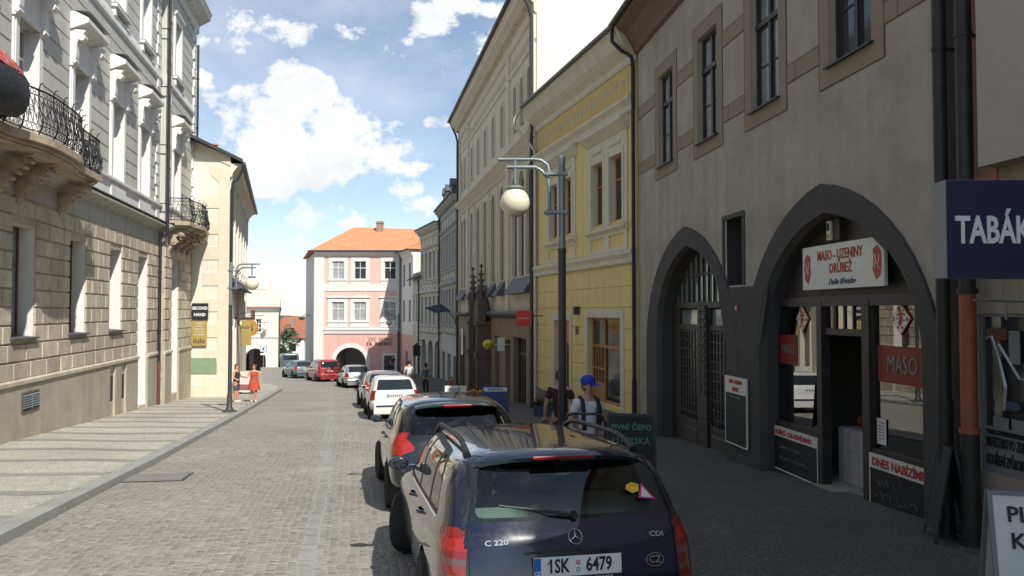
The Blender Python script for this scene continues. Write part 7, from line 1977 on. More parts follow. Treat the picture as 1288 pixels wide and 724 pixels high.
# red people carrier
ST_M = [(0, .88, .32, 1.02, .85, 1.66, .66), (.5, .90, .26, 1.02, .86, 1.70, .69), (1.2, .90, .22, 1.01, .86, 1.72, .70), (2.0, .90, .2, 1.0, .86, 1.72, .70), (2.6, .90, .2, .99, .855, 1.69, .69),
        (3.0, .90, .2, .98, .85, 1.60, .66), (3.5, .90, .2, .97, .84, 1.32, .64), (3.85, .89, .2, .95, .82, 1.08, .62), (4.2, .87, .22, .90, .78, .95, .58), (4.45, .83, .24, .8, .74, .85, .52)]
REAR_M = [.08, .08, .08, .0, .0, .02, .04, .12, .22, .23, .23]
FRONT_M = [4.45, 4.45, 4.45, 4.56, 4.6, 4.58, 4.54, 4.5, 4.46, 4.46, 4.46]
SIDE_M = [[(.35, 1.06), (1.25, 1.05), (1.3, 1.55), (.55, 1.53)], [(1.33, 1.05), (2.25, 1.04), (2.27, 1.57), (1.38, 1.56)], [(2.33, 1.04), (3.4, 1.02), (3.25, 1.2), (2.85, 1.52), (2.7, 1.56), (2.33, 1.575)]]
spec_m = dict(L=4.6, st=ST_M, rear=REAR_M, front=FRONT_M, paint='paint_red', glass='car_glass_dark', hi=False, lv=2, wheels=(.85, 3.7), wr=.32, mirror=(3.45, 1.12), side=SIDE_M, side_trim=grow(SIDE_M[0][:1] + SIDE_M[2][1:4] + [(2.7, 1.57), (.55, 1.55)], .03),
    rearwin=[(-.66, 1.08), (.66, 1.08), (.60, 1.54), (-.60, 1.54)], rr=.05, lamps=[([(.70, .74), (.70, 1.10), (.90, 1.10), (.92, .74)], 'x', 'lens_red', 'tail_light')], seams=(), extra=simple_extra(.80), handles=((1.5, .9), (2.5, .9)))
car(spec_m, (-13.75, 60.2), CARH(.50), 'red people carrier with a bicycle on its tailgate, parked on the far bend', name='people_carrier')
hd = CARH(.50); e = empty('bicycle', (-13.75 - .30 * math.cos(hd) + .40, 60.2 - .30 * math.sin(hd), g(60) + .95), hd - PI / 2, 'black bicycle hung on the back of the red people carrier', 'bicycle')
for x in (-.42, .5):
    m = MB(); m.tube([(x + .31 * math.cos(2 * PI * k / 20), 0, .31 * math.sin(2 * PI * k / 20)) for k in range(20)], .022, 6, True)
    for k in range(6): m.tube([(x, 0, 0), (x + .3 * math.cos(k * PI / 3), 0, .3 * math.sin(k * PI / 3))], .004, 4)
    m.build('wheel', 'tyre', e)
m = MB(); A_, B_, C_, D_, E_ = (-.42, 0, 0), (0, 0, -.02), (-.12, 0, .5), (.38, 0, .52), (.5, 0, 0)
for p, q in ((A_, B_), (A_, C_), (B_, C_), (B_, D_), (C_, D_), (D_, E_)): m.tube([p, q], .018, 6)
m.tube([(.36, 0, .52), (.34, 0, .62)], .016, 6); m.tube([(.34, -.2, .63), (.34, .2, .63)], .014, 6); m.build('bicycle_frame', 'iron', e)
m = MB(); m.box(-.24, -.02, -.06, .06, .56, .6); m.tube([(-.12, 0, .5), (-.13, 0, .57)], .014, 6); m.build('saddle', 'tyre', e)
car(low(spec_h, paint='paint_grey', extra=simple_extra(.75)), (-17.2, 66.5), CARH(.62), 'small dark grey car parked ahead of the red people carrier')
# grey van and the car beside it far down
ST_V = [(0, .93, .35, 1.15, .93, 1.93, .84), (.4, .95, .3, 1.15, .945, 1.96, .86), (1.5, .95, .28, 1.15, .945, 1.97, .86), (2.6, .95, .28, 1.15, .945, 1.97, .86), (3.2, .95, .28, 1.14, .94, 1.93, .83), (3.7, .95, .28, 1.12, .93, 1.65, .80), (4.1, .94, .28, 1.1, .92, 1.3, .78), (4.5, .92, .28, 1.05, .88, 1.12, .74), (4.75, .88, .3, .95, .82, 1.0, .66)]
spec_v = dict(spec_m, L=4.9, st=ST_V, rear=[.06, .06, .06, 0, 0, 0, .01, .03, .08, .09, .09], front=[4.75, 4.75, 4.75, 4.85, 4.9, 4.88, 4.84, 4.8, 4.76, 4.76, 4.76], paint='paint_grey', wheels=(1.0, 4.0), mirror=(3.75, 1.25), side=[[(2.7, 1.2), (3.8, 1.2), (3.6, 1.5), (3.3, 1.75), (2.7, 1.77)]], side_trim=[(2.66, 1.17), (3.86, 1.17), (3.63, 1.53), (3.33, 1.79), (2.66, 1.81)],
    rearwin=[(-.70, 1.25), (.70, 1.25), (.66, 1.75), (-.66, 1.75)], lamps=[([(.84, .7), (.84, 1.2), (.95, 1.2), (.95, .7)], 'x', 'lens_red', 'tail_light')], handles=())
spec_v['glass'] = 'car_glass_dark'
car(spec_v, (-23.1, 83.0), CARH(.36), 'grey panel van driving away down the side street', name='panel_van')
car(low(spec_h, paint='paint_black', extra=simple_extra(.75)), (-27.0, 92), CARH(.3), 'dark car partly hidden left of the grey van')
# ================================================================ STREET LAMPS
def lamp(loc, rz, label, group=None, hpost=5.25, gh=4.55, foot=True, sh=1.):
    e = empty('street_lamp', (loc[0], loc[1], g(loc[1]) + (.12 if foot else .03)), rz, label, 'street lamp', group)
    m = MB(); m.tube([(0, 0, 0), (0, 0, 3.75)], .062, 16)
    if True: m.lathe([(.26, 0), (.26, .03), (.16, .07), (.10, .16), (.085, .55), (.062, .7)], (0, 0, 0), 18)
    m.lathe([(.068, 3.70), (.068, 3.78)], (0, 0, 0), 16); m.build('post', 'post_dark', e, 40)
    m = MB(); m.tube([(0, 0, 3.78), (0, 0, hpost)], .056, 16); m.lathe([(.058, hpost), (.03, hpost + .03)], (0, 0, 0), 16); m.build('upper_post', 'lamp_grey', e, 40)  # sun and shade put into colour: paler above, dark post below
    m = MB()
    m.tube([(-.20, 0, 4.38), (-.20, 0, 4.72), (-.22, 0, 4.90), (-.32, 0, 5.03), (-.42, 0, 5.09), (-.88, 0, 5.09)], .030, 10)
    pts = [(-.20, 0, 4.38)]
    m.tube([(-.205, 0, 4.60), (-.215, 0, 4.90), (-.20, 0, 4.98), (-.24, 0, 5.12), (-.33, 0, 5.20), (-1.22, 0, 5.20)][:0] or [(-.20, 0, 5.0), (-.23, 0, 5.13), (-.33, 0, 5.20), (-.42, 0, 5.215), (-1.02, 0, 5.215)], .027, 10)
    m.tube([(-.75, 0, 5.24), (-.75, 0, 4.82)], .024, 10)
    for z in (4.36, 4.98):
        m.box(-.29, .09, -.075, .075, z - .02, z + .02)
        for x in (-.23, .05):
            for y in (-.055, .055): m.lathe([(.016, z - .045), (.016, z + .04)], (x, y, 0), 6)
    m.build('bracket', 'lamp_grey', e, 40)
    m = MB(); m.lathe([(.05, 4.80), (.13, 4.775), (.15, 4.75), (.14, 4.735)], (-.75, 0, 0), 18); m.build('globe_cap', 'lamp_grey', e, 40)
    m = MB(); m.sphere((-.75, 0, gh - .03), .235, 32, 20); m.build('globe', 'globe', e, 80)
    return e
lamp((.80, 12.7), 0, 'tall street lamp with large cream globe in front of the yellow house', foot=False)
lamp((-9.95, 28.1), PI, 'street lamp with cream globe standing on the left pavement by the kerb', gh=4.55)
lamp((-9.0, 63.0), 0, 'distant street lamp in front of the right windows of the pink house', foot=False)
lamp((-27.6, 96), PI, 'far street lamp beyond the gabled house at the side street')
# lamp on the gabled house's wall
e = empty('wall_lantern', (-25.9, 83.4, EYE - 1.75), 0, 'small white globe lamp on an arm at the gabled house', 'lamp'); m = MB(); m.sphere((0, 0, 0), .28, 14, 9); m.build('globe', 'globe', e, 80)
m = MB(); m.tube([(-.55, 0, .62), (.45, 0, .62)], .03, 6); m.tube([(0, 0, .62), (0, 0, .25)], .025, 6); m.build('bracket', 'iron', e)
# cafe lamp and hanging sign by the low dark house
e = empty('hanging_lantern', (-8.05, 69.0, EYE - 3.3), 0, 'dark hanging lantern sign on the arcade pier', 'lantern'); m = MB(); m.box(-.5, .1, -.2, .2, -.5, .3); m.prism_xz([(-.6, .3), (.2, .3), (-.2, .6)], -.2, .2); m.build('case', 'iron', e); m = MB(); m.tube([(-.2, 0, .55), (-.2, 0, .8), (.5, 0, .8)], .03, 6); m.build('bracket', 'iron', e)
m = MB(); m.box(-.4, 0, -.21, -.205, -.4, .2); m.build('pane', 'pane', e)

# ================================================================ PEOPLE
def skinmesh(pts, edges, rad, name, m, parent, sub=2, rootv=0, smooth=True):
    """one continuous surface grown round a skeleton"""
    me = bpy.data.meshes.new('sk'); me.from_pydata(pts, edges, []); o = bpy.data.objects.new('sk', me); COL.objects.link(o)
    md = o.modifiers.new('k', 'SKIN'); md.use_smooth_shade = True
    sv = me.skin_vertices[0].data
    for i, r in enumerate(rad): sv[i].radius = r if isinstance(r, tuple) else (r, r); sv[i].use_root = (i == rootv)
    s = o.modifiers.new('s', 'SUBSURF'); s.levels = sub; s.render_levels = sub
    dg = bpy.context.evaluated_depsgraph_get(); m2 = bpy.data.meshes.new_from_object(o.evaluated_get(dg)); bpy.data.objects.remove(o); bpy.data.meshes.remove(me)
    m2.name = name; m2.materials.clear(); m2.materials.append(M[m]); m2.shade_smooth()
    ob = bpy.data.objects.new(name, m2); COL.objects.link(ob); ob.parent = parent
    return ob
def person(loc, facing, H, label, top='tee_white', bottom='denim', hair='hair_dark', legs='walk', arms=None, sleeves='short', lower='trousers', build=1., skin='skin', cap=None, hand_l=None, hand_r=None, foot='shoe_white', pack=False, head_turn=0., group=None, sk=False, female=False, kerb=.03, bun=False):
    """faces local -y. arms: dict of elbow and hand offsets for l(+x) and r(-x) at height 1.75"""
    k = H / 1.75; e = empty('person', (loc[0], loc[1], g(loc[1]) + kerb), facing, label, 'person', group); e.scale = (k, k, k)
    st = .16 if legs == 'walk' else .0
    sw = (.175 if not female else .155) * (build ** .5); hw = .085
    hip, chest, neck = (0, 0, .93), (0, .0, 1.25), (0, .01, 1.47)
    A = arms or {}
    eL, hL = A.get('l', ((.25, .03, 1.13), (.27, -.10, .90))); eR, hR = A.get('r', ((-.25, .03, 1.13), (-.27, -.10, .90)))
    P, E, Rd = [], [], []
    def v(p, r, par=None): P.append(p); Rd.append(r); 
    def add(p, r, par):
        P.append(p); Rd.append(r if isinstance(r, tuple) else (r, r))
        if par is not None: E.append((par, len(P) - 1))
        return len(P) - 1
    b = build
    i0 = add((0, 0, .95), (.135 * b, .10 * b), None); i1 = add((0, -.005, 1.10), (.125 * b, .095 * b), i0); i2 = add((0, 0, 1.28), (.145 * b, .10 * b), i1); i3 = add((0, .01, 1.42), (.10, .075), i2)
    i4 = add((0, .01, 1.50), (.055, .055), i3); i5 = add((0, -.01, 1.57), (.062, .068), i4); i6 = add((0, -.015, 1.645), (.075, .092), i5); i7 = add((0, -.01, 1.715), (.058, .07), i6)
    for sg, (el, ha) in ((1, (eL, hL)), (-1, (eR, hR))):
        s = add((sg * sw, .01, 1.41), .058, i3); q = add(el, .042, s)
        w_ = add(tuple(Vector(el).lerp(Vector(ha), .88)), .027, q); hd = add(ha, (.036, .022), w_)
        d = (Vector(ha) - Vector(el)).normalized(); side = Vector((-d.y, d.x, 0)); side = side.normalized() if side.length > .1 else Vector((0, 1, 0))
        for f in range(4):
            o = side * (.022 * (f - 1.5)); a_ = add(tuple(Vector(ha) + o + d * .045), .0105, hd); add(tuple(Vector(ha) + o * .9 + d * (.080 + .012 * (1 if f in (1, 2) else 0)) + Vector((-sg * .012, -.008, 0))), .009, a_)
        a_ = add(tuple(Vector(ha) + side * .045 - d * .0), .012, hd); add(tuple(Vector(ha) + side * .06 + d * .04), .010, a_)
    feet = []
    for sg in (1, -1):
        o = sg * st
        h_ = add((sg * hw, 0, .88), .092 * b, i0); kn = add((sg * (hw + .005), -o * .7 - .02, .49), .062 * b, h_); an = add((sg * (hw + .005), o * .0 - o * .9 + .04 * (1 if o < 0 else 0), .09), .040, kn)
        he = add((sg * (hw + .01), P[an][1] - .03, .045), (.035, .035), an); add((sg * (hw + .02), P[an][1] - .15, .03), (.036, .026), he); feet.append(P[an])
    body = skinmesh(P, E, Rd, 'body', skin, e)
    # clothes: shells that follow the same skeleton
    cp = [(0, 0, .90 if top != 'dress' else .9), (0, -.005, 1.10), (0, 0, 1.28), (0, .01, 1.415)]
    sh = lambda a_, b_, t: tuple(Vector(a_).lerp(Vector(b_), t))
    pts = [cp[1], cp[0], cp[2], (0, .01, 1.40)]; rr = [(.148 * b, .118 * b), (.155 * b, .122 * b), (.163 * b, .120 * b), (.115, .092)]; ed = [(0, 1), (0, 2), (2, 3)]
    for sg, el in ((1, eL), (-1, eR)):
        pts.append((sg * (sw - .01), .01, 1.40)); rr.append(.080 if sleeves != 'none' else .06); ed.append((3, len(pts) - 1))
        if sleeves == 'short': pts.append(sh((sg * sw, .01, 1.41), el, .62)); rr.append(.066); ed.append((len(pts) - 2, len(pts) - 1))
    skinmesh(pts, ed, rr, 'shirt' if lower != 'dress' else 'dress_top', top, e)
    if lower in ('trousers', 'shorts'):
        pts = [(0, 0, .94), (0, 0, .87)]; rr = [(.148 * b, .115 * b), (.150 * b, .12 * b)]; ed = [(0, 1)]
        for sg in (1, -1):
            o = sg * st; ky = -o * .7 - .02; fy = feet[0 if sg > 0 else 1][1]
            pts.append((sg * hw, 0, .80)); rr.append(.104 * b); ed.append((1, len(pts) - 1)); pts.append((sg * (hw + .005), ky, .50)); rr.append(.078 * b); ed.append((len(pts) - 2, len(pts) - 1))
            if lower == 'trousers': pts.append((sg * (hw + .005), fy + .01, .10)); rr.append(.062); ed.append((len(pts) - 2, len(pts) - 1))
        skinmesh(pts, ed, rr, lower, bottom, e)
    else:
        m = MB(); n = 28; prof = [(.14 * b, 1.06, 0), (.175 * b, .92, .3), (.205 * b, .75, .7), (.235 * b, .56, 1)]
        for r, z, a_ in prof:
            for q in range(n): t = 2 * PI * q / n; rr_ = r * (1 + .06 * a_ * math.sin(t * 7)); m.v.append((rr_ * math.cos(t), rr_ * .78 * math.sin(t), z + .01 * a_ * math.sin(t * 5)))
        for i in range(3):
            for q in range(n): m.f.append((i * n + q, i * n + (q + 1) % n, (i + 1) * n + (q + 1) % n, (i + 1) * n + q))
        m.build('skirt', bottom, e, 70)
    hd = empty('head', (0, -.01, 1.60)); hd.parent = e; hd.rotation_euler[2] = head_turn
    m = MB()
    m.sphere((0, 0, .065), .108, 18, 12, (.86, 1.02, 1.03)) if not cap else m.sphere((0, .01, .045), .100, 18, 12, (.86, 1.0, 1.0))
    s0 = [(x, y, z) for x, y, z in m.v]
    m.v = [(x, (y if y > -.02 or z > .095 else -.02 + (y + .02) * .15 + .03), z) for x, y, z in s0]
    if female: m.sphere((0, .05, -.03), .075, 12, 8, (1.15, .8, 1.3))
    if bun: m.sphere((0, .12, .10), .05, 10, 7)
    m.build('hair', hair, hd, 70)
    m = MB(); m.tube([(0, -.088, .055), (0, -.108, .018), (0, -.096, .008)], [.010, .015, .010], 6)
    for sg in (1, -1): m.sphere((sg * .083, .0, .03), .024, 8, 6, (.4, .8, 1.2))
    m.build('nose_and_ears', skin, hd, 70)
    m = MB()
    for sg in (1, -1): m.sphere((sg * .032, -.086, .045), .009, 8, 5); m.box(sg * .032 - .016, sg * .032 + .016, -.097, -.088, .064, .070)
    m.build('eyes', 'hair_dark', hd); m = MB(); m.box(-.024, .024, -.096, -.08, -.028, -.020); m.build('mouth', 'text_red', hd)
    if cap:
        m = MB(); m.lathe([(.105, 0), (.108, .035), (.098, .08), (.065, .115), (.015, .128)], (0, .0, .075), 20); m.v = [(x * .95, y * 1.08, z) for x, y, z in m.v]
        m.add([(-.075, -.08, .080), (-.06, -.16, .068), (0, -.19, .064), (.06, -.16, .068), (.075, -.08, .080), (-.075, -.08, .088), (-.06, -.16, .076), (0, -.19, .072), (.06, -.16, .076), (.075, -.08, .088)], [(0, 1, 2, 3, 4), (9, 8, 7, 6, 5), (0, 5, 6, 1), (1, 6, 7, 2), (2, 7, 8, 3), (3, 8, 9, 4)])
        m.build('cap', cap, hd, 60)
    m = MB()
    for i, f in enumerate(feet):
        x = (hw + .015) * (1 if i == 0 else -1); y = f[1]
        o = len(m.v); m.sphere((x, y - .06, .045), .1, 14, 8, (.46, 1.38, .46))
        m.v[o:] = [(a_, b_, max(0.0, c_)) for a_, b_, c_ in m.v[o:]]
    m.build('shoes', foot, e, 70)
    if pack:
        for sg in (1, -1):
            m = MB(); pts = [(sg * .11, -.128, 1.02), (sg * .125, -.150, 1.16), (sg * .125, -.145, 1.30), (sg * .12, -.09, 1.445), (sg * .115, .03, 1.485), (sg * .11, .12, 1.42)]
            m.tube(pts, .018, 6); m.v = [(x + (x - sg * .12) * .8, y, z) for x, y, z in m.v]; m.build('backpack_strap', 'strap_black', e, 60)
    return e
# young man in a blue cap, walking towards the camera
man = person((1.10, 11.6), R(18), 1.74, 'man in bright blue cap and white t-shirt with black backpack straps', 'tee_white', 'denim', arms={'l': ((.25, .0, 1.14), (.17, -.20, 1.02)), 'r': ((-.26, .04, 1.12), (-.25, -.10, .88))}, cap='cap_blue', pack=True, head_turn=R(28), hair='hair_brown')
e = empty('backpack', (1.10 + .05, 11.6 + .20, g(11.6) + .03 + 1.22), R(18), 'black backpack worn by the man in the blue cap', 'backpack'); m = MB(); m.box(-.15, .15, -.06, .09, -.24, .22); m.build('bag', 'strap_black', e, bevel=.05); m = MB(); m.box(-.11, .11, .09, .13, -.2, .0); m.build('pocket', 'strap_black', e, bevel=.02)
person((.88, 14.6), R(168), 1.80, 'man in dark brown t-shirt and olive trousers walking away behind the lamp post', 'tee_brown', 'trouser_olive', hair='hair_dark', arms={'l': ((.25, .06, 1.13), (.27, .02, .88)), 'r': ((-.25, .0, 1.13), (-.27, -.08, .88))}, foot='tyre')
e = empty('shopping_bag', (.60, 14.5, g(14.5) + .50), R(168), 'striped black and white shopping bag held by the man in brown', 'bag')
m = MB(); m.prism_xz([(-.17, 0), (.17, 0), (.13, .36), (-.13, .36)], -.06, .06); m.build('bag_body', 'tee_white', e, bevel=.02)
m = MB()
for k in range(6): m.prism_xz([(-.16 + k * .055, .01), (-.135 + k * .055, .01), (-.12 + k * .045, .35), (-.14 + k * .045, .35)], -.065, .065)
m.build('stripes', 'strap_black', e); m = MB(); m.tube([(-.08, 0, .35), (-.03, 0, .42), (.03, 0, .42), (.08, 0, .35)], .008, 5); m.build('handle', 'strap_black', e)
person((-11.10, 34.3), R(12), 1.60, 'woman in red patterned sleeveless dress standing on the left pavement', 'dress_red', 'dress_red', hair='hair_brown', lower='dress', sleeves='none', legs='stand', build=1.22, skin='skin_pink', female=False, arms={'l': ((.30, .03, 1.13), (.30, -.05, .88)), 'r': ((-.27, -.06, 1.17), (-.40, -.22, 1.16))}, kerb=.12, head_turn=R(-50), bun=True)
person((-11.75, 34.0), R(80), 1.62, 'woman in dark top and blue-grey shorts beside the woman in red', 'trouser_dark', 'denim', hair='hair_brown', lower='shorts', sleeves='none', legs='stand', build=1.25, skin='skin_pink', female=True, arms={'l': ((.27, -.08, 1.15), (.18, -.30, 1.16)), 'r': ((-.28, .0, 1.13), (-.2, -.2, 1.05))}, kerb=.12)
person((-5.35, 41.5), R(172), 1.82, 'person in pale blue-white t-shirt walking away on the right pavement', 'tee_white', 'trouser_dark', hair='hair_dark', sleeves='short')
person((-4.65, 43.0), R(190), 1.68, 'woman in teal top with dark hair in a bun, seen from behind by the arcade', 'tee_blue', 'trouser_dark', hair='hair_dark', sleeves='none', female=True, bun=True)
person((-3.10, 40.6), R(160), 1.05, 'child in pink top and pale cap in front of the arcade', 'tee_pink', 'trouser_dark', hair='hair_brown', cap='tee_white')
person((-12.15, 81.2), R(20), 1.75, 'distant person in dark clothes against the shaded pink wall', 'trouser_dark', 'denim')

# ================================================================ PAVEMENT BOARDS AND RACKS
def aboard(loc, rz, w_, h_, label, face, frame_m, texts, tm, hdr=None, hm='sign_white', lean=.12, size=.14, group=None):
    e = empty('pavement_board', (loc[0], loc[1], g(loc[1]) + .03), rz, label, 'sign board', group)
    for k, sg in enumerate((-1, 1)):
        b = MB(); t = .035
        def pt(x, z, o): return (x, sg * (.02 + (h_ - z) * lean) + sg * o, z)
        def slab(x0, x1, z0, z1, o0, o1): b.add([pt(x0, z0, o0), pt(x1, z0, o0), pt(x1, z1, o0), pt(x0, z1, o0), pt(x0, z0, o1), pt(x1, z0, o1), pt(x1, z1, o1), pt(x0, z1, o1)], [(0, 1, 2, 3), (7, 6, 5, 4), (0, 4, 5, 1), (1, 5, 6, 2), (2, 6, 7, 3), (3, 7, 4, 0)])
        slab(-w_ / 2, -w_ / 2 + t, 0, h_, -.012, .012); slab(w_ / 2 - t, w_ / 2, 0, h_, -.012, .012); slab(-w_ / 2 + t, w_ / 2 - t, h_ - t, h_, -.012, .012); slab(-w_ / 2 + t, w_ / 2 - t, .12, .12 + t, -.012, .012)
        fr_ = b.build('frame', frame_m, e)
        b = MB(); slab(-w_ / 2 + t, w_ / 2 - t, .12 + t, h_ - t, -.006, .006); b.build('panel', face, fr_)
        if hdr and sg < 0:
            b = MB(); slab(-w_ / 2 + t, w_ / 2 - t, h_ - hdr, h_ - t, .007, .012); b.build('header', hm, fr_)
    tilt = math.atan(lean)
    for (txt, z, s_, mm, dx) in texts:
        if txt == '~': scribble(w_ * .6, s_, mm, e, (dx, -(.02 + (h_ - z) * lean) - .016, z), int(z * 100), rot=(-tilt, 0, 0)); continue
        l = lettering(txt, s_, mm, e, (dx, -(.02 + (h_ - z) * lean) - .016, z), rot=(R(90) - tilt, 0, 0), bold=.003)
    return e
aboard((1.63, 10.9), R(-12), .66, 1.28, 'black pavement board with green chalk lettering about beer, beside the navy estate', 'chalk_black', 'iron', [('PIVNÍ ČEPO', 1.10, .105, 'chalk_green', 0), ('LITERSKÁ', .92, .12, 'chalk_green', 0), ('NÉ', .74, .11, 'chalk_green', 0), ('~', .50, .10, 'chalk_green', .1)], 'chalk_green')
e = empty('bicycle_rack', (1.0, 11.0, g(11) + .03), R(-6), 'black tubular bicycle stand hoop in front of the man in the cap', 'bicycle rack'); m = MB()
P = [(-.28, 0, 0), (-.28, 0, 1.15), (-.24, 0, 1.24), (-.18, 0, 1.27), (.18, 0, 1.27), (.24, 0, 1.24), (.28, 0, 1.15), (.28, 0, 0)]; m.tube(P, .02, 8); m.build('hoop', 'iron', e, 60); m = MB(); m.tube([(-.28, 0, .35), (.28, 0, .35)], .014, 6); m.build('crossbar', 'iron', e)
aboard((4.92, 9.05), R(75), .55, 1.06, 'thin black pavement board seen edge-on by the drainpipe', 'chalk_black', 'plastic', [], 'chalk', lean=.16)
aboard((4.16, 6.45), R(-14), .62, .98, 'white pavement board with bold black letters at the right bottom corner', 'sign_white', 'sign_grey', [('PL', .80, .17, 'text_black', -.10), ('KA', .60, .17, 'text_black', -.06), ('T', .36, .17, 'text_black', -.0)], 'text_black', lean=.22)
aboard((-1.78, 25.2), R(4), .68, 1.12, 'white framed pavement board with blue header and dark panel, beyond the dark hatchback', 'text_navy', 'sign_white', [('~', 1.0, .10, 'text_navy', 0)], 'text_navy', hdr=.36)
aboard((-.42, 20.4), R(0), .66, 1.30, 'dark blue pavement board with white header strip by the shop windows', 'text_navy', 'text_navy', [('~', 1.22, .07, 'text_navy', 0)], 'text_navy', hdr=.14)
e = empty('fruit_crate', (-1.2, 26.2, g(26.2) + .03), .1, 'crate of orange fruit on a stand beside the white pavement board', 'crate')
m = MB(); m.box(-.3, .3, -.2, .2, .68, .82); m.box(-.28, -.24, -.18, .18, 0, .68); m.box(.24, .28, -.18, .18, 0, .68); m.build('crate_body', 'wood_door', e)
m = MB()
for i in range(24): m.sphere((-.25 + .1 * (i % 6), -.14 + .09 * (i // 6), .86 + .03 * ((i * 7) % 3)), .05, 8, 6)
m.build('oranges', 'amber', e)
e = empty('planter', (1.15, 27.5, g(27.5) + .03), 0, 'low dark planter box with red flowers against the tan building', 'planter'); m = MB(); m.box(-.4, .4, -.18, .18, 0, .4); m.build('box', 'denim', e, bevel=.01); m = MB()
for i in range(260): 
    x, y, z = rnd.uniform(-.4, .4), rnd.uniform(-.2, .2), .4 + abs(rnd.gauss(0, .1)); a = rnd.uniform(0, 6.3); c_, s_ = math.cos(a) * .04, math.sin(a) * .04; m.quad((x - c_, y - s_, z), (x + s_, y - c_, z + .02), (x + c_, y + s_, z + .01), (x - s_, y + c_, z - .02))
m.build('foliage', 'leaf', e); m = MB()
for i in range(16): m.sphere((rnd.uniform(-.38, .38), rnd.uniform(-.18, .18), .5 + rnd.random() * .12), .03, 6, 4)
m.build('flowers', 'sign_red', e)
# bollard-like pot beside the gothic portal, sign panel on the yellow door side
# ================================================================ AIR, SKY, LIGHT, CAMERA
if HAZE:
    hz = MB(); hz.box(-5200, 5200, -420, 7600, -90, 60); 
    m_, N_, L_, b_ = newmat('haze'); N_.remove(b_); pv = N_.new('ShaderNodeVolumePrincipled'); pv.inputs['Density'].default_value = HAZE; pv.inputs['Color'].default_value = (.55, .70, .95, 1); pv.inputs['Anisotropy'].default_value = .2
    L_.new(pv.outputs[0], N_['Material Output'].inputs['Volume']); M['haze'] = m_; o = hz.build('haze', 'haze'); o['kind'] = 'stuff'
SUN = Vector((.60, -1.0, 1.15)).normalized()
w = bpy.data.worlds.new('World'); S.world = w; w.use_nodes = True; N, L = w.node_tree.nodes, w.node_tree.links
bg = N['Background']; bg.inputs[1].default_value = SKY_STR
sk = N.new('ShaderNodeTexSky'); sk.sky_type = 'NISHITA'; sk.sun_disc = False; sk.sun_elevation = math.asin(SUN.z); sk.sun_rotation = math.atan2(SUN.x, SUN.y); sk.air_density = 1.0; sk.dust_density = .15; sk.ozone_density = 1.0; sk.altitude = 250
tc = N.new('ShaderNodeTexCoord')
def mth(op, a, b=None, c=None, clamp=False):
    n = N.new('ShaderNodeMath'); n.operation = op; n.use_clamp = clamp
    for i, v_ in enumerate((a, b, c)):
        if v_ is None: continue
        if isinstance(v_, (int, float)): n.inputs[i].default_value = v_
        else: L.new(v_, n.inputs[i])
    return n.outputs[0]
def nz(scale, detail, rough, seed=0, stretch=(1, 1, 1)):
    mp = N.new('ShaderNodeMapping'); mp.inputs['Location'].default_value = (seed, seed * 1.7, seed * .3); mp.inputs['Scale'].default_value = stretch; L.new(tc.outputs['Generated'], mp.inputs[0])
    n = N.new('ShaderNodeTexNoise'); n.inputs['Scale'].default_value = scale; n.inputs['Detail'].default_value = detail; n.inputs['Roughness'].default_value = rough; L.new(mp.outputs[0], n.inputs['Vector']); return n
nf = nz(9, 10, .60, 3.1, (1, 1, 1.5)); nb = nz(3.2, 8, .62, 7.7, (1, 1, 2.4)); nw = nz(22, 8, .6, 1.3)
CL = [(385, 118, 50, 38, 1.25), (352, 178, 66, 58, 1.25), (425, 165, 62, 55, 1.25), (330, 200, 50, 45, 1.1), (415, 205, 66, 28, .9), (300, 118, 30, 18, .8), (335, 33, 60, 26, .85), (292, 55, 52, 20, .6), (452, 42, 40, 20, .85), (500, 60, 48, 30, .9), (565, 48, 50, 44, .85), (620, 70, 50, 40, .8), (590, 8, 80, 18, .9),
      (515, 200, 62, 34, .8), (430, 270, 80, 24, .6), (525, 248, 60, 28, .95), (345, 302, 50, 16, .5), (370, 255, 40, 20, .35), (560, 160, 60, 14, .3), (250, 95, 40, 16, .7), (640, 130, 40, 20, .5), (300, 150, 30, 40, .4), (480, 305, 80, 12, .4)]
acc = None
for (px, py, rx, ry, amp) in CL:
    u, v_ = ray(px, py); d = Vector((u, 1, v_)).normalized(); right = Vector((1, -u, 0)).normalized(); upv = right.cross(d) * -1
    if upv.z < 0: upv = -upv
    def dotn(vec):
        n = N.new('ShaderNodeVectorMath'); n.operation = 'DOT_PRODUCT'; L.new(tc.outputs['Generated'], n.inputs[0]); n.inputs[1].default_value = vec; return n.outputs['Value']
    a = mth('MULTIPLY', mth('SUBTRACT', dotn(right), d.dot(right)), 1000 / rx); b = mth('MULTIPLY', mth('SUBTRACT', dotn(upv), d.dot(upv)), 1000 / ry)
    r2 = mth('ADD', mth('MULTIPLY', a, a), mth('MULTIPLY', b, b)); f = mth('MULTIPLY', mth('SUBTRACT', 1.25, mth('SQRT', r2)), amp)
    f = mth('MINIMUM', f, amp * .9)
    f = mth('MULTIPLY', f, mth('GREATER_THAN', dotn(d), 0))
    acc = f if acc is None else mth('SMOOTH_MAX', acc, f, .25)
acc = mth('MAXIMUM', acc, 0)
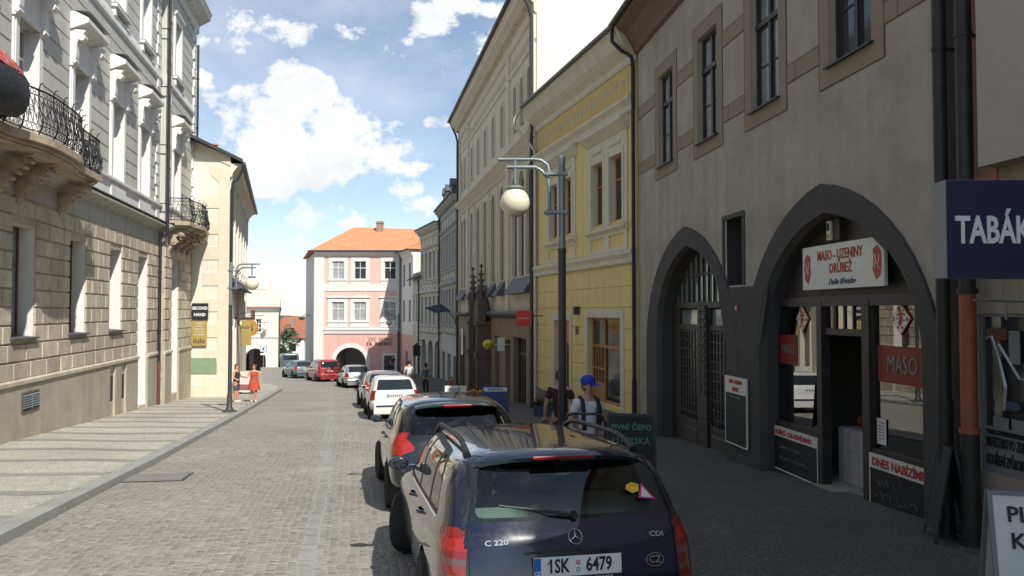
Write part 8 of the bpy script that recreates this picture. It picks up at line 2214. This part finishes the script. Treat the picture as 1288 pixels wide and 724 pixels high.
# other directions: broken cloud from noise alone
elev = N.new('ShaderNodeSeparateXYZ'); L.new(tc.outputs['Generated'], elev.inputs[0])
behind = mth('SUBTRACT', mth('MULTIPLY', nb.outputs['Fac'], 2.6), 1.42)
back = mth('MULTIPLY', mth('SUBTRACT', .62, elev.outputs['Y'], None, True), 2.2, None, True)
dens = mth('ADD', acc, mth('MULTIPLY', mth('SUBTRACT', nf.outputs['Fac'], .5), 4.6))
dens = mth('ADD', dens, mth('MULTIPLY', mth('SUBTRACT', nw.outputs['Fac'], .5), 1.8))
dens = mth('MAXIMUM', mth('SUBTRACT', dens, .30), mth('MULTIPLY', behind, back))
mr = N.new('ShaderNodeMapRange'); mr.interpolation_type = 'SMOOTHSTEP'; mr.inputs[1].default_value = .0; mr.inputs[2].default_value = .55; mr.inputs[4].default_value = .97; L.new(dens, mr.inputs[0])
thin = N.new('ShaderNodeMapRange'); thin.inputs[1].default_value = .38; thin.inputs[2].default_value = .72; thin.inputs[3].default_value = .06; thin.inputs[4].default_value = .42; L.new(nb.outputs['Fac'], thin.inputs[0])
cover = mth('MAXIMUM', mr.outputs[0], thin.outputs[0])
shade = N.new('ShaderNodeMapRange'); shade.inputs[1].default_value = .35; shade.inputs[2].default_value = .7; shade.inputs[3].default_value = CLOUD; shade.inputs[4].default_value = CLOUD * .68; L.new(nf.outputs['Fac'], shade.inputs[0])
cc_ = N.new('ShaderNodeCombineXYZ')
L.new(mth('MULTIPLY', shade.outputs[0], .985), cc_.inputs[0]); L.new(shade.outputs[0], cc_.inputs[1]); L.new(mth('MULTIPLY', shade.outputs[0], 1.01), cc_.inputs[2])
mx = N.new('ShaderNodeMix'); mx.data_type = 'RGBA'; L.new(cover, mx.inputs[0]); L.new(sk.outputs[0], mx.inputs[6]); L.new(cc_.outputs[0], mx.inputs[7]); L.new(mx.outputs[2], bg.inputs[0])
ld = bpy.data.lights.new('sun', 'SUN'); ld.energy = SUN_STR; ld.angle = R(.55); ld.color = (1, .95, .87); lo_ = bpy.data.objects.new('sun', ld); COL.objects.link(lo_); lo_.rotation_euler = SUN.to_track_quat('Z', 'Y').to_euler()
cd = bpy.data.cameras.new('camera'); cam = bpy.data.objects.new('camera', cd); COL.objects.link(cam); S.camera = cam
cd.sensor_width = 36; cd.lens = 36 * FOC / 1288; cd.clip_end = 20000; cd.clip_start = .05; cam.location = (0, 0, EYE); cam.rotation_euler = (R(90) + TH, 0, 0)
S.view_settings.view_transform = 'Standard'; S.view_settings.look = 'None'; S.view_settings.exposure = EXPO; S.view_settings.gamma = 1; S.view_settings.use_curve_mapping = False
S.cycles.max_bounces = 8; S.cycles.transparent_max_bounces = 12; S.cycles.diffuse_bounces = 4; S.cycles.glossy_bounces = 4; S.cycles.sample_clamp_indirect = 6; S.cycles.caustics_reflective = False; S.cycles.caustics_refractive = False
S.cycles.use_denoising = True; S.cycles.volume_bounces = 1
